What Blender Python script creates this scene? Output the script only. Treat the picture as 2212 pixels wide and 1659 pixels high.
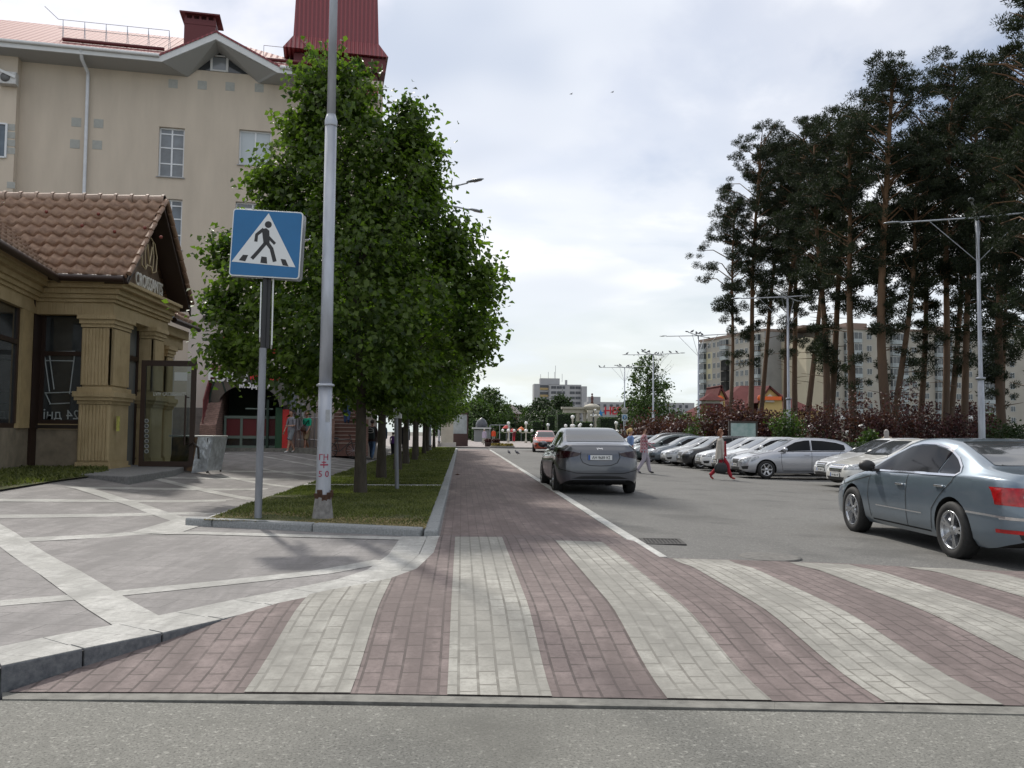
import bpy, bmesh, math, random
from mathutils import Vector, Matrix, noise
from mathutils.bvhtree import BVHTree
from mathutils.geometry import delaunay_2d_cdt
R = math.radians
PI = math.pi
sc = bpy.context.scene
for o in list(bpy.data.objects): bpy.data.objects.remove(o)

# ------------------------------------------------ camera
FPX, CX, CY = 1850.0, 1106.0, 829.5
CAM = Vector((0, 0, 1.42))
_yaw, _pit, _rol = R(3.34), R(3.23), R(0.5)
FW = Vector((math.sin(_yaw)*math.cos(_pit), math.cos(_yaw)*math.cos(_pit), math.sin(_pit)))
_r0 = Vector((math.cos(_yaw), -math.sin(_yaw), 0)); _u0 = _r0.cross(FW)
UP = _u0*math.cos(_rol) - _r0*math.sin(_rol)
RT = _r0*math.cos(_rol) + _u0*math.sin(_rol)
cd = bpy.data.cameras.new('camera'); cam = bpy.data.objects.new('camera', cd); sc.collection.objects.link(cam)
m3 = Matrix((RT, UP, -FW)).transposed()
cam.matrix_world = Matrix.Translation(CAM) @ m3.to_4x4()
cd.sensor_width = 36; cd.lens = 36*FPX/2212; cd.clip_end = 3000; cd.clip_start = .1
sc.camera = cam

# ------------------------------------------------ sky, sun, exposure
SUN_EL, SUN_AZ = R(47), math.atan2(-1.3, 3.4)      # azimuth measured from +Y towards +X
w = bpy.data.worlds.new("World"); sc.world = w; w.use_nodes = True
nt = w.node_tree; nt.nodes.clear()
def wn(t, **k):
    n = nt.nodes.new(t)
    for a, b in k.items(): setattr(n, a, b)
    return n
sky = wn('ShaderNodeTexSky', sky_type='NISHITA', sun_disc=False, sun_elevation=SUN_EL, sun_rotation=SUN_AZ, dust_density=2.5, air_density=1.0)
skm = wn('ShaderNodeVectorMath', operation='SCALE'); skm.inputs['Scale'].default_value = .10
nt.links.new(sky.outputs[0], skm.inputs[0])
tc = wn('ShaderNodeTexCoord'); sep = wn('ShaderNodeSeparateXYZ'); nt.links.new(tc.outputs['Generated'], sep.inputs[0])
def wm(op, a, b=None, c=None):
    n = wn('ShaderNodeMath', operation=op)
    for i, v in enumerate((a, b, c)):
        if v is None: continue
        if isinstance(v, (int, float)): n.inputs[i].default_value = v
        else: nt.links.new(v, n.inputs[i])
    return n.outputs[0]
zz = wm('ADD', wm('MAXIMUM', sep.outputs[2], 0.0), .16)
cx_ = wm('DIVIDE', sep.outputs[0], zz); cy_ = wm('DIVIDE', sep.outputs[1], zz)
cmb = wn('ShaderNodeCombineXYZ'); nt.links.new(cx_, cmb.inputs[0]); nt.links.new(cy_, cmb.inputs[1])
n1 = wn('ShaderNodeTexNoise'); n1.inputs['Scale'].default_value = .95; n1.inputs['Detail'].default_value = 7; n1.inputs['Roughness'].default_value = .52; n1.inputs['Distortion'].default_value = .25
nt.links.new(cmb.outputs[0], n1.inputs['Vector'])
n2 = wn('ShaderNodeTexNoise'); n2.inputs['Scale'].default_value = .55; n2.inputs['Detail'].default_value = 4
mp = wn('ShaderNodeMapping'); mp.inputs['Location'].default_value = (3.1, 7.4, 0); nt.links.new(cmb.outputs[0], mp.inputs[0]); nt.links.new(mp.outputs[0], n2.inputs['Vector'])
def wramp(src, stops):
    r = wn('ShaderNodeValToRGB'); e = r.color_ramp.elements
    while len(e) > 1: e.remove(e[-1])
    for i, (p, c) in enumerate(stops):
        x = e[0] if i == 0 else e.new(p)
        x.position = p; x.color = (c, c, c, 1) if isinstance(c, (int, float)) else (*c, 1)
    r.color_ramp.interpolation = 'EASE'
    nt.links.new(src, r.inputs[0]); return r.outputs[0]
mask = wramp(n1.outputs[0], [(.34, .05), (.45, .5), (.54, 1)])
ccol = wramp(n2.outputs[0], [(.36, (.56, .62, .74)), (.47, (.74, .78, .86)), (.57, (1.0, 1.0, 1.02))])
hz = wramp(sep.outputs[2], [(0.0, (.74, .82, .81)), (.22, (.80, .85, .86)), (.5, (1, 1, 1))])
hm = wramp(sep.outputs[2], [(0.0, .8), (.10, .5), (.22, .12), (.34, 0)])
def wmix(f, a, b):
    n = wn('ShaderNodeMix', data_type='RGBA'); nt.links.new(f, n.inputs[0]); nt.links.new(a, n.inputs[6]); nt.links.new(b, n.inputs[7]); return n.outputs[2]
c1 = wmix(mask, skm.outputs[0], ccol)
c2 = wmix(hm, c1, hz)
bg = wn('ShaderNodeBackground'); bg.inputs[1].default_value = 1.0; nt.links.new(c2, bg.inputs[0])
wo = wn('ShaderNodeOutputWorld'); nt.links.new(bg.outputs[0], wo.inputs[0])
sl = bpy.data.lights.new('sun', 'SUN'); sl.energy = 2.8; sl.angle = R(2.2); sl.color = (1, .955, .88)
so = bpy.data.objects.new('sun', sl); sc.collection.objects.link(so)
sdir = Vector((math.sin(SUN_AZ)*math.cos(SUN_EL), math.cos(SUN_AZ)*math.cos(SUN_EL), math.sin(SUN_EL)))
so.rotation_euler = sdir.to_track_quat('Z', 'Y').to_euler(); so.location = sdir*80
vs = sc.view_settings; vs.view_transform = 'Standard'; vs.look = 'None'; vs.exposure = 0.20; vs.gamma = 1; vs.use_curve_mapping = False
sc.cycles.max_bounces = 6; sc.cycles.transparent_max_bounces = 8
try: sc.cycles.use_denoising = True
except Exception: pass

# ------------------------------------------------ helpers
def ray(px, py): return (FW*FPX + RT*(px-CX) - UP*(py-CY)).normalized()
def G(px, py, z=0.0):
    d = ray(px, py); t = (z-CAM.z)/d.z; return CAM + d*t
def GF(px, py, f):
    z = .1
    for _ in range(25):
        p = G(px, py, z); z = .5*z + .5*f(p.x, p.y)
    p = G(px, py, z); return p
def at(px, py, Y):
    d = ray(px, py); return CAM + d*((Y-CAM.y)/d.y)
def sm(t): t = max(0, min(1, t)); return t*t*(3-2*t)
def lerp(a, b, t): return a+(b-a)*t

def tag(o, label=None, cat=None, group=None, kind=None):
    if label: o['label'] = label
    if cat: o['category'] = cat
    if group: o['group'] = group
    if kind: o['kind'] = kind
    return o
def empty(name, loc, rz=0, label=None, cat=None, group=None):
    o = bpy.data.objects.new(name, None); sc.collection.objects.link(o); o.location = loc; o.rotation_euler = (0, 0, rz)
    o.empty_display_size = .2
    return tag(o, label, cat, group)
KIDS = {}
def setp(o, p):
    o.parent = p; KIDS.setdefault(p.name, []).append(o)
def copy_tree(o, parent=None):
    c = o.copy(); sc.collection.objects.link(c)
    if parent is not None: setp(c, parent)
    for ch in KIDS.get(o.name, []): copy_tree(ch, c)
    return c

class MB:
    def __init__(s): s.v = []; s.f = []; s.m = []; s.sm = []
    def add(s, vs, fs, m=0, smooth=False):
        b = len(s.v); s.v += [tuple(v) for v in vs]
        for f in fs: s.f.append(tuple(b+i for i in f)); s.m.append(m); s.sm.append(smooth)
        return b
    def box(s, c, d, rz=0, m=0, taper=1.0, rx=0, ry=0):
        hx, hy, hz = d[0]/2, d[1]/2, d[2]/2
        vs = []
        M = Matrix.Rotation(rz, 3, 'Z') @ Matrix.Rotation(ry, 3, 'Y') @ Matrix.Rotation(rx, 3, 'X')
        for z, t in ((-hz, 1), (hz, taper)):
            for x, y in ((-hx, -hy), (hx, -hy), (hx, hy), (-hx, hy)):
                vs.append(Vector(c)+M @ Vector((x*t, y*t, z)))
        s.add(vs, [(3, 2, 1, 0), (4, 5, 6, 7), (0, 1, 5, 4), (1, 2, 6, 5), (2, 3, 7, 6), (3, 0, 4, 7)], m)
    def bb(s, x0, x1, y0, y1, z0, z1, m=0): s.box(((x0+x1)/2, (y0+y1)/2, (z0+z1)/2), (abs(x1-x0), abs(y1-y0), abs(z1-z0)), 0, m)
    def tube(s, pts, rad, n=10, m=0, cap=True, smooth=True):
        pts = [Vector(p) for p in pts]
        if not isinstance(rad, (list, tuple)): rad = [rad]*len(pts)
        vs = []; fs = []; ref = None
        for i, p in enumerate(pts):
            if i == 0: t = pts[1]-pts[0]
            elif i == len(pts)-1: t = pts[-1]-pts[-2]
            else: t = (pts[i+1]-pts[i]).normalized()+(pts[i]-pts[i-1]).normalized()
            if t.length < 1e-6: t = Vector((0, 0, 1))
            t.normalize()
            if ref is None:
                ref = Vector((1, 0, 0)) if abs(t.x) < .8 else Vector((0, 1, 0))
            a = (ref - t*ref.dot(t)).normalized(); b = t.cross(a); ref = a
            for k in range(n):
                an = 2*PI*k/n; vs.append(p + (a*math.cos(an)+b*math.sin(an))*rad[i])
        for i in range(len(pts)-1):
            for k in range(n):
                k2 = (k+1) % n; fs.append((i*n+k, i*n+k2, (i+1)*n+k2, (i+1)*n+k))
        s.add(vs, fs, m, smooth)
        if cap:
            s.add(vs[:n], [tuple(range(n-1, -1, -1))], m); s.add(vs[-n:], [tuple(range(n))], m)
    def lathe(s, c, prof, n=16, m=0, axis=None, smooth=True, cap=True):
        vs = []; fs = []
        A = Matrix.Identity(3) if axis is None else Vector(axis).to_track_quat('Z', 'Y').to_matrix()
        for r, z in prof:
            for k in range(n):
                a = 2*PI*k/n; vs.append(Vector(c)+A @ Vector((r*math.cos(a), r*math.sin(a), z)))
        for i in range(len(prof)-1):
            for k in range(n):
                k2 = (k+1) % n; fs.append((i*n+k, i*n+k2, (i+1)*n+k2, (i+1)*n+k))
        if cap and prof[0][0] > 1e-4: fs.append(tuple(range(n-1, -1, -1)))
        if cap and prof[-1][0] > 1e-4: fs.append(tuple((len(prof)-1)*n+k for k in range(n)))
        s.add(vs, fs, m, smooth)
    def ball(s, c, r, n=12, m=0, sc_=(1, 1, 1)):
        h = n//2; vs = []; fs = []
        for i in range(h+1):
            th = PI*i/h
            for k in range(n):
                a = 2*PI*k/n; vs.append((c[0]+r*sc_[0]*math.sin(th)*math.cos(a), c[1]+r*sc_[1]*math.sin(th)*math.sin(a), c[2]-r*sc_[2]*math.cos(th)))
        for i in range(h):
            for k in range(n):
                k2 = (k+1) % n; fs.append((i*n+k, i*n+k2, (i+1)*n+k2, (i+1)*n+k))
        s.add(vs, fs, m, True)
    def prism(s, poly, z0, z1, m=0):
        n = len(poly)
        z0f = z0 if callable(z0) else (lambda x, y: z0); z1f = z1 if callable(z1) else (lambda x, y: z1)
        vs = [(x, y, z0f(x, y)) for x, y in poly]+[(x, y, z1f(x, y)) for x, y in poly]
        fs = [tuple(range(n-1, -1, -1)), tuple(range(n, 2*n))]+[(i, (i+1) % n, n+(i+1) % n, n+i) for i in range(n)]
        s.add(vs, fs, m)
    def slab(s, poly3, th, m=0):
        """planar 3-D polygon with thickness along its normal"""
        P = [Vector(p) for p in poly3]; nrm = Vector((0, 0, 0))
        for i in range(len(P)): nrm += P[i].cross(P[(i+1) % len(P)])
        nrm.normalize(); n = len(P)
        s.add(P+[p-nrm*th for p in P], [tuple(range(n)), tuple(range(2*n-1, n-1, -1))]+[(i, n+i, n+(i+1) % n, (i+1) % n) for i in range(n)], m)
    def build(s, name, mats, parent=None, label=None, cat=None, group=None, kind=None, fix=False, loc=None, bevel=0):
        me = bpy.data.meshes.new(name); me.from_pydata(s.v, [], s.f)
        if not isinstance(mats, (list, tuple)): mats = [mats]
        for mm in mats: me.materials.append(mm)
        me.polygons.foreach_set('material_index', s.m); me.polygons.foreach_set('use_smooth', s.sm)
        me.update()
        if fix:
            b = bmesh.new(); b.from_mesh(me); bmesh.ops.remove_doubles(b, verts=b.verts, dist=1e-4); bmesh.ops.recalc_face_normals(b, faces=b.faces); b.to_mesh(me); b.free()
        o = bpy.data.objects.new(name, me); sc.collection.objects.link(o)
        if parent is not None: setp(o, parent)
        if loc is not None: o.location = loc
        if bevel:
            bv = o.modifiers.new('bevel', 'BEVEL'); bv.width = bevel; bv.segments = 2; bv.limit_method = 'ANGLE'; bv.angle_limit = R(40)
        return tag(o, label, cat, group, kind)

MATS = {}
def mat(name, col, rough=.6, metal=0.0, var=0.0, vscale=5.0, bump=0.0, bscale=60.0, spec=.5, col2=None, detail=4, coat=0.0, emit=None, estr=0.0, alpha=None, trans=0, stretch=None, coord='Object', subs=None, rvar=0.0):
    if name in MATS: return MATS[name]
    m = bpy.data.materials.new(name); m.use_nodes = True; t = m.node_tree; b = t.nodes['Principled BSDF']
    b.inputs['Base Color'].default_value = (*col, 1); b.inputs['Roughness'].default_value = rough; b.inputs['Metallic'].default_value = metal
    b.inputs['Specular IOR Level'].default_value = spec
    if coat: b.inputs['Coat Weight'].default_value = coat; b.inputs['Coat Roughness'].default_value = .04
    if emit: b.inputs['Emission Color'].default_value = (*emit, 1); b.inputs['Emission Strength'].default_value = estr
    if trans: b.inputs['Transmission Weight'].default_value = trans
    if alpha is not None: b.inputs['Alpha'].default_value = alpha
    if var or bump or col2 or rvar:
        tcn = t.nodes.new('ShaderNodeTexCoord'); vec = tcn.outputs[coord]
        if stretch:
            mpn = t.nodes.new('ShaderNodeMapping'); mpn.inputs['Scale'].default_value = stretch; t.links.new(vec, mpn.inputs[0]); vec = mpn.outputs[0]
        if var or col2:
            n = t.nodes.new('ShaderNodeTexNoise'); n.inputs['Scale'].default_value = vscale; n.inputs['Detail'].default_value = detail; n.inputs['Roughness'].default_value = .6
            t.links.new(vec, n.inputs['Vector'])
            r = t.nodes.new('ShaderNodeValToRGB'); e = r.color_ramp.elements; e[0].position = .32; e[1].position = .68
            c2 = col2 if col2 else tuple(min(1, c*(1+var)) for c in col)
            c1_ = col if col2 else tuple(c*(1-var) for c in col)
            e[0].color = (*c1_, 1); e[1].color = (*c2, 1)
            t.links.new(n.outputs[0], r.inputs[0]); t.links.new(r.outputs[0], b.inputs['Base Color'])
            if rvar:
                mr = t.nodes.new('ShaderNodeMapRange'); mr.inputs[3].default_value = rough-rvar; mr.inputs[4].default_value = rough+rvar
                t.links.new(n.outputs[0], mr.inputs[0]); t.links.new(mr.outputs[0], b.inputs['Roughness'])
        if bump:
            n = t.nodes.new('ShaderNodeTexNoise'); n.inputs['Scale'].default_value = bscale; n.inputs['Detail'].default_value = 3
            t.links.new(vec, n.inputs['Vector'])
            bp = t.nodes.new('ShaderNodeBump'); bp.inputs['Strength'].default_value = bump; bp.inputs['Distance'].default_value = .02
            t.links.new(n.outputs[0], bp.inputs['Height']); t.links.new(bp.outputs[0], b.inputs['Normal'])
    MATS[name] = m
    return m
class NG:
    """small node-graph helper for the bigger materials"""
    def __init__(s, name, rough=.8):
        s.m = bpy.data.materials.new(name); s.m.use_nodes = True; s.t = s.m.node_tree; s.b = s.t.nodes['Principled BSDF']; s.b.inputs['Roughness'].default_value = rough; s.b.inputs['Specular IOR Level'].default_value = .3
        MATS[name] = s.m
        s.pos = s.n('ShaderNodeNewGeometry').outputs['Position']
    def n(s, t, **k):
        x = s.t.nodes.new(t)
        for a, b in k.items(): setattr(x, a, b)
        return x
    def L(s, a, b): s.t.links.new(a, b)
    def noise(s, scale, detail=4, rough=.6, vec=None, dist=0):
        x = s.n('ShaderNodeTexNoise'); x.inputs['Scale'].default_value = scale; x.inputs['Detail'].default_value = detail; x.inputs['Roughness'].default_value = rough; x.inputs['Distortion'].default_value = dist
        s.L(vec or s.pos, x.inputs['Vector']); return x.outputs[0]
    def ramp(s, src, stops, interp='LINEAR'):
        r = s.n('ShaderNodeValToRGB'); e = r.color_ramp.elements
        while len(e) > 1: e.remove(e[-1])
        for i, (p, c) in enumerate(stops):
            x = e[0] if i == 0 else e.new(p)
            x.position = p; x.color = (c, c, c, 1) if isinstance(c, (int, float)) else (*c, 1)
        r.color_ramp.interpolation = interp; s.L(src, r.inputs[0]); return r.outputs[0]
    def mix(s, f, a, b, mode='MIX'):
        n = s.n('ShaderNodeMix', data_type='RGBA', blend_type=mode)
        for i, v in ((0, f), (6, a), (7, b)):
            if isinstance(v, (int, float)): n.inputs[i].default_value = v
            elif isinstance(v, tuple): n.inputs[i].default_value = (*v, 1)
            else: s.L(v, n.inputs[i])
        return n.outputs[2]
    def math(s, op, a, b=None, c=None):
        n = s.n('ShaderNodeMath', operation=op)
        for i, v in enumerate((a, b, c)):
            if v is None: continue
            if isinstance(v, (int, float)): n.inputs[i].default_value = v
            else: s.L(v, n.inputs[i])
        return n.outputs[0]
    def map(s, scale=(1, 1, 1), loc=(0, 0, 0), rot=(0, 0, 0), vec=None):
        n = s.n('ShaderNodeMapping'); n.inputs['Scale'].default_value = scale; n.inputs['Location'].default_value = loc; n.inputs['Rotation'].default_value = rot
        s.L(vec or s.pos, n.inputs[0]); return n.outputs[0]
    def brick(s, vec, c1, c2, mo, bw, rh, ms, off=.5, sm_=.1):
        n = s.n('ShaderNodeTexBrick'); n.offset = off; s.L(vec, n.inputs['Vector'])
        for k, v in (('Color1', c1), ('Color2', c2), ('Mortar', mo)): n.inputs[k].default_value = (*v, 1)
        n.inputs['Scale'].default_value = 1; n.inputs['Brick Width'].default_value = bw; n.inputs['Row Height'].default_value = rh; n.inputs['Mortar Size'].default_value = ms; n.inputs['Mortar Smooth'].default_value = sm_
        n.inputs['Bias'].default_value = 0
        return n.outputs[0], n.outputs[1]
    def col(s, c): s.L(c, s.b.inputs['Base Color'])
    def bump(s, h, strength=.4, dist=.01):
        bp = s.n('ShaderNodeBump'); bp.inputs['Strength'].default_value = strength; bp.inputs['Distance'].default_value = dist; s.L(h, bp.inputs['Height']); s.L(bp.outputs[0], s.b.inputs['Normal'])

def text_mesh(body, size, ext=.004, bold=0.0, align='CENTER', sx=1.0):
    cu = bpy.data.curves.new('t', 'FONT'); cu.body = body; cu.size = size; cu.extrude = ext; cu.align_x = align; cu.offset = bold; cu.resolution_u = 3
    o = bpy.data.objects.new('t', cu); sc.collection.objects.link(o)
    dg = bpy.context.evaluated_depsgraph_get(); dg.update()
    me = bpy.data.meshes.new_from_object(o.evaluated_get(dg)); bpy.data.objects.remove(o); bpy.data.curves.remove(cu)
    if sx != 1:
        for v in me.vertices: v.co.x *= sx
    return me
def text_obj(name, body, size, m, parent, loc, rot, ext=.004, bold=0.0, align='CENTER', sx=1.0, label=None):
    me = text_mesh(body, size, ext, bold, align, sx); me.name = name; me.materials.clear(); me.materials.append(m)
    o = bpy.data.objects.new(name, me); sc.collection.objects.link(o); setp(o, parent); o.location = loc; o.rotation_euler = rot
    if label: o['label'] = label
    return o
# ------------------------------------------------ heights of the place
def zr(x, y): return .07-.025*(max(1.0, min(12, x))-3)                      # carriageway crossfall
def zp(x, y): return .13+.38*sm((-x-3.4)/4.8)                              # pavement rises to the left
YN, YF = G(700, 1505, .0).y, 10.15
def zc(x, y):                                                              # raised crossing
    top = max(.12-.008*max(0, x), zr(x, y)+.045)
    a = sm((y-YN)/1.75)
    far = 10.9 if x < 2.1 else 8.95
    b = sm((far-y)/(.8 if x > 2.1 else .6))
    z = lerp(.012, top, a)
    return lerp(zr(x, y)+.004, z, b)
def zb(x, y): return zr(x, y)+.006
def sheet(name, x0, x1, y0, y1, nx, ny, zf, m, off=0, kind='structure', xs=None, ys=None, keep=None):
    mb = MB(); X = xs or [lerp(x0, x1, i/nx) for i in range(nx+1)]; Y = ys or [lerp(y0, y1, j/ny) for j in range(ny+1)]
    vs = [(x, y, zf(x, y)+off) for y in Y for x in X]; n = len(X); fs = []
    for j in range(len(Y)-1):
        for i in range(n-1):
            if keep and not keep((X[i]+X[i+1])/2, (Y[j]+Y[j+1])/2): continue
            fs.append((j*n+i, j*n+i+1, (j+1)*n+i+1, (j+1)*n+i))
    mb.add(vs, fs, 0, True)
    return mb.build(name, m, kind=kind)
def drape(name, poly, zf, m, off=.004, step=.5, kind='structure', parent=None):
    """flat polygon laid on a height field"""
    xs = [p[0] for p in poly]; ys = [p[1] for p in poly]
    pts = []; n = len(poly)
    for i in range(n):
        a, b = Vector(poly[i]), Vector(poly[(i+1) % n]); k = max(1, int((b-a).length/step))
        for j in range(k): pts.append(a.lerp(b, j/k))
    bd = [(i, (i+1) % len(pts)) for i in range(len(pts))]
    y = min(ys)+step*.5
    def inside(q):
        c = False; j = n-1
        for i in range(n):
            if (poly[i][1] > q[1]) != (poly[j][1] > q[1]) and q[0] < (poly[j][0]-poly[i][0])*(q[1]-poly[i][1])/(poly[j][1]-poly[i][1])+poly[i][0]: c = not c
            j = i
        return c
    while y < max(ys):
        x = min(xs)+step*.5
        while x < max(xs):
            if inside((x, y)): pts.append(Vector((x, y)))
            x += step
        y += step
    r = delaunay_2d_cdt([Vector(p) for p in pts], bd, [], 1, 1e-4)
    mb = MB(); mb.add([(v.x, v.y, zf(v.x, v.y)+off) for v in r[0]], [tuple(f) for f in r[2]], 0, True)
    o = mb.build(name, m, kind=kind, parent=parent); b = bmesh.new(); b.from_mesh(o.data)
    for f in b.faces:
        if f.normal.z < 0: f.normal_flip()
    b.to_mesh(o.data); b.free(); return o
def band_poly(pts, w):
    P = [Vector(p) for p in pts]; L = []; Rr = []
    ws = w if isinstance(w, (list, tuple)) else [w]*len(P)
    for i, p in enumerate(P):
        t = (P[min(i+1, len(P)-1)]-P[max(i-1, 0)]).normalized(); nn = Vector((-t.y, t.x))
        L.append(p+nn*ws[i]/2); Rr.append(p-nn*ws[i]/2)
    return [tuple(p) for p in L+Rr[::-1]]

# ------------------------------------------------ ground materials
def m_asphalt(name, c1, c2, grain=260, patch=.5, spk=.5):
    g = NG(name, .85)
    a = g.noise(patch, 5, .6); base = g.ramp(a, [(.3, c1), (.7, c2)])
    s = g.noise(grain, 2, .7); base = g.mix(g.ramp(s, [(.38, spk), (.5, 0), (1, 0)]), base, tuple(x*.45 for x in c1))
    s2 = g.noise(grain*.55, 2, .7, vec=g.map(loc=(5, 3, 1))); base = g.mix(g.ramp(s2, [(.58, 0), (.68, .55)]), base, tuple(min(1, x*1.9) for x in c2))
    v = g.n('ShaderNodeTexVoronoi'); v.feature = 'DISTANCE_TO_EDGE'; v.inputs['Scale'].default_value = .33; g.L(g.map(vec=g.pos), v.inputs['Vector'])
    d = g.noise(1.7, 3); st = g.ramp(g.noise(.9, 2, .5, vec=g.map(scale=(1, .35, 1), loc=(9, 2, 0))), [(.5, 0), (.75, .35)])
    base = g.mix(st, base, tuple(x*.55 for x in c1))
    lt = g.n('ShaderNodeTexVoronoi'); lt.inputs['Scale'].default_value = 7; g.L(g.pos, lt.inputs['Vector'])
    base = g.mix(g.ramp(lt.outputs['Distance'], [(.0, .9), (.035, .9), (.05, 0)]), base, g.mix(g.ramp(g.noise(2.3, 1), [(.56, 0), (.6, 1)], 'CONSTANT'), base, (.5, .49, .46)))
    cr = g.n('ShaderNodeTexVoronoi'); cr.feature = 'DISTANCE_TO_EDGE'; cr.inputs['Scale'].default_value = .55; wv_ = g.n('ShaderNodeVectorMath', operation='ADD'); sc3 = g.n('ShaderNodeVectorMath', operation='SCALE'); sc3.inputs['Scale'].default_value = .5
    nz = g.n('ShaderNodeTexNoise'); nz.inputs['Scale'].default_value = 2.2; nz.inputs['Detail'].default_value = 5; g.L(g.pos, nz.inputs['Vector']); g.L(nz.outputs[1], sc3.inputs[0]); g.L(g.pos, wv_.inputs[0]); g.L(sc3.outputs[0], wv_.inputs[1]); g.L(wv_.outputs[0], cr.inputs['Vector'])
    gate = g.ramp(g.noise(.25, 2, .5, vec=g.map(loc=(20, 3, 0))), [(.60, 0), (.66, 1)]); lin = g.ramp(cr.outputs['Distance'], [(0, .8), (.006, .5), (.012, 0)]); base = g.mix(g.math('MULTIPLY', lin, gate), base, tuple(x*.35 for x in c1))
    dark_blotch = g.ramp(g.noise(.75, 3, .55, vec=g.map(loc=(2, 8, 4))), [(.55, 0), (.68, .5)]); base = g.mix(dark_blotch, base, tuple(x*.55 for x in c1)); mid = g.noise(11, 5, .7); base = g.mix(g.ramp(mid, [(.35, .35), (.6, 0)]), base, tuple(x*.6 for x in c1))  # dark blotches: stains plus tree and lamp shadow painted into the colour
    g.col(base); g.bump(s, .55, .006)
    return g.m
ASPH_N = m_asphalt('near_asphalt', (.17, .168, .15), (.22, .217, .195), 75, .7, .8)
ASPH = m_asphalt('road_asphalt', (.135, .133, .127), (.18, .177, .166), 60, .22, .5)
def m_paver(name, c1, c2, mo, bw=.22, rh=.11, ms=.005, rot=PI/2, off=.5, dirt=.3, bumps=.6, light=None):
    g = NG(name, .82); v = g.map(rot=(0, 0, rot))
    c, f = g.brick(v, c1, c2, mo, bw, rh, ms, off)
    a = g.noise(1.3, 4); c = g.mix(g.ramp(a, [(.35, dirt), (.62, 0)]), c, tuple(x*.62 for x in c1))
    b = g.noise(34, 4, .7); c = g.mix(g.ramp(b, [(.36, .5), (.55, 0)]), c, tuple(x*.6 for x in c1))
    l = g.noise(6, 3, .6, vec=g.map(loc=(4, 1, 2))); c = g.mix(g.ramp(l, [(.5, 0), (.72, .38)]), c, light or tuple(min(1, x*1.5) for x in c2))
    fine = g.noise(260, 2, .7); c = g.mix(g.ramp(fine, [(.3, .5), (.5, 0)]), c, tuple(x*.5 for x in c1))
    tr_ = g.noise(2.1, 4, .6, vec=g.map(scale=(1.6, .28, 1), loc=(3, 0, 0))); c = g.mix(g.ramp(tr_, [(.42, .55 if dirt > .2 else .2), (.56, 0)]), c, tuple(x*.58 for x in c1))
    sp_s = g.n('ShaderNodeTexVoronoi'); sp_s.inputs['Scale'].default_value = 2.6; g.L(g.pos, sp_s.inputs['Vector']); c = g.mix(g.ramp(sp_s.outputs['Distance'], [(.0, .55), (.045, .4), (.07, 0)]), c, tuple(x*.45 for x in c1))
    g.col(c); h = g.math('SUBTRACT', g.math('MULTIPLY', fine, .18), f); g.bump(h, bumps, .006)
    return g.m
BRICK_RED = m_paver('red_paver', (.185, .148, .14), (.225, .182, .172), (.085, .07, .065), ms=.008)
BRICK_PATH = m_paver('path_paver', (.205, .16, .148), (.24, .19, .176), (.14, .115, .105), dirt=.45)
BRICK_WHITE = m_paver('white_paver', (.345, .335, .30), (.415, .405, .365), (.15, .14, .12), ms=.008, dirt=.75, light=(.54, .53, .48))
PAVE = m_paver('pavement_slab', (.25, .238, .232), (.285, .27, .262), (.135, .13, .125), bw=.9, rh=.3, ms=.006, rot=R(9), dirt=.45, bumps=.25, light=(.34, .325, .315))
PLAZA = m_paver('plaza_slab', (.30, .27, .255), (.36, .32, .30), (.25, .22, .21), bw=1.2, rh=.6, ms=.01, rot=0, dirt=.3, bumps=.1)
BAND = m_paver('white_granite', (.41, .405, .38), (.47, .465, .44), (.24, .235, .22), bw=.6, rh=.3, ms=.004, rot=R(20), dirt=.35, bumps=.2)
GRANITE = mat('grey_granite', (.25, .26, .26), .75, var=.22, vscale=45, bump=.15, bscale=180, coord='Object')
GRAN_L = mat('light_granite', (.40, .40, .385), .75, var=.15, vscale=30, bump=.15, bscale=180)
CONCR = mat('kerb_concrete', (.172, .168, .15), .85, var=.3, vscale=9, bump=.3, bscale=120)
g = NG('lawn_soil', .95); a = g.noise(3.2, 5); b_ = g.noise(40, 3)
c = g.mix(g.ramp(a, [(.4, 0), (.62, 1)]), (.055, .075, .02), (.16, .14, .065)); c = g.mix(g.ramp(b_, [(.4, 1), (.6, 0)]), c, (.03, .04, .012)); g.col(c); g.bump(b_, .8, .02)
SOIL = g.m
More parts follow.
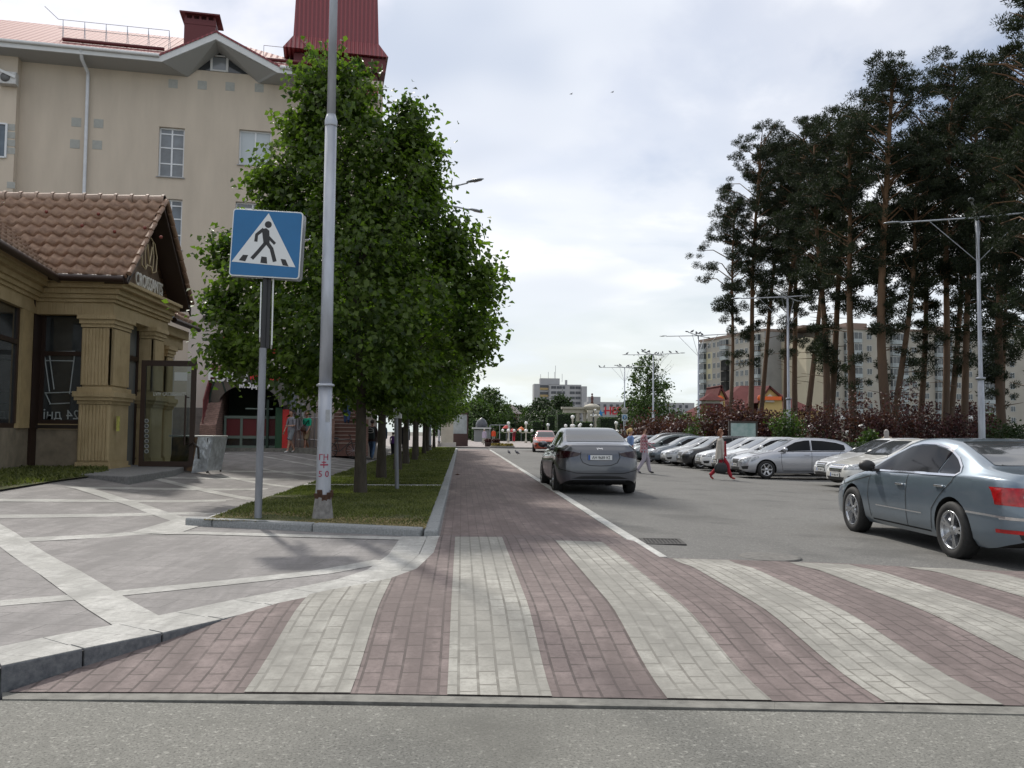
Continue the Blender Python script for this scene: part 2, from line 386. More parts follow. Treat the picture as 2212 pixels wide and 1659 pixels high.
def leafmat(name, c1, c2, trans=.35, rough=.45, vs_=1.2):
    m = bpy.data.materials.new(name); m.use_nodes = True; t = m.node_tree; b = t.nodes['Principled BSDF']
    gm = t.nodes.new('ShaderNodeNewGeometry')
    wnn = t.nodes.new('ShaderNodeTexNoise'); wnn.inputs['Scale'].default_value = vs_; wnn.inputs['Detail'].default_value = 3
    tcn = t.nodes.new('ShaderNodeTexCoord'); t.links.new(tcn.outputs['Object'], wnn.inputs['Vector'])
    ad = t.nodes.new('ShaderNodeMath'); ad.operation = 'MULTIPLY_ADD'; ad.inputs[1].default_value = .55; t.links.new(gm.outputs['Random Per Island'], ad.inputs[0])
    sb = t.nodes.new('ShaderNodeMath'); sb.operation = 'SUBTRACT'; sb.inputs[1].default_value = .3; t.links.new(wnn.outputs[0], sb.inputs[0]); t.links.new(sb.outputs[0], ad.inputs[2])
    r = t.nodes.new('ShaderNodeValToRGB'); r.color_ramp.elements[0].color = (*c1, 1); r.color_ramp.elements[1].color = (*c2, 1); r.color_ramp.elements[0].position = .12; r.color_ramp.elements[1].position = .75
    t.links.new(ad.outputs[0], r.inputs[0]); t.links.new(r.outputs[0], b.inputs['Base Color'])
    b.inputs['Roughness'].default_value = rough; b.inputs['Specular IOR Level'].default_value = .35
    if trans:
        tr = t.nodes.new('ShaderNodeBsdfTranslucent'); br = t.nodes.new('ShaderNodeMix'); br.data_type = 'RGBA'; br.blend_type = 'MULTIPLY'; br.inputs[0].default_value = 1
        t.links.new(r.outputs[0], br.inputs[6]); br.inputs[7].default_value = (1.5, 1.9, .6, 1); t.links.new(br.outputs[2], tr.inputs[0])
        mx = t.nodes.new('ShaderNodeMixShader'); mx.inputs[0].default_value = trans; t.links.new(b.outputs[0], mx.inputs[1]); t.links.new(tr.outputs[0], mx.inputs[2])
        t.links.new(mx.outputs[0], t.nodes['Material Output'].inputs[0])
    MATS[name] = m; return m

# ------------------------------------------------ ground surfaces
sheet('ground', -700, 900, -60, 2500, 8, 8, lambda x, y: -.30, mat('far_ground', (.13, .12, .10), .95, var=.3, vscale=.05, coord='Object'))
yl = G(10, 1513, 0).y; yr = G(2212, 1545, 0).y
drape('near_road', [(-40, -12), (40, -12), (40, yr-.15), (G(2212, 1545, 0).x, yr), (G(10, 1513, 0).x, yl), (-6, yl), (-40, yl)], lambda x, y: 0, ASPH_N, 0, 2.0)
# flush concrete kerb in front of the crossing
k0 = [G(x_, y_, .0) for x_, y_ in ((5, 1498), (700, 1500), (1400, 1512), (2230, 1528))]; k1 = [G(x_, y_, .0) for x_, y_ in ((5, 1513), (700, 1517), (1400, 1529), (2230, 1546))]
mb = MB()
for i in range(3):
    a, b, c, d = k1[i], k1[i+1], k0[i+1], k0[i]; L = 3
    for j in range(L):
        p = [a.lerp(b, j/L), a.lerp(b, (j+.9985)/L), d.lerp(c, (j+.9985)/L), d.lerp(c, j/L)]
        mb.prism([(q.x, q.y) for q in p], -.12, .007)
mb.build('flush_kerb', CONCR, kind='structure')
k2 = [(p.x, p.y) for p in k0]
def yk(x):
    for i in range(3):
        if x <= k2[i+1][0] or i == 2:
            t = (x-k2[i][0])/(k2[i+1][0]-k2[i][0]); return lerp(k2[i][1], k2[i+1][1], t)
ZK = .14
curve = [GF(x_, y_, lambda a, b: ZK) for x_, y_ in ((0, 1440), (180, 1402), (350, 1368), (480, 1338), (600, 1310), (720, 1285), (830, 1260), (900, 1234), (937, 1198), (952, 1163))]
curve = [(p.x, p.y) for p in curve]; curve[-1] = (-.25, 10.62)
ext = [(-9, 4.3-.0), (-4.2, 4.35), (-3.2, 4.5)]
edge = ext+curve
# crossing: red pavers, white stripes
def clipL(x):
    """y of the pavement edge at x"""
    for a, b in zip(edge, edge[1:]):
        if a[0] <= x <= b[0]: return a[1]+(b[1]-a[1])*(x-a[0])/(b[0]-a[0])
    return None
XL = curve[0][0]
fl = [(p[0], p[1]) for p in curve]
far_edge = [(9.5, 8.0), (7.4, 8.35), (5.84, 8.72), (4.22, 9.05), (2.9, 9.13), (2.22, 9.13), (2.22, 10.9), (-.22, 10.9)]
near = [(x, yk(x)-.012) for x in (-2.4, -1.5, -.5, .5, 1.5, 2.8, 4.5, 7, 9.5)]
drape('crossing', near+far_edge+fl[::-1][:-1], zc, BRICK_RED, 0, .3)
def stripe(xa, xb, yt):
    y0 = min(yk(xa), yk(xb)); ya = max(yk(xa), clipL(xa) or -9 if False else yk(xa))
    pts = [(xa, yk(xa)-.011), (xb, yk(xb)-.011), (xb, yt[1]), (xa, yt[0])]
    return pts
stripes = [(-.06, .50, (10.35, 10.33)), (1.11, 1.66, (10.05, 10.0)), (2.25, 2.86, (9.08, 9.08)), (3.5, 4.13, (9.04, 8.98)), (4.7, 5.3, (8.9, 8.8)), (5.9, 6.5, (8.65, 8.5)), (7.1, 7.7, (8.35, 8.25))]
drape('crossing_stripe', [(-1.15, yk(-1.15)-.011), (-.58, yk(-.58)-.011), (-.58, 7.46), (-.75, 7.2), (-1.0, 6.93), (-1.15, 6.72)], zc, BRICK_WHITE, .004, .25)
for xa, xb, yt in stripes: drape('crossing_stripe', stripe(xa, xb, yt), zc, BRICK_WHITE, .004, .25)
# main carriageway, cycle path, flush white kerb between them
sheet('main_road', 2.2, 16.5, 8.6, 73, 12, 40, lambda x, y: zr(x, y)-.004, ASPH)
sheet('main_road', 16.5, 17.5, 8.0, 73, 1, 8, lambda x, y: zr(x, y)-.004, ASPH)
sheet('side_road', -30, 80, 64.5, 73, 20, 2, lambda x, y: .04, ASPH)
sheet('main_road', 6, 40, 7.0, 8.62, 8, 1, lambda x, y: -.16 if x > 9 else zr(x, y)-.05, ASPH)
sheet('cycle_path', -.26, 2.06, 10.85, 64.5, 3, 60, zb, BRICK_PATH)
mb = MB()
y = 9.1
while y < 64:
    for xx in (2.06,): mb.add([(xx, y, .0), (xx+.145, y, .0), (xx+.145, y+.985, .0), (xx, y+.985, 0)]+[(xx, y, zb(xx, y)+.012), (xx+.145, y, zb(xx, y)+.012), (xx+.145, y+.985, zb(xx, y)+.012), (xx, y+.985, zb(xx, y)+.012)], [(4, 5, 6, 7), (0, 1, 5, 4), (1, 2, 6, 5), (2, 3, 7, 6), (3, 0, 4, 7)])
    y += 1.0
KERBW = m_paver('kerb_white', (.50, .50, .475), (.56, .56, .53), (.4, .4, .38), bw=5, rh=5, ms=0, dirt=.3, bumps=.1)
mb.build('flush_kerb', KERBW, kind='structure')
# pavement on the left
pv = edge+[(-.25, 10.85), (-.28, 66), (-24, 66), (-24, 3.9)]
drape('pavement', pv, lambda x, y: zp(x, y), PAVE, 0, .8)
# kerb stones along the pavement edge (a real step)
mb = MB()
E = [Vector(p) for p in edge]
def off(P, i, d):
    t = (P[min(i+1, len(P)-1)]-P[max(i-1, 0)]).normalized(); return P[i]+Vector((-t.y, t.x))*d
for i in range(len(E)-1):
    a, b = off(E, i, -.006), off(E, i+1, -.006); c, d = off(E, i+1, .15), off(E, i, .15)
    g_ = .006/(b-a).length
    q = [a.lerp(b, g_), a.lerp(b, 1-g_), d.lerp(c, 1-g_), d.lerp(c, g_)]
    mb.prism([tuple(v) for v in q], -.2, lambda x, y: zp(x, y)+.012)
mb.build('pavement_kerb', mat('shaded_kerb_granite', (.085, .09, .10), .75, var=.3, vscale=28, bump=.25, bscale=150, col2=(.16, .165, .17)), kind='structure', bevel=.008)  # dark polished granite, deepened with the face's shade put into its colour
mb = MB(); rows = ((.158, .46, 1),)
for i in range(len(E)-1):
    a, b = off(E, i, .158), off(E, i+1, .158); c, d = off(E, i+1, .47), off(E, i, .47); g_ = .004/(b-a).length
    q = [a.lerp(b, g_), a.lerp(b, 1-g_), d.lerp(c, 1-g_), d.lerp(c, g_)]
    mb.prism([tuple(v) for v in q], 0, lambda x, y: zp(x, y)+.009)
    k = [off(E, i, .0), off(E, i+1, .0), off(E, i+1, .15), off(E, i, .15)]
mb.build('pavement_border', BAND, kind='structure')
mb = MB()
for i in range(len(E)-1):
    a, b = off(E, i, .0), off(E, i+1, .0); c, d = off(E, i+1, .148), off(E, i, .148); g_ = .008/(b-a).length
    q = [a.lerp(b, g_), a.lerp(b, 1-g_), d.lerp(c, 1-g_), d.lerp(c, g_)]
    mb.prism([tuple(v) for v in q], .1, lambda x, y: zp(x, y)+.015)
mb.build('pavement_border', BAND, kind='structure')
# bands
def pband(pts, w, offz=.004):
    P = [GF(x_, y_, zp) for x_, y_ in pts]
    drape('pavement_band', band_poly([(p.x, p.y) for p in P], w), zp, BAND, offz, .6)
pband([(0, 1304), (240, 1284), (480, 1260), (700, 1236), (830, 1212)], .24)
pband([(-160, 1060), (0, 1153), (130, 1238), (240, 1310), (330, 1362)], .33, .006)
pband([(-60, 1176), (50, 1167), (340, 1150)], .26, .005)
pband([(330, 1153), (415, 1152), (600, 1157), (940, 1166)], .26, .007)
pband([(-200, 1120), (0, 1116), (365, 1110), (470, 1109)], .28)
pband([(-200, 1084), (0, 1081), (550, 1079)], .28)
pband([(150, 1054), (600, 1056)], .28)
pband([(350, 1032), (640, 1035)], .28)
pband([(430, 1017), (690, 1020)], .28)
pband([(171, 1053), (300, 1093), (413, 1130)], .34, .006)
pband([(331, 1033), (551, 1080)], .34, .006)
pband([(470, 1027), (640, 1054)], .34, .006)
pband([(560, 1012), (730, 1034)], .34, .006)
pband([(330, 1154), (408, 1129), (440, 1118)], .55, .008)
for yy in range(1, 12):
    Y0 = 27+yy*3.1; drape('pavement_band', [(-14, Y0), (-3.7, Y0-.2), (-3.7, Y0+.08), (-14, Y0+.28)], zp, BAND, .004, 1.5)
    drape('pavement_band', band_poly([(-3.7, Y0-2), (-10.5, Y0+5)], .3), zp, BAND, .006, 1.5)
# lawns between pavement and path
def lawn(poly, name='lawn_bed'):
    return drape(name, poly, lambda x, y: zp(x, y)+.095+.03*noise.noise(Vector((x*.8, y*.8, 0)))+.012*noise.noise(Vector((x*6, y*6, 0))), SOIL, 0, .3)
lawns = [[(-3.42, 11.72), (-.44, 10.72), (-.44, 18.9), (-3.42, 18.9)], [(-3.42, 19.45), (-.44, 19.45), (-.44, 36.3), (-3.42, 36.3)], [(-3.42, 36.9), (-.44, 36.9), (-.44, 52), (-3.42, 52)], [(-3.42, 52.6), (-.44, 52.6), (-.44, 64), (-3.42, 64)]]
for L_ in lawns: lawn(L_)
for a, b in ((18.9, 19.45), (36.3, 36.9), (52, 52.6)): drape('pavement_band', [(-3.42, a), (-.44, a), (-.44, b), (-3.42, b)], zp, BAND, .10, .6)
def kerbrun(pts, wd, h, seg, name='lawn_kerb', m=GRANITE, bev=.02):
    mb = MB(); P = [Vector(p) for p in pts]
    for a, b in zip(P, P[1:]):
        L = (b-a).length; n = max(1, round(L/seg)); t = (b-a)/L; nn = Vector((-t.y, t.x))
        for i in range(n):
            p = a+t*(L*i/n+.004); q = a+t*(L*(i+1)/n-.004)
            mb.prism([tuple(p-nn*wd/2), tuple(q-nn*wd/2), tuple(q+nn*wd/2), tuple(p+nn*wd/2)], 0, lambda x, y: zp(x, y)+h)
    return mb.build(name, m, kind='structure', bevel=bev)
kerbrun([(-.36, 10.62), (-.36, 64)], .17, .085, 1.0, m=GRANITE)
kerbrun([(-3.68, 11.92), (-3.28, 11.78), (-.46, 10.72)], .17, .105, 1.25, m=GRANITE, bev=.03)
for a, b in ((11.9, 14.1), (14.4, 18.9), (19.45, 36.3), (36.9, 52), (52.6, 64)): kerbrun([(-3.52, a), (-3.52, b)], .16, .05, 1.0, m=GRAN_L, bev=.01)
# grass as one stuff object
rnd = random.Random(4)
GRASS = leafmat('grass_blade', (.045, .060, .014), (.165, .175, .055), .25, .6, 1.5)
STRAW = leafmat('dry_grass', (.22, .17, .08), (.36, .29, .15), .1, .7, 2)
def grass(polys, dens, h, name, label, dry=None, zf=None, w=.012):
    mb = MB()
    for P in polys:
        x0, x1 = min(p[0] for p in P), max(p[0] for p in P); y0, y1 = min(p[1] for p in P), max(p[1] for p in P)
        n = int(dens*(x1-x0)*(y1-y0))
        for _ in range(n):
            x, y = rnd.uniform(x0, x1), rnd.uniform(y0, y1)
            ins = all((P[(i+1) % len(P)][0]-P[i][0])*(y-P[i][1])-(P[(i+1) % len(P)][1]-P[i][1])*(x-P[i][0]) > 0 for i in range(len(P)))
            if not ins: continue
            q = noise.noise(Vector((x*1.1, y*1.1, 3)))
            d = dry(x, y) if dry else 0
            isd = rnd.random() < d+.06
            if not isd and rnd.random() < d*1.2: continue
            z = zf(x, y); hh = h*rnd.uniform(.5, 1.25)*(1+.6*q)*(.35 if isd else 1); a = rnd.uniform(0, 2*PI); ww = w*rnd.uniform(.7, 1.4); lean = rnd.uniform(.2, 1.0)*hh*(2 if isd else 1); la = rnd.uniform(0, 2*PI)
            dx, dy = math.cos(a)*ww, math.sin(a)*ww; lx, ly = math.cos(la)*lean, math.sin(la)*lean
            mb.add([(x-dx, y-dy, z), (x+dx, y+dy, z), (x+dx*.5+lx*.5, y+dy*.5+ly*.5, z+hh*.7), (x+lx, y+ly, z+hh)], [(0, 1, 2, 3)], 1 if isd else 0)
    return mb.build(name, [GRASS, STRAW], kind='stuff', label=label, cat='grass')
def dryf(x, y):
    front = 11.7-(x+3.4)*.33
    return max(0, .95-(y-front)/1.8) + max(0, .5*noise.noise(Vector((x*1.3, y*1.3, 9)))+.06)
zl = lambda x, y: zp(x, y)+.09
grass([lawns[0]], 2900, .036, 'grass', 'short mown grass of the nearest lawn bed with dry straw along its front kerb', dryf, zl, .011)
grass([lawns[1]], 800, .045, 'grass', 'mown grass of the long lawn bed under the lindens', None, zl, .02)
grass([lawns[2], lawns[3]], 260, .08, 'grass', 'mown grass of the far lawn beds beside the cycle path', None, zl, .03)
# dark lawn below the bakery
KL = [GF(x_, y_, zp) for x_, y_ in ((-250, 1100), (0, 1062), (130, 1040), (240, 1026), (222, 1008), (-250, 1000))]
KL = [(p.x, p.y) for p in KL]
o = drape('lawn_bed', KL, lambda x, y: zp(x, y)+.03, SOIL, 0, .5)
grass([KL], 420, .07, 'grass', 'shaded green grass in front of the bakery wall', None, lambda x, y: zp(x, y)+.03, .018)
# plaza, far kerb
sheet('plaza', -60, 90, 73.3, 260, 10, 10, lambda x, y: .10, PLAZA)
kb = MB(); kb.bb(-40, 60, 73.0, 73.3, -.1, .14); kb.build('plaza_kerb', mat('dark_kerb', (.12, .12, .12), .8), kind='structure')
# park soil behind the parked cars
sheet('park_ground', 17.5, 120, 8, 73, 6, 6, lambda x, y: -.02, SOIL)
sheet('park_ground', 12, 200, 73.5, 300, 6, 6, lambda x, y: .12, SOIL)
# road fittings
IRON = mat('cast_iron', (.045, .042, .04), .8, .0, var=.4, vscale=30, bump=.3)
p = GF(1430, 1170, zr); t = empty('drain_grate', (p.x, p.y, zr(p.x, p.y)+.001), R(-6), 'dark iron drain grate set in the asphalt beside the white kerb line', 'drain')
mb = MB(); mb.bb(-.26, .26, -.28, -.22, -.01, .008); mb.bb(-.26, .26, .22, .28, -.01, .008); mb.bb(-.26, -.21, -.22, .22, -.01, .008); mb.bb(.21, .26, -.22, .22, -.01, .008); mb.build('frame', IRON, t)
mb = MB()
for i in range(9): mb.bb(-.19+i*.045, -.17+i*.045, -.22, .22, -.01, .005)
mb.build('grate', IRON, t); mb = MB(); mb.bb(-.21, .21, -.22, .22, -.02, .0015); mb.build('pit', mat('pit_black', (.01, .01, .01), .9), t)
p = GF(1663, 1203, zr); t = empty('manhole', (p.x, p.y, zr(p.x, p.y)), 0, 'round manhole cover in a worn ring of asphalt near the crossing', 'manhole')
mb = MB(); mb.lathe((0, 0, 0), [(.34, -.02), (.34, .006), (.30, .007)], 28); mb.build('frame', mat('manhole_ring', (.13, .125, .115), .85, var=.3, vscale=12), t)
mb = MB(); mb.lathe((0, 0, 0), [(.295, -.02), (.295, .004), (0, .006)], 28); mb.build('lid', IRON, t)
# ------------------------------------------------ the big beige building on the left
B0 = Vector((-8.6, 40, 0)); BA = R(9.0)
BX = Vector((math.cos(BA), math.sin(BA), 0)); BN = Vector((math.sin(BA), -math.cos(BA), 0))   # along the wall / out of it
def wu(px, py, outw=0.0):
    d = ray(px, py); t = (B0+BN*outw-CAM).dot(BN)/d.dot(BN); p = CAM+d*t
    return (p-B0).dot(BX), p.z
WALL = mat('beige_render', (.53, .46, .375), .9, var=.08, vscale=1.1, bump=.25, bscale=90, detail=8, stretch=(1, 1, .22))
WALL2 = mat('pale_render', (.56, .50, .45), .9, var=.05, vscale=.6)
WHITE_T = mat('white_trim', (.62, .63, .63), .6, var=.06, vscale=2)
SOFF = mat('soffit', (.36, .37, .37), .7)
g = NG('red_sheet_roof', .35); v = g.n('ShaderNodeTexCoord').outputs['Object']
wv = g.n('ShaderNodeTexWave'); wv.inputs['Scale'].default_value = 1.6; wv.bands_direction = 'X'; wv.wave_profile = 'SIN'; g.L(v, wv.inputs['Vector'])
g.col(g.mix(g.ramp(wv.outputs[1], [(.2, 0), (.8, 1)]), (.16, .024, .028), (.26, .045, .05))); g.bump(wv.outputs[1], .9, .05); g.b.inputs['Specular IOR Level'].default_value = .6
RROOF = g.m
g = NG('sheen_sheet_roof', .72); v = g.n('ShaderNodeTexCoord').outputs['Object']
wv = g.n('ShaderNodeTexWave'); wv.inputs['Scale'].default_value = 1.1; wv.bands_direction = 'X'; g.L(v, wv.inputs['Vector'])
g.col(g.mix(g.ramp(wv.outputs[1], [(.3, 0), (.7, 1)]), (.24, .09, .085), (.33, .14, .13))); g.bump(wv.outputs[1], .8, .05); g.b.inputs['Specular IOR Level'].default_value = .3
SROOF = g.m
DKRED = mat('dark_red_metal', (.11, .02, .022), .45, .2)
GLASSD = mat('window_glass', (.10, .12, .14), .06, 0, spec=.9, var=.5, vscale=.8)
PVC = mat('white_pvc', (.68, .70, .72), .4)
GREYSQ = mat('grey_patch', (.36, .365, .34), .9, var=.08, vscale=8)
DARKF = mat('dark_frame', (.03, .022, .018), .4)

bld = empty('commercial_building', B0, BA, 'large beige rendered building with red metal roof and tower behind the bakery and lindens', 'building')
uL = -26.0; uR, _ = wu(822, 500); ue, zeL = wu(0, 118, .0); _, zeR = wu(690, 160)
zE = wu(350, 138)[1]
def hole_wall(holes, u0, u1, z0, z1, m=0):
    """front wall with openings as a grid of faces"""
    us = sorted({u0, u1, *[h[0] for h in holes], *[h[1] for h in holes]}); zs = sorted({z0, z1, *[h[2] for h in holes], *[h[3] for h in holes]})
    mb = MB()
    for i in range(len(us)-1):
        for j in range(len(zs)-1):
            cu, cz = (us[i]+us[i+1])/2, (zs[j]+zs[j+1])/2
            if any(h[0] < cu < h[1] and h[2] < cz < h[3] for h in holes): continue
            mb.add([(us[i], 0, zs[j]), (us[i+1], 0, zs[j]), (us[i+1], 0, zs[j+1]), (us[i], 0, zs[j+1])], [(0, 1, 2, 3)], m)
    for h in holes:
        a, b, c, d = h; e = .22
        mb.add([(a, 0, c), (b, 0, c), (b, 0, d), (a, 0, d), (a, e, c), (b, e, c), (b, e, d), (a, e, d)], [(0, 4, 5, 1), (1, 5, 6, 2), (2, 6, 7, 3), (3, 7, 4, 0)], m)
    return mb
def wr(px0, py0, px1, py1):
    a, b = wu(px0, py0); c, d = wu(px1, py1); return (a, c, d, b)
W = [wr(344, 273, 396, 384), wr(517, 279, 585, 360), wr(344, 428, 391, 540), wr(509, 435, 580, 520), wr(344, 585, 388, 690), wr(640, 290, 700, 365), wr(640, 445, 700, 520)]
wallm = hole_wall(W, uL, uR, -.3, zE+.15)
dep = 16.0
wallm.add([(uR, 0, -.3), (uR, dep, -.3), (uR, dep, zE), (uR, 0, zE)], [(0, 1, 2, 3)]); wallm.add([(uL, 0, -.3), (uL, dep, -.3), (uL, dep, zE), (uL, 0, zE)], [(3, 2, 1, 0)]); wallm.add([(uL, dep, -.3), (uR, dep, -.3), (uR, dep, zE), (uL, dep, zE)], [(3, 2, 1, 0)])
wallm.build('wall', WALL, bld)
def window(par, a, b, c, d, y=.16, mull=1, trans=(.62,), m=PVC, fw=.07, blind=None, gl=GLASSD, sill=True):
    mb = MB(); mb.bb(a, a+fw, y, y+.06, c, d); mb.bb(b-fw, b, y, y+.06, c, d); mb.bb(a+fw, b-fw, y, y+.06, c, c+fw); mb.bb(a+fw, b-fw, y, y+.06, d-fw, d)
    for i in range(mull):
        x = a+(b-a)*(i+1)/(mull+1); mb.bb(x-fw*.5, x+fw*.5, y-.003, y+.057, c+fw, d-fw)
    for t in trans:
        z = c+(d-c)*t; mb.bb(a+fw, b-fw, y+.004, y+.05, z-fw*.4, z+fw*.4)
    f = mb.build('window', m, par)
    q = MB(); q.bb(a+.01, b-.01, y+.03, y+.045, c+.01, d-.01); q.build('pane', gl, f)
    if sill:
        q = MB(); q.bb(a-.06, b+.06, -.07, .14, c-.05, c-.003); q.build('sill', mat('grey_sill', (.30, .30, .30), .5), f)
    return f
window(bld, *W[0], trans=(.28, .6, .88)); window(bld, *W[1], trans=(), gl=mat('blind_glass', (.42, .47, .50), .15, spec=.6)); window(bld, *W[2], trans=(.3, .62, .88)); window(bld, *W[3], trans=(.85,)); window(bld, *W[4], trans=(.3, .62)); window(bld, *W[5]); window(bld, *W[6])
for (x, y) in ((374, 181), (437, 184), (497, 187), (560, 190), (165, 264), (213, 267), (162, 311), (210, 313)):
    u, z = wu(x, y); mb = MB(); mb.bb(u-.2, u+.2, -.012, .005, z-.2, z+.2); mb.build('wall_patch', GREYSQ, bld)
# projecting bay at the far left
u1, _ = wu(40, 300); fz = wu(22, 160)[1]
mb = MB(); mb.bb(uL, u1, -.45, 0, -.3, zE+.1); mb.build('side_bay', WALL, bld)
wl = empty('x', (0, 0, 0)); bpy.data.objects.remove(wl)
a, c = wu(-40, 335, .45); b, d = wu(14, 270, .45)
mb = MB(); mb.bb(a, b, -.47, -.452, c, d); f = mb.build('window', GLASSD, bld); mb = MB(); mb.bb(b-.02, b+.06, -.52, -.45, c-.05, d+.05); mb.bb(a, b, -.52, -.45, d, d+.07); mb.bb(a, b, -.52, -.45, c-.07, c); mb.build('frame', PVC, f)
for y in (275, 292, 309, 326, 400): u, z = wu(24, y, .45); mb = MB(); mb.bb(u-.16, u+.16, -.464, -.45, z-.14, z+.14); mb.build('wall_patch', GREYSQ, bld)
u, z = wu(24, 174, .5); mb = MB(); mb.bb(u-.42, u+.3, -.85, -.48, z-.27, z+.27); ac = mb.build('air_conditioner', mat('ac_white', (.5, .5, .49), .6, var=.15, vscale=6), bld, bevel=.02)
mb = MB(); mb.lathe((u-.12, -.853, z), [(.2, 0), (.2, -.01), (0, -.012)], 16, axis=(0, 1, 0)); mb.build('fan', mat('fan_grey', (.12, .12, .12), .6), ac)
mb = MB(); ua, za = wu(0, 150, .45); ub, zb_ = wu(40, 172, .45); mb.slab([(ua-3, -.6, za+1.2), (ub, -.6, zb_), (ub, -.6, zb_-.12), (ua-3, -.6, za+1.08)], .3); mb.build('gable_trim', WHITE_T, bld)
# roof, eaves with gutter, dormer gable
ov = 1.25                                  # eave overhang
gL, gR = wu(350, 128, ov)[0], wu(600, 152, ov)[0]; gP, zP = wu(467, 70, ov)
zF0 = wu(348, 118, ov)[1]; fh = .34
rp = R(30)
def zroof(y): return zF0+(y+ov)*math.tan(rp)
yr_ = 5.0; zr_ = zroof(yr_)
uE = wu(690, 150, ov)[0]
mb = MB()
ybn = (zP-zF0)/math.tan(rp)-ov
mb.slab([(uL-1, -ov, zF0), (gL, -ov, zF0), (gP, ybn, zP), (gP, yr_, zr_), (uL-1, yr_, zr_)], .06)
mb.slab([(gR, -ov, zF0), (uE+.6, -ov, zF0), (uE-4.4, yr_, zr_), (gP, yr_, zr_), (gP, ybn, zP)], .06)
mb.slab([(uL-1, yr_, zr_), (uE-4.4, yr_, zr_), (uE+.6, dep+1, zF0), (uL-1, dep+1, zF0)], .06)
mb.slab([(uE+.6, -ov, zF0), (uE+.6, dep+1, zF0), (uE-4.4, yr_, zr_)], .06)
mb.build('roof', SROOF, bld, fix=False)
mb = MB()
for a, b in ((uL-1, gL), (gR, uE+.6)):
    mb.bb(a, b, -ov-.06, -ov-.003, zF0-fh, zF0+.02)
mb.slab([(gL, -ov-.06, zF0), (gL, -ov-.06, zF0-fh), (gP, -ov-.06, zP-fh), (gP, -ov-.06, zP)], .06)
mb.slab([(gP, -ov-.06, zP), (gP, -ov-.06, zP-fh), (gR, -ov-.06, zF0-fh), (gR, -ov-.06, zF0)], .06)
mb.build('fascia', WHITE_T, bld)
mb = MB(); mb.tube([(uL, -ov-.12, zF0-.05), (gL-.1, -ov-.12, zF0-.1)], .07, 8); mb.build('gutter', WHITE_T, bld); mb = MB(); mb.tube([(gR+.1, -ov-.12, zF0-.1), (uE+.5, -ov-.12, zF0-.13)], .07, 8); mb.build('gutter', WHITE_T, bld)
mb = MB(); zs_ = zF0-fh+.02
mb.slab([(uL-1, -ov, zs_), (gL, -ov, zs_), (gL+.9, 0, zs_-.05), (uL-1, 0, zs_-.05)], .03)
mb.slab([(gR, -ov, zs_), (uE+.5, -ov, zs_), (uE+.5, 0, zs_-.05), (gR-.9, 0, zs_-.05)], .03)
zPs = zP-fh
mb.slab([(gL, -ov, zs_), (gP, -ov, zPs), (gP, .3, zPs-.05), (gL+.9, .0, zs_-.05)], .03)
mb.slab([(gP, -ov, zPs), (gR, -ov, zs_), (gR-.9, .0, zs_-.05), (gP, .3, zPs-.05)], .03)
mb.build('soffit', SOFF, bld)
# dormer roof planes
mb = MB(); yb = (zP-zF0)/math.tan(rp)-ov
mb.slab([(gL-.15, -ov-.1, zF0-.03), (gP, -ov-.1, zP+.06), (gP, yb+.4, zP+.06)], .08); mb.slab([(gP, -ov-.1, zP+.06), (gR+.15, -ov-.1, zF0-.03), (gP, yb+.4, zP+.06)], .08)
mb.build('dormer_roof', RROOF, bld)
# triangular window under the gable
tw = [wu(388, 150), wu(470, 112), wu(556, 157)]; z0 = wu(440, 152)[1]; tl, tr = wu(388, 150)[0], wu(556, 157)[0]; tp, tz = wu(468, 112)
mb = MB(); mb.add([(tl-.6, .02, z0-.2), (tr+.6, .02, z0-.2), (tp+.0, .02, tz+1.0)], [(0, 1, 2)]); mb.build('gable_wall', SOFF, bld)
mb = MB(); mb.slab([(tl, -.02, z0), (tr, -.02, z0), (tp, -.02, tz)], .03); tw_ = mb.build('window', mat('gable_glass', (.03, .035, .04), .08, spec=.8), bld)
mb = MB(); ml, mr = wu(457, 150)[0], wu(491, 150)[0]
mb.bb(ml-.05, ml+.05, -.07, -.02, z0, z0+(tz-z0)*.86); mb.bb(mr-.05, mr+.05, -.07, -.02, z0, z0+(tz-z0)*.78); mb.bb(ml, mr, -.068, -.022, z0+(tz-z0)*.74, z0+(tz-z0)*.81); mb.bb(ml, mr, -.068, -.022, z0, z0+.07); mb.build('frame', WHITE_T, tw_)
q = MB(); q.bb(ml+.05, mr-.05, -.045, -.03, z0+.07, z0+(tz-z0)*.7); q.build('pane', mat('grey_pane', (.2, .22, .24), .1, spec=.8), tw_)
# chimney
cy_y = 1.2; c0 = wu(398, 78, -cy_y); c1_ = wu(466, 78, -cy_y); ct = wu(430, 28, -cy_y)[1]
mb = MB(); mb.bb(c0[0], c1_[0], cy_y-.1, cy_y+1.1, zF0, ct-.35); mb.bb(c0[0]-.02, c1_[0]+.02, cy_y-.12, cy_y+1.12, ct-.62, ct-.5)
for i in range(5):
    x = lerp(c0[0]+.06, c1_[0]-.06, i/4); mb.bb(x-.05, x+.05, cy_y-.08, cy_y+.0, ct-.35, ct-.1)
mb.build('chimney', DKRED, bld)
mb = MB(); mb.slab([(c0[0]-.2, cy_y-.3, ct-.1), (c1_[0]+.2, cy_y-.3, ct-.1), (c1_[0]+.2, cy_y+1.3, ct-.1), (c0[0]-.2, cy_y+1.3, ct-.1)], .07); mb.build('chimney_cap', DKRED, bld)
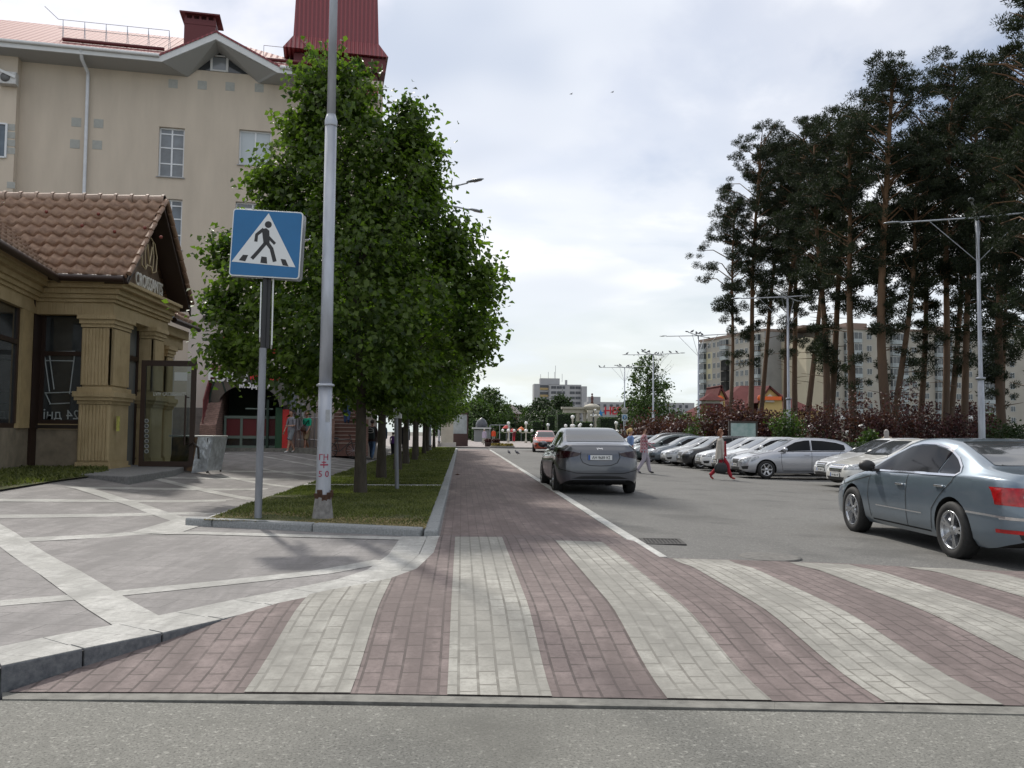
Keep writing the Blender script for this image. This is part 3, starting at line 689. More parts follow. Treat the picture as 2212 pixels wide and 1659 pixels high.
# snow guards, roof rail
mb = MB(); s0, s1 = wu(135, 90, .3)[0], wu(355, 100, .3)[0]
zsg = zroof(-.3)
mb.tube([(s0, -.3, zsg+.12), (s1, -.3, zsg+.12)], .09, 6); mb.build('snow_guard', DKRED, bld); mb = MB(); s2, s3 = wu(565, 120, .3)[0], wu(680, 126, .3)[0]; mb.tube([(s2, -.3, zsg+.12), (s3, -.3, zsg+.12)], .09, 6); mb.build('snow_guard', DKRED, bld)
mb = MB(); yq = .9; zq = zroof(yq); r0_, r1_ = wu(135, 80, -.9)[0], wu(365, 90, -.9)[0]
for k in range(6):
    x = lerp(r0_, r1_, k/5); mb.tube([(x, yq, zq), (x, yq, zq+.85)], .014, 5, cap=False); mb.tube([(x+.15, yq-.35, zroof(yq-.35)), (x, yq, zq+.8)], .012, 5, cap=False)
for h in (.85, .45): mb.tube([(r0_-.2, yq, zq+h), (r1_, yq, zq+h)], .014, 5)
mb.tube([(r0_-.7, yq-.3, zq+1.25), (r0_-.2, yq, zq+.85)], .014, 5); mb.build('roof_rail', mat('zinc', (.4, .41, .43), .4, .7), bld); mb = MB()
for k in range(2): x = lerp(s2, s3, k*.5); mb.tube([(x, yq, zq-.2), (x, yq, zq+.6)], .014, 5, cap=False)
mb.tube([(s2, yq, zq+.6), (lerp(s2, s3, .8), yq, zq+.6)], .014, 5)
mb.build('roof_rail', mat('zinc', (.4, .41, .43), .4, .7), bld)
# downpipe
p0 = wu(175, 112, ov); p1 = wu(192, 160); p2 = wu(183, 420)
mb = MB(); mb.tube([(p0[0], -ov-.05, zF0-.12), (p0[0]+.02, -ov+.1, zF0-.5), (p1[0], -.16, p1[1]), (p1[0], -.14, p1[1]-.3), (p2[0]+.05, -.14, .2)], .075, 10); mb.build('downpipe', mat('pipe_white', (.62, .64, .67), .4, var=.08, vscale=3), bld)
# tower with flared red roof
tw_y = 1.5; t0 = wu(655, 110, -tw_y+.2)[0]; t1 = wu(812, 130, -tw_y+.2)[0]; ty0, ty1 = 0.9, 0.9+(t1-t0)
zsk = wu(640, 100, -.9)[1]; tc_ = (t0+t1)/2; hw = (t1-t0)/2
def ring(cx, cy, h, z): return [(cx-h, cy-h, z), (cx+h, cy-h, z), (cx+h, cy+h, z), (cx-h, cy+h, z)]
def loft(mb, rings, m=0):
    vs = [v for r in rings for v in r]; fs = []
    for i in range(len(rings)-1):
        for k in range(4): fs.append((i*4+k, i*4+(k+1) % 4, (i+1)*4+(k+1) % 4, (i+1)*4+k))
    fs.append((3, 2, 1, 0)); n = len(rings)*4; fs.append((n-4, n-3, n-2, n-1)); mb.add(vs, fs, m)
cyc = ty0+hw
la, _ = wu(612, 105, -.2); lb, zl_ = wu(838, 118, -.2); zla = wu(612, 104, -.2)[1]
ua_, za_ = wu(640, 88, -.9); ub_, zb2 = wu(822, 100, -.9); ut, zt = wu(652, -60, -1.2); uu, zu = wu(812, -60, -1.2)
cxx = (la+lb)/2; H0 = (lb-la)/2; H1 = (ub_-ua_)/2; H2 = (uu-ut)/2
mb = MB(); loft(mb, [ring(cxx, -.1+H0, H0, zla-.05), ring(cxx, -.1+H0, H1, za_), ring(cxx, -.1+H0, H2*.99, zt+3), ring(cxx, -.1+H0, .3, zt+7)]); mb.build('tower_roof', RROOF, bld)
mb = MB(); mb.bb(cxx-H1*.98, cxx+H1*.98, -.1+H0-H1, -.1+H0+H1, zE-1, zla-.1); mb.bb(cxx+H1*.5, cxx+H0*.96, -.35+H0-H1, -.1+H0+H1, zla-.75, zla-.1); mb.build('tower_wall', DKRED, bld)
# lower roof right of the tower base
mb = MB(); q0, zq0 = wu(725, 140, .4); q1, zq1 = wu(812, 140, .4)
mb.slab([(q0-1.2, -.9, zE-.2), (q1+.1, -.9, zE-.95), (q1+.25, 1.5, zE+1.1), (q0-1.2, 1.5, zE+1.1)], .08); mb.build('porch_roof', RROOF, bld)
mb = MB(); mb.slab([(q1-.15, -.95, zE-1.15), (q1+.1, -.95, zE-1.0), (q1+.32, .8, zE+.5), (q1+.1, .8, zE+.3)], .12); mb.build('porch_trim', WHITE_T, bld)
# ground-floor strip: pale render and shop signs
mb = MB(); a0 = wu(408, 690)[0]; mb.bb(a0, uR-.01, -.03, -.002, .0, wu(408, 640)[1]); mb.build('ground_floor_wall', WALL2, bld)
REDS = mat('red_board', (.62, .03, .03), .4); REDD = mat('dark_red_panel', (.13, .012, .015), .5)
a, c = wu(478, 776, .1); b, d = wu(530, 730, .1); mb = MB(); mb.bb(a, b, -.14, -.04, c, d); mb.bb(b+.3, b+1.9, -.14, -.04, d-.75, d+.1); sgn = mb.build('shop_sign', REDS, bld)
text_obj('lettering', 'Б', .42, mat('sign_white', (.8, .8, .8), .5), sgn, (b-.25, -.15, c+.35), (PI/2, 0, 0), .004, .01)
mb = MB(); mb.bb(*(wu(440, 690)[0], wu(560, 690)[0]), -.32, -.03, wu(440, 694)[1], wu(440, 683)[1]); mb.build('canopy', DARKF, bld)
# arched entrance kiosk with lettering
ent = empty('entrance_pavilion', B0, BA, 'dark arched clothing-shop entrance with red panels between the brick steps and the red wall', 'pavilion')
DG = mat('dark_green', (.012, .035, .022), .6); ALU = mat('aluminium', (.17, .22, .19), .5, .3); DOME = mat('smoked_dome', (.09, .082, .075), .25, spec=.7)
y0e = -3.0
def we(px, py, o=3.0): return wu(px, py, o)
xa, zt0 = we(452, 872); xb = we(622, 872)[0]; zc0 = we(500, 872)[1]; zg = we(500, 968)[1]; ztop = we(540, 770)[1]
xm = (xa+xb)/2; rx_ = (xb-xa)/2; rz_ = ztop-zc0
mb = MB(); N = 18
arc = [(xm+rx_*math.cos(PI-PI*i/N), zc0+rz_*math.sin(PI*i/N)) for i in range(N+1)]
vs = []; fs = []
for j, (sc_, yy) in enumerate(((1.0, y0e), (1.0, y0e+1.2), (1.0, 0))):
    vs += [(xm+(x-xm)*sc_, yy, zc0+(z-zc0)*sc_) for x, z in arc]
for j in range(2):
    for i in range(N): fs.append((j*(N+1)+i, j*(N+1)+i+1, (j+1)*(N+1)+i+1, (j+1)*(N+1)+i))
mb.add(vs, fs, 0, True)
# fascia crescent carrying the letters
inn = [(xm+rx_*.78*math.cos(PI-PI*i/N), zc0-.1+rz_*.45*math.sin(PI*i/N)) for i in range(N+1)]
mb.add([(x, y0e, z) for x, z in arc]+[(x, y0e, z) for x, z in inn], [(i, N+1+i, N+2+i, i+1) for i in range(N)], 0)
mb.build('arched_canopy', DOME, ent)
mb = MB()
for i in (4, 7, 9, 12): mb.tube([(arc[i][0], y0e-.02, arc[i][1]), (inn[i][0], y0e-.02, inn[i][1])], .03, 5)
for i in range(N): mb.tube([(arc[i][0], y0e-.01, arc[i][1]), (arc[i+1][0], y0e-.01, arc[i+1][1])], .035, 5)
mb.build('canopy_rib', DG, ent)
mb = MB(); mb.bb(xa+.1, xb-.1, -.06, -.035, zg, zc0+.9); mb.bb(xa, xa+.1, y0e, -.05, zg, zc0+.1); mb.bb(xb-.9, xb-.8, y0e+.3, -.05, zg, zc0+.2); mb.build('back_wall', DG, ent)
za1 = we(500, 904, 2.2)[1]; zb1 = we(500, 941, 2.2)[1]; x1 = we(484, 930, 2.2)[0]; x2 = we(595, 930, 2.2)[0]
mb = MB(); mb.bb(x1, x2, -2.25, -2.2, zb1, za1); mb.build('red_panel', REDD, ent)
mb = MB(); mb.bb(x1, x2+.1, -2.3, -2.2, za1+.003, za1+.12); mb.bb(x1, x2+.1, -2.3, -2.2, zb1-.12, zb1-.003)
for x in (x1+.05, x1+.72, x2+.05, x1+1.4): mb.bb(x-.05, x+.05, -2.31, -2.19, zg, za1-.0)
mb.bb(x1, x2, -2.3, -2.2, zg, zg+.1); mb.build('frame', ALU, ent)
mb = MB(); mb.bb(x1, x2, -2.23, -2.2, zg+.1, zb1-.12); mb.build('shop_window', mat('black_glass', (.012, .013, .014), .1, spec=.7), ent)
mb = MB(); mb.tube([(x1+.9, -2.6, za1+.42), (x2-.1, -2.6, za1+.42)], .04, 6); mb.build('tube_lamp', ALU, ent)
mb = MB(); mb.bb(*(we(594, 900)[0], we(609, 900)[0]), -2.6, -2.5, zg, we(594, 880)[1]); mb.build('green_panel', mat('green_panel', (.015, .07, .03), .5), ent)
mb = MB(); mb.bb(*(we(609.5, 900)[0], we(623, 900)[0]), -2.6, -.1, zg, we(609, 884)[1]); mb.build('red_wall', REDS, ent)
mb = MB(); mb.bb(xa-.3, we(720, 960)[0], -2.9, -.05, zg-.3, zg); mb.build('plinth', CONCR, ent)
ltr = mat('letter_white', (.75, .75, .75), .4)
text_obj('lettering', 'EURO', .62, ltr, ent, (we(492, 826)[0], y0e-.03, we(492, 824)[1]), (PI/2, 0, 0), .02, .015, 'CENTER')
text_obj('lettering', 'мода', .5, REDS, ent, (we(575, 824)[0]-.05, y0e-.03, we(575, 820)[1]), (PI/2, 0, 0), .02, .015, 'CENTER')
text_obj('lettering', 'мода н', .38, ltr, ent, (we(550, 840)[0], y0e-.05, we(550, 838)[1]), (PI/2, 0, 0), .02, .012, 'CENTER')
# brick steps with red railing left of it
BRK = m_paver('brick_wall', (.26, .155, .125), (.33, .21, .17), (.17, .12, .10), bw=.25, rh=.075, ms=.012, rot=0, dirt=.2)
b_ = MATS['brick_wall'].node_tree
for n in b_.nodes:
    if n.type == 'MAPPING' and abs(n.inputs['Rotation'].default_value[0]) < 1e-6 and n.outputs[0].links and n.outputs[0].links[0].to_node.type == 'TEX_BRICK': n.inputs['Rotation'].default_value = (PI/2, 0, -BA)
stp = empty('brick_staircase', B0, BA, 'brick steps with a rusty red railing rising left of the arched entrance', 'stairs')
mb = MB(); sx0, sx1 = we(395, 930, 3.4)[0], we(440, 930, 3.4)[0]
for i in range(9): mb.bb(sx0-1.5, sx1-.02, -4.3+i*.3, -.05, zg+i*.19-(.3 if i == 0 else 0), zg+(i+1)*.19)
mb.build('steps', mat('grey_steps', (.17, .155, .145), .85, var=.2, vscale=5), stp)
mb = MB(); mb.prism([(sx1, -4.6), (sx1+.62, -4.6), (sx1+.62, -.04), (sx1, -.04)], zg-.3, lambda x, y: zg+.95+(y+4.6)*.6); mb.build('side_wall', BRK, stp)
mb = MB()
for i in range(8):
    y = -4.5+i*.5; zt_ = zg+.95+(y+4.6)*.6; mb.tube([(sx1+.1, y, zt_), (sx1+.1, y, zt_+.95)], .025, 5)
mb.tube([(sx1+.1, -4.5, zg+1.95), (sx1+.1, -1, zg+1.95+2.1)], .03, 6); mb.tube([(sx1+.1, -4.5, zg+1.15), (sx1+.1, -1, zg+1.15+2.1)], .03, 6)
mb.slab([(sx1+.1, -4.5, zg+1.2), (sx1+.1, -1, zg+3.3), (sx1+.1, -1, zg+3.95), (sx1+.1, -4.5, zg+1.85)], .015)
mb.build('railing', mat('rusty_red', (.16, .035, .035), .6, var=.3, vscale=6), stp)
# second stairs behind the trunks
st2 = empty('brick_staircase', B0, BA, 'wide brick steps with pale nosings behind the linden trunks and the parked bicycle', 'stairs')
fx0, fx1 = wu(722, 930, 1.5)[0], wu(775, 930, 1.5)[0]; zg2 = wu(740, 965, 3)[1]
mb = MB()
for i in range(11): mb.bb(fx0, fx1, -3.0+i*.3, -.1+(1 if i > 5 else 0), zg2+i*.17-(.4 if i == 0 else 0), zg2+(i+1)*.17-.03)
mb.build('steps', mat('brown_steps', (.16, .085, .07), .85, var=.2, vscale=6), st2)
mb = MB()
for i in range(11): mb.bb(fx0, fx1, -3.03+i*.3, -2.7+i*.3, zg2+(i+1)*.17-.029, zg2+(i+1)*.17)
mb.build('nosing', mat('step_nosing', (.40, .33, .29), .8), st2)
mb = MB(); mb.bb(fx1, fx1+.35, -3.1, -.1, zg2-.4, zg2+1.2); mb.bb(fx0-.35, fx0, -3.1, -.1, zg2-.4, zg2+1.2); mb.build('side_wall', BRK, st2)
# glazed strip with downpipes right of the red wall, electrical cabinet
mb = MB(); a, b = wu(640, 900)[0], wu(700, 900)[0]
for i in range(7): x = lerp(a, b, i/6); mb.tube([(x, -.25, .3), (x, -.25, 4.4)], .035, 6)
for z in (1.0, 2.0, 3.2, 4.3): mb.tube([(a, -.25, z), (b, -.25, z)], .03, 6)
mb.build('steel_grille', mat('galvanised', (.38, .39, .40), .45, .6), bld)
mb = MB(); mb.bb(*(wu(612, 860, 1.5)[0], wu(640, 860, 1.5)[0]), -1.4, -.6, wu(612, 884, 1.5)[1], wu(612, 846, 1.5)[1]); mb.build('service_cabinet', mat('cabinet_grey', (.22, .24, .26), .5), bld)
for (px, py, w_) in ((650, 885, 1), (665, 885, 1)): pass
window(bld, *wr(632, 870, 655, 930), y=-.1, sill=False)
# street side of the block further back, mostly behind the lindens
bk = empty('street_building', (0, 0, 0), 0, 'low pale shop row seen through the linden trunks beside the far pavement', 'building')
mb = MB(); mb.bb(-16, -7.0, 50, 64, 0, 6.5); mb.build('wall', WALL2, bk)
mb = MB(); mb.bb(-16.4, -6.6, 49.6, 64.4, 6.5, 7.0); mb.build('roof', DKRED, bk)
for k in range(3):
    mb = MB(); mb.bb(-6.99, -6.95, 51.5+k*4.2, 54.5+k*4.2, .4, 3.2); f = mb.build('window', GLASSD, bk); mb = MB(); mb.bb(-6.96, -6.90, 51.4+k*4.2, 54.6+k*4.2, 3.2, 3.35); mb.build('frame', DARKF, f)
mb = MB(); mb.bb(-15, -7.5, 49.96, 49.99, .4, 3.6); mb.build('shop_window', mat('shop_dark', (.025, .027, .03), .15, spec=.7), bk)
# ------------------------------------------------ bakery kiosk
OCH = mat('ochre_render', (.47, .35, .18), .85, var=.14, vscale=2.5, bump=.35, bscale=70, detail=6)
g = NG('ochre_fluted', .85); v = g.n('ShaderNodeTexCoord').outputs['Object']
n_ = g.noise(26, 3, .7, vec=g.map(scale=(1, 1, .06), vec=v)); n2_ = g.noise(2, 4, .6, vec=v)
g.col(g.mix(g.ramp(n2_, [(.3, 0), (.7, 1)]), (.42, .32, .175), (.54, .42, .245))); g.bump(n_, .9, .03); OCHF = g.m
TILE = mat('clay_tile', (.19, .11, .07), .6, var=.3, vscale=6, bump=.2, bscale=90, col2=(.37, .235, .155), detail=8)
TILE_R = mat('ridge_tile', (.36, .26, .20), .65, var=.2, vscale=7, bump=.2)
BRN = mat('dark_brown', (.035, .018, .012), .45); PLQ = mat('travertine', (.26, .215, .155), .85, var=.25, vscale=3, bump=.2, coord='Object')
KGL = mat('shop_glass', (.035, .04, .042), .05, spec=.9, var=.6, vscale=.7)
ks = empty('bakery_kiosk', (0, 0, 0), 0, 'ochre bakery kiosk with brown clay tile roof and glazed door, left edge of the street', 'kiosk')
FY = 19.75; EX = -7.92                        # front wall plane, east wall plane
ZE = 4.78; RY = 21.45; ZR = 7.05; BY = 23.2; ZG = .35
def kf(px, py): p = at(px, py, FY); return p.x, p.z
def ke(px, py):                              # on the east wall
    d = ray(px, py); t = (EX-CAM.x)/d.x; p = CAM+d*t; return p.y, p.z
# roof tiles: wavy pantile surface
def tiles(mb, p0, du, dv, L, H, pw=.30, rowh=.38, m=0, amp=.065):
    """p0 eave corner, du along the eave, dv up the slope"""
    n = du.cross(dv).normalized(); rows = max(1, round(H/rowh)); rh = H/rows; nu = int(L/pw*6)+1
    for r in range(rows):
        vs = []
        for q, (vv, lift) in enumerate(((-.05, .045), (-.05, .10), (rh+.02, .015))):
            for i in range(nu+1):
                u = L*i/nu; s = math.cos(2*PI*u/pw); h = amp*(s if s > 0 else s*.35)
                vs.append(p0+du*u+dv*(r*rh+vv)+n*(lift+h-(0 if q else .04)))
        k = nu+1; mb.add(vs, [(i, i+1, k+i+1, k+i) for i in range(nu)]+[(k+i, k+i+1, 2*k+i+1, 2*k+i) for i in range(nu)], m, True)
rise = ZR-ZE; run = RY-(FY-.45); sl_ = math.hypot(rise, run); dv = Vector((0, run/sl_, rise/sl_))
WX = -30.0
mb = MB(); tiles(mb, Vector((WX, FY-.45, ZE)), Vector((1, 0, 0)), dv, EX+.5-WX, sl_, pw=.31); rf = mb.build('roof', TILE, ks, fix=False)
run2 = BY+.45-RY; sl2 = math.hypot(rise, run2); mb = MB(); tiles(mb, Vector((EX+.5, BY+.45, ZE)), Vector((-1, 0, 0)), Vector((0, -run2/sl2, rise/sl2)), EX+.5-WX, sl2, pw=.31); mb.build('roof', TILE, ks)
mb = MB(); x = EX+.5
while x > -20:
    mb.tube([(x, RY, ZR+.05), (x-.40, RY, ZR+.05)], [.115, .10], 10); mb.tube([(x, RY, ZR+.05), (x-.06, RY, ZR+.05)], .135, 10); x -= .38
mb.build('ridge_tile', TILE_R, rf)
mb = MB()
for (px, py) in ((103, 465), (180, 495), (250, 508), (315, 500), (215, 470), (350, 520)):
    d = ray(px, py); n = Vector((0, -rise, run)).normalized(); t = (Vector((0, FY-.45, ZE))-CAM).dot(n)/d.dot(n); p = CAM+d*t+n*.1; mb.ball((p.x, p.y, p.z), .045, 6)
mb.build('snow_stop', mat('stop_red', (.20, .045, .03), .6), rf)
# verge (dark rake boards and tile edge) at the east gable
mb = MB()
mb.slab([(EX+.5, FY-.5, ZE-.02), (EX+.5, RY, ZR-.02), (EX+.5, RY, ZR-.12), (EX+.5, FY-.5, ZE-.12)], -.04)
mb.slab([(EX+.5, RY, ZR), (EX+.5, BY+.55, ZE-.05), (EX+.5, BY+.55, ZE-.27), (EX+.5, RY, ZR-.22)], -.04)
mb.slab([(EX-.02, RY, ZR-.06), (EX+.5, RY, ZR-.06), (EX+.5, BY+.5, ZE-.12), (EX-.02, BY+.5, ZE-.12)], .04)
mb.slab([(EX-.02, RY, ZR-.06), (EX+.5, RY, ZR-.06), (EX+.5, FY-.45, ZE-.12), (EX-.02, FY-.45, ZE-.12)], -.04)
mb.build('rake_board', BRN, ks)
mb = MB()
for s in range(9):
    t = (s+.0)/9; a = Vector((EX+.44, lerp(RY, BY+.5, t), lerp(ZR, ZE, t))); b = Vector((EX+.44, lerp(RY, BY+.5, t+.12), lerp(ZR, ZE, t+.12)))
    mb.tube([a+Vector((.1, 0, .04)), b+Vector((.1, 0, .09))], .06, 6)
    a = Vector((EX+.44, lerp(RY, FY-.5, t), lerp(ZR, ZE, t))); b = Vector((EX+.44, lerp(RY, FY-.5, t+.12), lerp(ZR, ZE, t+.12))); mb.tube([a+Vector((.1, 0, .04)), b+Vector((.1, 0, .09))], .06, 6)
mb.build('verge_tile', TILE, ks)
# gable wall with the sign
GBL = mat('gable_brown', (.17, .115, .075), .8, var=.15, vscale=3)
mb = MB(); mb.slab([(EX-.02, FY-.2, ZE-.25), (EX-.02, BY+.2, ZE-.25), (EX-.02, RY, ZR-.12)], .12); mb.build('gable_wall', GBL, ks)
SG = mat('sign_brass', (.75, .60, .38), .4)
text_obj('sign_lettering', 'LVIV', .44, mat('sign_cream', (.8, .76, .68), .5), ks, (EX+.05, 20.28, ZE+.12), (PI/2, 0, PI/2), .015, .004, 'CENTER', .8)
text_obj('sign_lettering', 'CROISSANTS', .46, mat('sign_cream', (.8, .76, .68), .5), ks, (EX+.05, 21.85, ZE+.12), (PI/2, 0, PI/2), .015, .004, 'CENTER', .70)
mb = MB(); cx0, cz0 = 21.75, ZE+.98
def yz(a, b): return (EX+.06, cx0+a*1.15, cz0+b*1.15)
mb.tube([yz(-.42, -.28), yz(-.46, .05), yz(-.30, .32), yz(0, .42), yz(.30, .32), yz(.46, .05), yz(.42, -.28), yz(.2, -.34), yz(.12, -.22), yz(-.12, -.22), yz(-.2, -.34), yz(-.42, -.28)], .016, 5)
mb.tube([yz(-.14, .22), yz(0, -.18), yz(.14, .22)], .022, 5)
for s in (-1, 1): mb.tube([yz(s*.2, -.3), yz(s*.26, .02), yz(s*.18, .34)], .014, 5)
mb.build('sign_emblem', SG, ks)
# entablature: stepped cornice all along the front and the east side
def cornice(mb, pts, steps, closed=False):
    P = [Vector(p) for p in pts]
    for z0, z1, o in steps:
        Q = []
        for i, p in enumerate(P):
            d0 = (P[i]-P[i-1]).normalized() if i else (P[1]-P[0]).normalized(); d1 = (P[i+1]-P[i]).normalized() if i < len(P)-1 else d0
            n0 = Vector((d0.y, -d0.x)); n1 = Vector((d1.y, -d1.x)); n = (n0+n1); n = n/(n.length_squared/2 if n.length else 1); Q.append(p+n*o)
        for i in range(len(P)-1):
            a, b, c, d = P[i]-Vector((0, 0)), P[i+1], Q[i+1], Q[i]
            mb.prism([tuple(d), tuple(c), tuple(b), tuple(a)], z0, z1)
COR = [(ZE-.52, ZE-.44, .10), (ZE-.44, ZE-.34, .16), (ZE-.34, ZE-.22, .22), (ZE-.22, ZE-.12, .34), (ZE-.12, ZE-.04, .42)]
mb = MB(); cornice(mb, [(WX, FY), (EX, FY), (EX, BY+.1)], COR); cornice(mb, [(WX, FY), (EX, FY), (EX, BY+.1)], [(ZE-.80, ZE-.52, .05)]); mb.build('cornice', OCHF, ks, bevel=.012)
mb = MB(); mb.bb(WX, EX-.05, FY+.02, BY, ZE-.8, ZE-.03); mb.build('ceiling_slab', OCH, ks)
mb = MB(); mb.tube([(-9.4, FY-.55, ZE-.03), (EX+.45, FY-.55, ZE-.06)], .085, 10); mb.build('gutter', BRN, ks); mb = MB(); mb.tube([(EX+.45, BY+.62, ZE-.06), (EX-1, BY+.62, ZE-.05)], .085, 8); mb.build('gutter', BRN, ks)
# piers
def pier(cx, cy, w, d, ztop, zbot=ZG):
    mb = MB()
    for (z0, z1, e) in ((zbot-.2, zbot+.22, .09), (zbot+.22, zbot+.32, .05), (zbot+.32, zbot+1.62, .02), (zbot+1.62, zbot+1.70, .05), (zbot+1.70, zbot+1.78, .10), (zbot+1.78, zbot+1.90, .13), (zbot+1.90, zbot+2.0, .06), (zbot+2.0, ztop-.28, -.02), (ztop-.28, ztop-.2, .03), (ztop-.2, ztop-.1, .06), (ztop-.1, ztop, .1)):
        mb.bb(cx-w/2-e, cx+w/2+e, cy-d/2-e, cy+d/2+e, z0, z1)
    n = 9
    for i in range(n):
        x = lerp(cx-w/2+.03, cx+w/2-.03, i/(n-1)); mb.tube([(x, cy-d/2+.03, zbot+2.05), (x, cy-d/2+.03, ztop-.3)], .055, 6, cap=False); mb.tube([(x, cy-d/2-.01, zbot+.36), (x, cy-d/2-.01, zbot+1.6)], .05, 6, cap=False)
        y = lerp(cy-d/2+.03, cy+d/2-.03, i/(n-1)); mb.tube([(cx+w/2-.03, y, zbot+2.05), (cx+w/2-.03, y, ztop-.3)], .055, 6, cap=False)
    return mb.build('pier', OCHF, ks, bevel=.006)
pxl = kf(173, 900)[0]; pxr = kf(238, 900)[0]
pier((pxl+pxr)/2, FY+.47, pxr-pxl, 1.0, ZE-.8)
pier(-8.02, 22.35, .5, .7, ZE-.8); pier(-8.25, 23.9, .5, .5, ZE-1.1)
# yellow sticker on the pier
u, z = kf(252, 915); mb = MB(); mb.box((pxr+.1, FY+.2, z), (.012, .16, .34), 0); mb.build('sticker', mat('yellow_sticker', (.55, .52, .12), .6, var=.4, vscale=12), ks)
# front wall: parapet, windows
wx0, wz0 = kf(62, 915); wx1 = pxl; ztopw = kf(100, 668)[1]
mb = MB(); mb.bb(WX, pxl, FY+.15, FY+.45, ZG-.3, wz0-.12); mb.build('plinth_wall', PLQ, ks)
mb = MB(); mb.bb(WX, pxl, FY+.10, FY+.2, wz0-.11, wz0-.02); mb.build('window_sill', DARKF, ks)
def kwin(x0, x1, z0, z1, y, t=.62):
    mb = MB(); f = .09
    mb.bb(x0, x0+f, y, y+.1, z0, z1); mb.bb(x1-f, x1, y, y+.1, z0, z1); mb.bb(x0+f, x1-f, y, y+.1, z0, z0+f); mb.bb(x0+f, x1-f, y, y+.1, z1-f, z1); zt_ = lerp(z0, z1, t); mb.bb(x0+f, x1-f, y, y+.1, zt_-.05, zt_+.05)
    w_ = mb.build('window', BRN, ks); mb = MB(); mb.bb(x0+.02, x1-.02, y+.04, y+.055, z0+.02, z1-.02); mb.build('pane', KGL, w_); return w_
wA = kwin(wx0+.1, wx1, wz0, ztopw, FY+.2)
mb = MB(); mb.bb(WX, wx1, FY+.16, FY+.4, ztopw, ZE-.8); mb.build('lintel', OCH, ks)
# white frame inside the window with reflected lettering
mb = MB(); a = kf(112, 760); b = kf(158, 893); y = FY+.235
for (p, q) in (((78, 668), (168, 672)), ((78, 668), (66, 905)),): P0 = kf(*p); P1 = kf(*q); mb.tube([(P0[0], y, P0[1]), (P1[0], y, P1[1])], .02, 5)
for (p, q) in (((82, 758), (152, 757)), ((80, 777), (150, 778)), ((84, 758), (96, 845)), ((152, 757), (140, 850)), ((86, 848), (148, 846)), ((96, 872), (140, 870)), ((88, 850), (98, 872)), ((96, 766), (106, 840))): P0 = kf(*p); P1 = kf(*q); mb.tube([(P0[0], y, P0[1]), (P1[0], y, P1[1])], .014, 5)
mb.build('display_frame', mat('display_white', (.42, .46, .46), .5), wA)
tx, tz = kf(122, 905); text_obj('window_lettering', '24 дні', .3, mat('display_white', (.5, .5, .5), .5), wA, (tx, y-.02, tz), (PI/2, 0, PI), .002, .0, 'CENTER', 1.0)
# slanted side wing on the left with its own roof edge
wg = R(-78)
wb0 = Vector((-9.62, FY+.1)); wb1 = Vector((-8.95, 16.0))
def wing_pt(t, off_=0, z=0):
    d = (wb1-wb0).normalized(); n = Vector((-d.y, d.x)); p = wb0.lerp(wb1, t)+n*off_; return Vector((p.x, p.y, z))
dW = (wb1-wb0).normalized(); nW = Vector((-dW.y, dW.x)); Lw = (wb1-wb0).length
mb = MB(); cornice(mb, [tuple(wb1+dW*2), tuple(wb0)], [(a, b, c) for a, b, c in COR]); 
mb = MB()
for z0, z1, o in COR+[(ZE-.80, ZE-.52, .05)]:
    p = [wb0, wb1+dW*3, wb1+dW*3+nW*o, wb0+nW*o]; mb.prism([tuple(q) for q in p], z0, z1)
mb.build('cornice', OCHF, ks)
def wingbox(t0, t1, o0, o1, z0, z1, mb):
    p = [wb0+dW*t0+nW*o0, wb0+dW*t1+nW*o0, wb0+dW*t1+nW*o1, wb0+dW*t0+nW*o1]; mb.prism([tuple(q) for q in p], z0, z1)
mb = MB(); wingbox(0, 7, -.3, -.02, ZG-.3, wz0-.1, mb); mb.build('plinth_wall', PLQ, ks)
mb = MB(); wingbox(.35, 1.05, -.3, .04, wz0-.1, ZE-.8, mb); wingbox(4.4, 7, -.3, .04, wz0-.1, ZE-.8, mb); wingbox(0, 7, -.3, -.0, ztopw, ZE-.8, mb); mb.build('pilaster', OCH, ks)
mb = MB(); wingbox(1.05, 4.4, -.12, -.02, ztopw-.1, ztopw, mb); wingbox(1.05, 1.16, -.12, -.02, wz0, ztopw-.1, mb); wingbox(1.16, 4.4, -.12, -.02, wz0-.1, wz0, mb); wingbox(1.16, 4.4, -.12, -.02, 3.2, 3.3, mb); wW = mb.build('window', BRN, ks)
mb = MB(); wingbox(1.1, 4.4, -.08, -.06, wz0, ztopw, mb); mb.build('pane', KGL, wW)
mb = MB(); tiles(mb, Vector((*(wb1+dW*3+nW*.5), ZE-.02)), Vector((*(-dW), 0)), Vector((-nW.x*.75, -nW.y*.75, .66)).normalized(), Lw+3.2, 3.2, pw=.31); mb.build('roof', TILE, ks)
mb = MB(); a = wb1+dW*3+nW*.58; b = wb0+nW*.58+dW*.1; mb.tube([(a.x, a.y, ZE-.07), (b.x, b.y, ZE-.05)], .085, 10); mb.build('gutter', BRN, ks)
dp = kf(60, 900)[0]; mb = MB(); mb.tube([(dp+.25, FY-.5, ZE-.1), (dp+.12, FY-.25, ZE-.55), (dp+.02, FY-.05, ZE-.85), (dp, FY-.03, ZG+.2)], .075, 10); mb.bb(dp-.13, dp+.13, FY-.12, FY+.2, ZG, ZE-.8); mb.build('downpipe', BRN, ks)
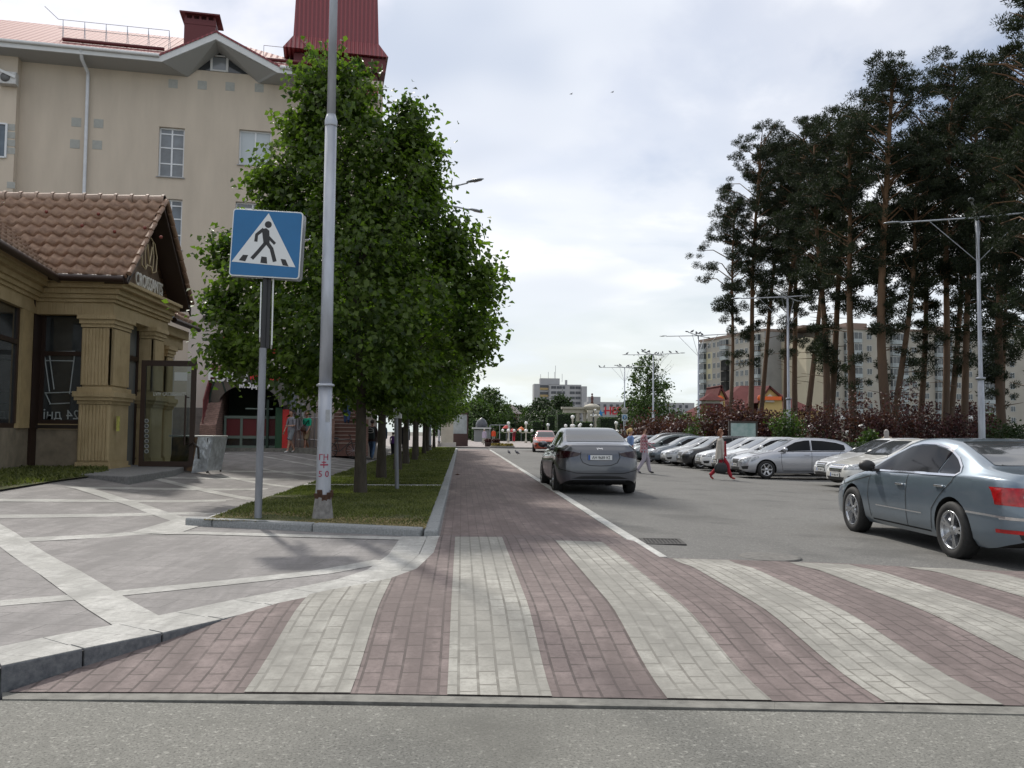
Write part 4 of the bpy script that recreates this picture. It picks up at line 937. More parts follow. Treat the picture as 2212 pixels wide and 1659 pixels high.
# door side: east glazing, open door leaf
ey0 = FY+.95; ey1 = 22.0
mb = MB(); zl2 = ZE-.8
mb.bb(EX-.30, EX-.2, ey0, ey1, ZG-.1, ZG+.08); 
for yy in (ey0+.04, ey0+.55, ey1-.05): mb.bb(EX-.3, EX-.2, yy-.05, yy+.05, ZG+.08, zl2)
mb.bb(EX-.3, EX-.2, ey0, ey1, ZG+2.75, ZG+2.87); gl = mb.build('shop_front', BRN, ks)
mb = MB(); mb.bb(EX-.26, EX-.245, ey0, ey1, ZG, zl2); mb.build('pane', mat('hazy_glass', (.16, .17, .17), .12, spec=.8, var=.2, vscale=1), gl)
dl = empty('x', (0, 0, 0)); bpy.data.objects.remove(dl)
dx0, dzt = at(306, 778, 20.9).x, at(306, 778, 20.9).z; dx1 = at(424, 778, 20.9).x; dzb = at(424, 1008, 20.9).z; dY = 20.9
mb = MB(); f = .11
mb.bb(dx0, dx0+f, dY, dY+.07, dzb, dzt); mb.bb(dx1-f, dx1, dY, dY+.07, dzb, dzt); mb.bb(dx0+f, dx1-f, dY, dY+.07, dzb, dzb+f*1.1); mb.bb(dx0+f, dx1-f, dY, dY+.07, dzt-f*1.2, dzt)
dr = mb.build('door', BRN, ks, label='open glazed door leaf with a dark brown frame and white stickers')
GT = bpy.data.materials.new('clear_glass'); GT.use_nodes = True; t_ = GT.node_tree; t_.nodes.clear(); o_ = t_.nodes.new('ShaderNodeOutputMaterial'); tr = t_.nodes.new('ShaderNodeBsdfTransparent'); gs = t_.nodes.new('ShaderNodeBsdfGlossy'); fr = t_.nodes.new('ShaderNodeFresnel'); mx = t_.nodes.new('ShaderNodeMixShader')
tr.inputs[0].default_value = (.72, .78, .78, 1); gs.inputs['Roughness'].default_value = .03; fr.inputs[0].default_value = 1.6
t_.links.new(fr.outputs[0], mx.inputs[0]); t_.links.new(tr.outputs[0], mx.inputs[1]); t_.links.new(gs.outputs[0], mx.inputs[2]); t_.links.new(mx.outputs[0], o_.inputs[0])
mb = MB(); mb.bb(dx0+f-.01, dx1-f+.01, dY+.03, dY+.04, dzb+.05, dzt-.05); mb.build('pane', GT, dr)
mb = MB(); mb.tube([(dx1-.2, dY-.07, dzb+.5), (dx1-.2, dY-.07, dzb+1.7)], .022, 8); mb.tube([(dx1-.2, dY-.07, dzb+.55), (dx1-.14, dY, dzb+.55)], .015, 6); mb.tube([(dx1-.2, dY-.07, dzb+1.65), (dx1-.14, dY, dzb+1.65)], .015, 6); mb.build('handle', BRN, dr)
STK = mat('white_sticker', (.52, .55, .54), .6)
def dpx(px, py): p = at(px, py, dY); return p.x, p.z
for k in range(7):
    x, z = dpx(313, 893+k*11+16); mb = MB(); mb.lathe((x+.03, dY+.025, z), [(.05, 0), (.05, .006), (.035, .007), (.035, .0)], 12, axis=(0, -1, 0)); mb.build('sticker', STK, dr)
mb = MB(); x0, z0 = dpx(376, 822); x1, z1 = dpx(393, 804); mb.bb(x0, x1+.12, dY+.022, dY+.028, z0, z1); mb.build('sticker', STK, dr)
x0, z0 = dpx(334, 850)
text_obj('sticker_lettering', 'LVIV CROISSANTS', .12, STK, dr, (x0+.35, dY+.012, z0-.05), (PI/2, 0, 0), .002, 0, 'CENTER', .8)
# granite step
st = MB(); q = [G(x_, y_, .5) for x_, y_ in ((300, 1019), (358, 1024), (392, 1012))]
mb = MB(); mb.prism([(-7.6, 17.35), (-6.25, 16.6), (-6.35, 19.4), (-6.9, 22.8), (-8.3, 22.8), (-8.3, 18.0)], .1, .53); mb.build('step', mat('step_granite', (.15, .15, .15), .7, var=.2, vscale=20, col2=(.24, .24, .24)), ks, bevel=.02)
# rear roof piece behind the gable
mb = MB(); tiles(mb, Vector((EX+.02, 23.6, ZE-.35)), Vector((0, 1, 0)), Vector((-.8, 0, .6)), 2.2, 1.6, pw=.31); mb.build('roof', TILE, ks)
mb = MB(); mb.tube([(EX+.1, 23.6, ZE-.4), (EX+.1, 25.8, ZE-.4)], .08, 8); mb.build('gutter', BRN, ks)
mb = MB(); mb.bb(EX-1.0, EX-.12, 23.65, 25.6, ZE-.75, ZE-.5); mb.bb(EX-1, EX-.25, 23.7, 25.5, ZE-1.05, ZE-.75); mb.build('cornice', OCHF, ks, bevel=.01)
mb = MB(); mb.bb(EX-1, EX-.45, 24.3, 25.4, ZG, ZE-1.05); mb.build('wall', WALL2, ks)
mb = MB(); mb.bb(WX, EX-.4, BY-.2, BY, ZG, ZE-.8); mb.build('wall', OCH, ks)
# foil-wrapped crate on the pavement
p = GF(432, 1020, zp); cr = empty('dessert_cart', (p.x, p.y, zp(p.x, p.y)), R(-8), 'low cart with slanted sides wrapped in creased silver foil beside the bakery door', 'cart')
cr.scale = (.8, .8, .86)
FOIL = mat('silver_foil', (.50, .53, .56), .35, .6, bump=.9, bscale=7, var=.35, vscale=5)
mb = MB(); mb.slab([(.02, -.62, .0), (.48, -.62, .06), (.62, -.50, 1.0), (.16, -.55, 1.0)], .06); mb.slab([(.48, -.62, .06), (.48, .45, .06), (.62, .5, 1.0), (.62, -.5, 1.0)], .05); mb.build('side_panel', FOIL, cr)
mb = MB(); mb.bb(-.75, .62, -.55, .55, 1.0, 1.04); mb.build('top', mat('pale_top', (.5, .5, .48), .5), cr, bevel=.01)
mb = MB(); mb.slab([(-.72, -.54, .1), (.02, -.6, .05), (.15, -.53, .99), (-.60, -.53, .99)], .04); mb.build('front_panel', mat('scorched_panel', (.05, .04, .035), .5, col2=(.22, .12, .05), vscale=3.5), cr)
mb = MB()
for x in (-.65, .05, .45):
    for y in (-.5, .45): mb.tube([(x, y, 0), (x, y, .98)], .03, 6)
mb.tube([(-.1, -.6, .75), (.05, -.63, .85), (.2, -.62, .7), (.22, -.6, .4)], .03, 6); mb.build('frame', DARKF, cr)
import numpy as np
# ------------------------------------------------ foliage
def kites(name, C, A, N, Ln, Wd, m, parent, fold=.25, mats=None, extra=None):
    """many small leaves: centres C, axis A, normal N, length Ln, width Wd (numpy)"""
    A = A/np.linalg.norm(A, axis=1, keepdims=True); N = N-A*np.sum(A*N, 1, keepdims=True); N /= np.linalg.norm(N, axis=1, keepdims=True)+1e-9
    B = np.cross(N, A); Ln = Ln[:, None]; Wd = Wd[:, None]
    v0 = C-A*Ln*.5; v1 = C+B*Wd*.5-A*Ln*.08+N*Wd*fold; v2 = C+A*Ln*.5; v3 = C-B*Wd*.5-A*Ln*.08+N*Wd*fold
    V = np.stack([v0, v1, v2, v3], 1).reshape(-1, 3).astype(np.float32); n = len(C)
    idx = np.arange(n)[:, None]*4+np.array([[0, 1, 2, 0, 2, 3]]); idx = idx.reshape(-1).astype(np.int32)
    me = bpy.data.meshes.new(name); me.vertices.add(4*n); me.vertices.foreach_set('co', V.reshape(-1)); me.loops.add(6*n); me.loops.foreach_set('vertex_index', idx)
    me.polygons.add(2*n); me.polygons.foreach_set('loop_start', np.arange(0, 6*n, 3, dtype=np.int32)); me.polygons.foreach_set('loop_total', np.full(2*n, 3, dtype=np.int32))
    me.materials.append(m); me.update(calc_edges=True); me.validate()
    o = bpy.data.objects.new(name, me); sc.collection.objects.link(o)
    if parent is not None: setp(o, parent)
    return o
def rand_unit(rg, n):
    v = rg.normal(size=(n, 3)); return v/np.linalg.norm(v, axis=1, keepdims=True)
LINDEN = leafmat('linden_leaf', (.020, .042, .010), (.120, .168, .034), .45, .45, .9)
BARK = mat('linden_bark', (.055, .045, .033), .9, var=.35, vscale=9, bump=.7, bscale=40, stretch=(1, 1, .3))
def broad_tree(name, base, H, prof, seed, label, group, cat='tree', lean=(0, 0), ncl=620, leaf=.115, per=34, lm=None, bm_=None, trunk_r=.13, shoots=90, clump=.42, zfork=None, bare=0, blobs=(), off_=(0, 0), squash=.85):
    rg = np.random.default_rng(seed); rn = random.Random(seed)
    t = empty(name, base, 0, label, cat, group)
    zs = [p[0] for p in prof]; rs = [p[1] for p in prof]
    lob = [(rn.uniform(0, 2*PI), rn.uniform(-.13, .13), rn.randint(2, 5)) for _ in range(5)]
    def rad(z, a):
        r = np.interp(z, zs, rs); k = 1.0
        for ph, am, fr in lob: k += am*math.sin(fr*a+ph+z*.9)
        return r*k
    def axis(z): f = z/H; return np.array([off_[0]*f*f+lean[0]*f, off_[1]*f*f+lean[1]*f, z])
    cen = []
    for _ in range(ncl):
        for _t in range(20):
            z = rn.uniform(zs[0], zs[-1])
            if rn.random() < np.interp(z, zs, rs)/max(rs): break
        a = rn.uniform(0, 2*PI); rr = rad(z, a)*(rn.random()**.38)
        c = axis(z)+np.array([math.cos(a)*rr, math.sin(a)*rr, 0]); cen.append((c, a, rr))
    for (x, y, z, r_, n_) in blobs:
        for _ in range(n_): u = rand_unit(rg, 1)[0]*r_*rn.random()**.5; cen.append((np.array([x, y, z])+u*np.array([1, 1, 1.25]), math.atan2(u[1], u[0]), 1))
    C = []; A = []; N = []
    for c, a, rr in cen:
        n = int(per*rn.uniform(.5, 1.5)); cl = clump*rn.uniform(.6, 1.3)
        p = rg.normal(size=(n, 3))*np.array([cl*.55, cl*.55, cl*.45]); C.append(c+p)
        ou = np.array([math.cos(a), math.sin(a), -.75]); A.append(ou*.7+rand_unit(rg, n)*.75); N.append(np.array([math.cos(a)*.5, math.sin(a)*.5, .8])+rand_unit(rg, n)*.75)
    br = MB()
    # shoots that break the outline
    for _ in range(shoots):
        z = rn.uniform(zs[1], zs[-1]) if rn.random() < .6 else rn.uniform(zs[-3], zs[-1]); a = rn.uniform(0, 2*PI); r0 = rad(z, a)*.85
        p = Vector(axis(z))+Vector((math.cos(a)*r0, math.sin(a)*r0, 0)); L = rn.uniform(.35, .95); up = rn.uniform(.0, 1.3) if z > H*.6 else rn.uniform(-.3, .6)
        d = Vector((math.cos(a), math.sin(a), up)).normalized(); q = []
        for k in range(6):
            f = k/5; pt = p+d*L*f+Vector((0, 0, -.18*f*f)); q.append(pt)
        br.tube(q, [.012, .010, .008, .007, .005, .003], 4, cap=False)
        n = int(16*L+9); f = rg.random(n); P = np.array([list(p+d*L*x+Vector((0, 0, -.18*x*x))) for x in f]); C.append(P+rg.normal(size=(n, 3))*.055); A.append(rand_unit(rg, n)*.7+np.array([d.x*.4, d.y*.4, -.7])); N.append(rand_unit(rg, n)+np.array([0, 0, .6]))
    C = np.concatenate(C); A = np.concatenate(A); N = np.concatenate(N); n = len(C); s = rg.uniform(.65, 1.25, n)*leaf
    kites('crown', C, A, N, s, s*.82, lm or LINDEN, t)
    zf = zfork or zs[0]+.3
    tr = MB(); P = [Vector(axis(z))+Vector((rn.uniform(-.02, .02), rn.uniform(-.02, .02), 0)) for z in np.linspace(0, H*.85, 9)]
    P[0] = Vector((0, 0, -.15)); tr.tube(P, [trunk_r*k for k in (1.35, .98, .9, .8, .66, .5, .36, .22, .10)], 12)
    for k in range(26):
        z = rn.uniform(zf*.8, H*.75); a = rn.uniform(0, 2*PI); L = rad(min(z+.8, zs[-1]), a)*rn.uniform(.6, .95); b0 = Vector(axis(z)); r0 = trunk_r*(.55-.35*z/H)
        d = Vector((math.cos(a), math.sin(a), rn.uniform(.5, 1.1))).normalized(); pts = [b0+d*L*f+Vector((rn.uniform(-.06, .06), rn.uniform(-.06, .06), .25*f*f)) for f in (0, .3, .6, .85, 1.05)]
        br.tube(pts, [r0, r0*.75, r0*.5, r0*.3, r0*.12], 5, cap=False)
        for m_ in range(3):
            f = rn.uniform(.3, .9); p = b0+d*L*f; a2 = a+rn.uniform(-1, 1); d2 = Vector((math.cos(a2), math.sin(a2), rn.uniform(-.1, .9))).normalized(); br.tube([p, p+d2*.4, p+d2*.9], [r0*.3, r0*.18, .005], 4, cap=False)
    if bare:
        for k in range(bare):
            a = rn.uniform(-.6, .9); z = H*rn.uniform(.45, .7); b0 = Vector(axis(z)); d = Vector((math.cos(a)*.8, .2*rn.uniform(-1, 1), rn.uniform(.7, 1.5))).normalized(); L = H*rn.uniform(.25, .42)
            pts = [b0+d*L*f+Vector((0, 0, -.4*f*f)) for f in (0, .3, .6, 1)]; br.tube(pts, [.05, .04, .03, .01], 4, cap=False)
            for m_ in range(7):
                f = rn.uniform(.3, 1); p = b0+d*L*f; d2 = rand_unit(rg, 1)[0]; d2 = Vector((d2[0], d2[1], abs(d2[2]))); br.tube([p, p+d2*H*.07, p+d2*H*.12+Vector((0, 0, .2))], [.02, .014, .006], 4, cap=False)
    tr.add(br.v, br.f, 0, True); tr.build('trunk', bm_ or BARK, t)
    return t
LP = [(0, 0)]
prof1 = [(1.75, .8), (2.2, 1.9), (2.8, 2.3), (3.6, 2.5), (4.4, 2.3), (5.2, 1.75), (6.0, 1.35), (6.8, 1.0), (7.4, .72), (7.9, .40), (8.3, .12)]
tz0 = .17
def tz(x, y): return zp(x, y)+.05
T1 = broad_tree('linden_tree', (-1.93, 16.75, .17), 8.6, prof1, 11, 'nearest linden behind the lamp post, its crown covering the beige facade', 'lindens along the lawn strip', ncl=760, per=42, off_=(-.75, 0), shoots=200, trunk_r=.105, clump=.34, leaf=.12, blobs=[(.75, -.1, 6.9, .50, 34), (.80, 0, 7.5, .20, 9), (1.05, .1, 6.0, .45, 32), (1.22, .1, 6.75, .20, 9), (1.65, 0, 4.9, .45, 28), (2.2, -.2, 4.1, .38, 22), (-1.8, -.3, 5.9, .42, 26), (-2.45, -.2, 4.6, .40, 26), (-2.7, 0, 3.6, .36, 20), (-2.4, -.5, 2.7, .42, 24), (2.05, -.2, 3.0, .42, 24), (-1.25, 0, 7.1, .32, 18), (-.75, 0, 8.2, .16, 8)])
prof2 = [(1.9, .7), (2.4, 1.7), (3.2, 2.15), (4.2, 2.3), (5.0, 1.7), (5.8, 1.1), (6.5, .7), (7.1, .42), (7.6, .15)]
T2 = broad_tree('linden_tree', (-2.0, 21.8, .17), 7.7, prof2, 12, 'second linden from the front, trunk beside the small white-topped post', 'lindens along the lawn strip', ncl=430, per=32, shoots=70, off_=(.25, 0), leaf=.125, trunk_r=.11)
T3 = broad_tree('linden_tree', (-1.95, 26.6, .17), 7.7, prof2, 13, 'third linden from the front in the lawn strip', 'lindens along the lawn strip', ncl=380, per=28, shoots=50, off_=(-.2, 0), leaf=.14, trunk_r=.11)
ords = ['fourth linden from the front, just behind the second lamp post', 'fifth linden from the front, with a dark swelling on its trunk', 'sixth linden from the front in the lawn strip', 'seventh linden from the front, leaning slightly', 'eighth linden from the front', 'ninth linden from the front', 'farthest linden at the end of the lawn strip']
for i, (Y, src) in enumerate(((31.3, T2), (35.9, T3), (40.3, T2), (45, T3), (49.8, T2), (54.8, T3), (60, T2))):
    c = copy_tree(src); c.location = (-2.0+.1*math.sin(i*2.3), Y, .17); c.rotation_euler = (0, 0, 1.3*i+.6); s_ = .93+.05*math.sin(i*1.7); c.scale = (s_, s_, s_); c['label'] = ords[i]
# second row of trees on the far side of the pavement, deeper left
# ------------------------------------------------ pines
PBARK = bpy.data.materials.new('pine_bark'); PBARK.use_nodes = True; t_ = PBARK.node_tree; b_ = t_.nodes['Principled BSDF']; b_.inputs['Roughness'].default_value = .9
tc_ = t_.nodes.new('ShaderNodeTexCoord'); sp_ = t_.nodes.new('ShaderNodeSeparateXYZ'); t_.links.new(tc_.outputs['Object'], sp_.inputs[0])
nn_ = t_.nodes.new('ShaderNodeTexNoise'); nn_.inputs['Scale'].default_value = 3.5; nn_.inputs['Detail'].default_value = 6; mp_ = t_.nodes.new('ShaderNodeMapping'); mp_.inputs['Scale'].default_value = (2, 2, .7); t_.links.new(tc_.outputs['Object'], mp_.inputs[0]); t_.links.new(mp_.outputs[0], nn_.inputs['Vector'])
ma_ = t_.nodes.new('ShaderNodeMath'); ma_.operation = 'MULTIPLY_ADD'; ma_.inputs[1].default_value = 7; t_.links.new(nn_.outputs[0], ma_.inputs[0]); t_.links.new(sp_.outputs[2], ma_.inputs[2])
rr_ = t_.nodes.new('ShaderNodeMapRange'); rr_.inputs[1].default_value = 3; rr_.inputs[2].default_value = 15; t_.links.new(ma_.outputs[0], rr_.inputs[0])
cr_ = t_.nodes.new('ShaderNodeValToRGB'); cr_.color_ramp.elements[0].color = (.060, .046, .036, 1); cr_.color_ramp.elements[1].color = (.155, .088, .046, 1); e_ = cr_.color_ramp.elements.new(.45); e_.color = (.11, .070, .045, 1)
t_.links.new(rr_.outputs[0], cr_.inputs[0]); t_.links.new(cr_.outputs[0], b_.inputs['Base Color'])
bp_ = t_.nodes.new('ShaderNodeBump'); bp_.inputs['Strength'].default_value = .8; t_.links.new(nn_.outputs[0], bp_.inputs['Height']); t_.links.new(bp_.outputs[0], b_.inputs['Normal'])
NEEDLE = leafmat('pine_needle', (.009, .017, .009), (.032, .042, .018), .10, .75, .6)
def pine(bx, tx, ty, Y, r, zc, seed, label, th=.22, kink=0, dens=1.0):
    """base pixel column, top pixel, depth; crown radius, crown lowest height"""
    rg = np.random.default_rng(seed); rn = random.Random(seed)
    zc -= 1.6; b = at(bx, 930, Y); top = at(tx, ty, Y); base = Vector((b.x, Y, -.05)); H = top.z+.05; dx = top.x-b.x
    t = empty('pine_tree', base, 0, label, 'tree', 'tall pines behind the parked cars')
    def ax(z):
        f = z/H; return Vector((dx*f+kink*math.sin(f*PI)+.12*math.sin(f*7+seed), .35*math.sin(f*3+seed*2), z))
    tr = MB(); zz_ = [H*k/14 for k in range(15)]; zz_[-1] = H*.97
    tr.tube([ax(z) for z in zz_], [th*(1.25 if k == 0 else 1-.055*k) for k in range(15)], 9)
    C = []; A = []; N = []; br = MB(); npad = int((H-zc)*5.3*dens)
    nlow = rn.randint(2, 7)
    for k in range(npad+nlow):
        f = (k+rn.random())/npad; z = lerp(zc, H-.3, min(1, f)**.8)
        if k >= npad: z = zc*rn.uniform(.5**.5, 1.0)**1.5
        env = r*(math.sin(PI*max(.1, min(1, .12+.80*(1-(z-zc)/(H-zc)))))**.7)*(1 if z > zc+1 else .75)*(.75 if k >= npad else 1)
        a = rn.uniform(0, 2*PI); rr = env*rn.uniform(.25, 1.05)
        if rn.random() < .12: rr *= 1.25
        o = ax(z); c = o+Vector((math.cos(a)*rr, math.sin(a)*rr, .15*rr+rn.uniform(-.5, .5)))
        mid = o.lerp(c, .55)+Vector((0, 0, rn.uniform(-.25, .1))); br.tube([o+Vector((0, 0, -.35*rr)), mid, c], [.055, .035, .015], 4, cap=False)
        nsub = rn.randint(3, 5)
        for q in range(nsub):
            cc = c+Vector((rn.uniform(-.65, .65), rn.uniform(-.65, .65), rn.uniform(-.45, .5))); px = rn.uniform(.28, .52); n = int(150*px/.4)
            u = rand_unit(rg, n)*(rg.random((n, 1))**.45); P = np.array(list(cc))+u*np.array([px, px, px*.72]); C.append(P); A.append(u+rand_unit(rg, n)*.5+np.array([0, 0, .35])); N.append(rand_unit(rg, n))
            if q < 2: br.tube([c, cc], [.012, .006], 3, cap=False)
    C = np.concatenate(C); A = np.concatenate(A); N = np.concatenate(N); n = len(C); s = rg.uniform(.12, .22, n)
    kites('crown', C, A, N, s, s*.26, NEEDLE, t, fold=.1)
    for k in range(9):   # dead stubs below the crown
        z = rn.uniform(zc*.45, zc); a = rn.uniform(0, 2*PI); o = ax(z); L = rn.uniform(.4, 1.5); br.tube([o, o+Vector((math.cos(a)*L, math.sin(a)*L, rn.uniform(-.1, .4)))], [.03, .008], 4, cap=False)
    tr.add(br.v, br.f, 0, True); tr.build('trunk', PBARK, t)
    return t
PINES = [
 (1569, 1592, 425, 66, 2.4, 12.0, .18, .1, 'slim pine at the left end of the grove, standing clear of the others'),
 (1619, 1640, 288, 66, 3.0, 13.0, .25, 0, 'pine with the second trunk from the left of the grove'),
 (1632, 1690, 300, 70, 3.0, 14.0, .23, .2, 'pine leaning right close behind the second trunk of the grove'),
 (1692, 1742, 262, 65, 3.2, 13.0, .25, -.3, 'pine with a curved trunk beside the second lamp post on the right'),
 (1723, 1706, 330, 68, 3.0, 12.5, .27, .2, 'dark straight pine just right of the curved one'),
 (1742, 1795, 245, 63, 3.0, 13.5, .24, 0, 'pine leaning right over the yellow gable'),
 (1782, 1765, 290, 50, 2.2, 11.5, .24, 0, 'left stem of a pair of pines growing from one foot'),
 (1786, 1850, 222, 50.4, 2.5, 10.5, .24, 0, 'right leaning stem of a pair of pines growing from one foot'),
 (1841, 1822, 300, 46, 2.2, 10.0, .25, .1, 'pine standing above the silver hatchback with a nearly straight trunk'),
 (1900, 1912, 430, 58, 1.4, 10.5, .12, .1, 'thin pine with a small crown in the middle of the grove'),
 (1926, 1935, 125, 44, 2.4, 12.8, .29, -.5, 'tallest middle pine with a thick orange trunk bare far up'),
 (1932, 1980, 290, 44.8, 1.8, 10.5, .2, .1, 'stem forking off right of the thick orange trunk'),
 (1979, 2005, 245, 50, 2.1, 8.8, .2, 0, 'pine between the thick orange trunk and the right group'),
 (2036, 2066, 118, 46, 2.2, 11.0, .22, 0, 'high topped pine left of the nearest right lamp post'),
 (2045, 2105, 190, 49, 2.3, 10.5, .2, .2, 'pine leaning right behind the high topped one'),
 (2069, 2110, 175, 47, 2.2, 10.0, .22, 0, 'orange trunked pine just left of the nearest right lamp post'),
 (2163, 2190, 195, 41, 2.1, 7.2, .24, -.2, 'orange trunked pine just right of the nearest right lamp post'),
 (2178, 2160, 330, 52, 1.9, 9.5, .16, 0, 'thin dark pine behind the right lamp post'),
 (2232, 2248, -70, 34, 2.5, 7.5, .26, 0, 'nearest pine reaching out of the frame at the right edge'),
 (2262, 2235, 90, 39, 2.4, 8.5, .22, 0, 'pine at the right edge below the nearest one'),
]
for i, (bx, tx, ty, Y, r, zc_, th, kk, lb) in enumerate(PINES): pine(bx, tx, ty, Y, r, zc_, 100+i, lb, th, kk)
# ------------------------------------------------ lamp posts
GALV = mat('galvanised_steel', (.40, .42, .46), .48, .55, var=.22, vscale=4, bump=.08, bscale=40, stretch=(1, 1, .25), rvar=.12)
LAMPH = mat('lamp_housing', (.33, .35, .38), .35, .3); LAMPD = mat('lamp_glass', (.055, .055, .06), .15, spec=.8)
RUST = mat('rust', (.05, .022, .012), .85, col2=(.10, .05, .03), vscale=30)
CONB = mat('concrete_foot', (.22, .21, .20), .9, var=.3, vscale=14, bump=.4)
def lamp_post(loc, arms, H, label, group, cone=True, r=1.0, stub=False):
    t = empty('lamp_post', loc, 0, label, 'street lamp', group)
    mb = MB()
    if cone:
        mb.lathe((0, 0, 0), [(.0, -.1), (.155, -.1), (.15, .0), (.115, .28), (.11, .33)], 20); mb.build('foot', CONB, t)
        mb = MB(); mb.lathe((0, 0, 0), [(.105, .30), (.108, .36), (.10, .55), (.098, 1.1), (.095, 1.85)], 20); mb.lathe((0, 0, 0), [(.09, 1.88), (.083, 3.2), (.082, 5.55)], 20); mb.build('pole', GALV, t)
        mb = MB(); mb.lathe((0, 0, 0), [(.092, 1.84), (.125, 1.845), (.125, 1.865), (.088, 1.885)], 20); mb.build('collar', GALV, t); mb = MB(); mb.lathe((0, 0, 0), [(.084, 5.5), (.088, 5.52), (.088, 5.58), (.06, 5.68)], 20); mb.build('collar', GALV, t)
        mb = MB(); mb.lathe((0, 0, 0), [(.062, 5.6), (.056, 8), (.05, H)], 16); mb.build('upper_pole', GALV, t)
        mb = MB()
        for k in range(7):
            a = k*.55; mb.box((math.cos(a-PI/2-.8)*.113, math.sin(a-PI/2-.8)*.113, .34+.03*math.sin(k*2)), (.07, .02, .07+.05*abs(math.sin(k*1.7))), a-.8, 0, 1, .3)
        mb.build('rust_collar', RUST, t)
    else:
        mb.lathe((0, 0, 0), [(.14*r, -.1), (.13*r, .2), (.11*r, H*.35), (.10*r, H*.35+.02), (.075*r, H*.36), (.06*r, H)], 14); mb.build('pole', GALV, t)
        mb = MB(); mb.lathe((0, 0, 0), [(.16*r, H*.35-.06), (.16*r, H*.35+.06)], 12); mb.build('collar', GALV, t)
    for ang, L in arms:
        d = Vector((math.cos(ang), math.sin(ang), 0)); z0 = H-.05
        mb = MB(); mb.tube([Vector((0, 0, z0)), d*(L-.75)+Vector((0, 0, z0+.06)), d*(L-.7)+Vector((0, 0, z0+.06))], [.038*r, .032*r, .03*r], 8); mb.tube([Vector((0, 0, H-2.1))+d*.05, d*L*.5+Vector((0, 0, z0+.0))], .016*r, 5); ar = mb.build('arm', GALV, t)
        mb = MB(); q = d.cross(Vector((0, 0, 1))); P = d*(L-.75)+Vector((0, 0, z0+.06)); vs = []; fs = []
        prof = [(0, .04, .03), (.12, .09, .05), (.35, .125, .065), (.6, .11, .055), (.78, .04, .02)]
        for (x, wd, hh) in prof:
            for k in range(10):
                a = 2*PI*k/10; vs.append(P+d*x+q*wd*math.cos(a)+Vector((0, 0, hh*math.sin(a)*(1 if math.sin(a) > 0 else .55)+.03)))
        for i in range(4):
            for k in range(10): fs.append((i*10+k, i*10+(k+1) % 10, (i+1)*10+(k+1) % 10, (i+1)*10+k))
        fs += [tuple(range(9, -1, -1)), tuple(40+k for k in range(10))]; mb.add(vs, fs, 0, True); hd = mb.build('lamp_head', LAMPH, ar)
        mb = MB(); mb.add([P+d*.3+q*.085, P+d*.7+q*.05, P+d*.7-q*.05, P+d*.3-q*.085], [(3, 2, 1, 0)]); 
        for v in range(4): pass
        mb.v = [(x, y, z-.012) for x, y, z in mb.v]; mb.build('lens', LAMPD, hd)
    return t
LG = 'lamp posts beside the lawn strip'; RG = 'lamp posts in the row behind the parked cars'
armsL = [(R(40), 3.75), (R(-40), 3.6), (R(140), 3.3), (R(220), 3.3)]
p = GF(697, 1126, lambda x, y: .18)
L0 = lamp_post((p.x, p.y, .19), armsL, 11.3, 'nearest galvanised lamp post with red writing and a rusty collar at its foot', LG)
# red painted marks on the pole
RP = mat('red_paint', (.28, .03, .06), .7)
ang = math.atan2(-p.y, -p.x)
def polemark(txt, size, z, dx=0):
    me = text_mesh(txt, size, .003, .001); rr = .101
    a0 = ang
    for v in me.vertices:
        th = a0+(v.co.x+dx)/rr; z_ = z+v.co.y; r_ = rr+.001+v.co.z*.4; v.co = (math.cos(th)*r_, math.sin(th)*r_, z_)
    me.materials.clear(); me.materials.append(RP); o = bpy.data.objects.new('painted_mark', me); sc.collection.objects.link(o); setp(o, L0)
polemark('ГН', .11, .83, -.005); polemark('5 0', .12, .60, 0)
mb = MB()
for th0, th1, z, h in ((-.5, .6, .765, .02), (-.06, .06, .77, .10), (-.3, .3, .80, .014)):
    vs = []; 
    for k in range(7):
        th = ang+lerp(th0, th1, k/6)
        for zz_ in (z-h/2, z+h/2): vs.append((math.cos(th)*.1035, math.sin(th)*.1035, zz_))
    mb.add(vs, [(2*k, 2*k+2, 2*k+3, 2*k+1) for k in range(6)])
mb.build('painted_mark', RP, L0)
PAPER = mat('old_sticker', (.33, .34, .35), .8, var=.15, vscale=20)
mb = MB()
vs = []
for k in range(5):
    th = ang+lerp(.1, .75, k/4)
    for z in (1.35, 1.52): vs.append((math.cos(th)*.100, math.sin(th)*.100, z))
mb.add(vs, [(2*k, 2*k+2, 2*k+3, 2*k+1) for k in range(4)]); mb.build('sticker', PAPER, L0)
for i, Y in enumerate((33.0, 54.5, 77)): lamp_post((-2.0-.1*(i == 0), Y, .17), armsL, 10.4, ['second lamp post of the lawn strip, its two heads showing right of the linden crown', 'third lamp post of the lawn strip between thin trunks', 'farthest lamp post of the lawn strip, at the plaza edge'][i], LG)
armsR = [(R(-27), 4.0), (R(153), 4.0), (R(54), 3.5), (R(234), 3.5)]
RL = []
for i, (px, Y, ty) in enumerate(((2121, 38.3, 468), (1704, 60.5, 640), (1509, 86, 724), (1411, 106, 765), (1349, 127, 793))):
    q = at(px, 934, Y); H = at(px, ty, Y).z
    RL.append(lamp_post((q.x, Y, 0), armsR, H, ['nearest four-armed lamp post at the right, among the pines', 'second four-armed lamp post in front of the pine grove', 'third four-armed lamp post, left of the pines against the sky', 'four-armed lamp post in front of the round green tree with many pigeons', 'farthest four-armed lamp post of the row, behind the round disc sign'][i], RG, cone=False, r=1.25))
# lamp in the grove with curved arm
q = at(1570, 930, 57)
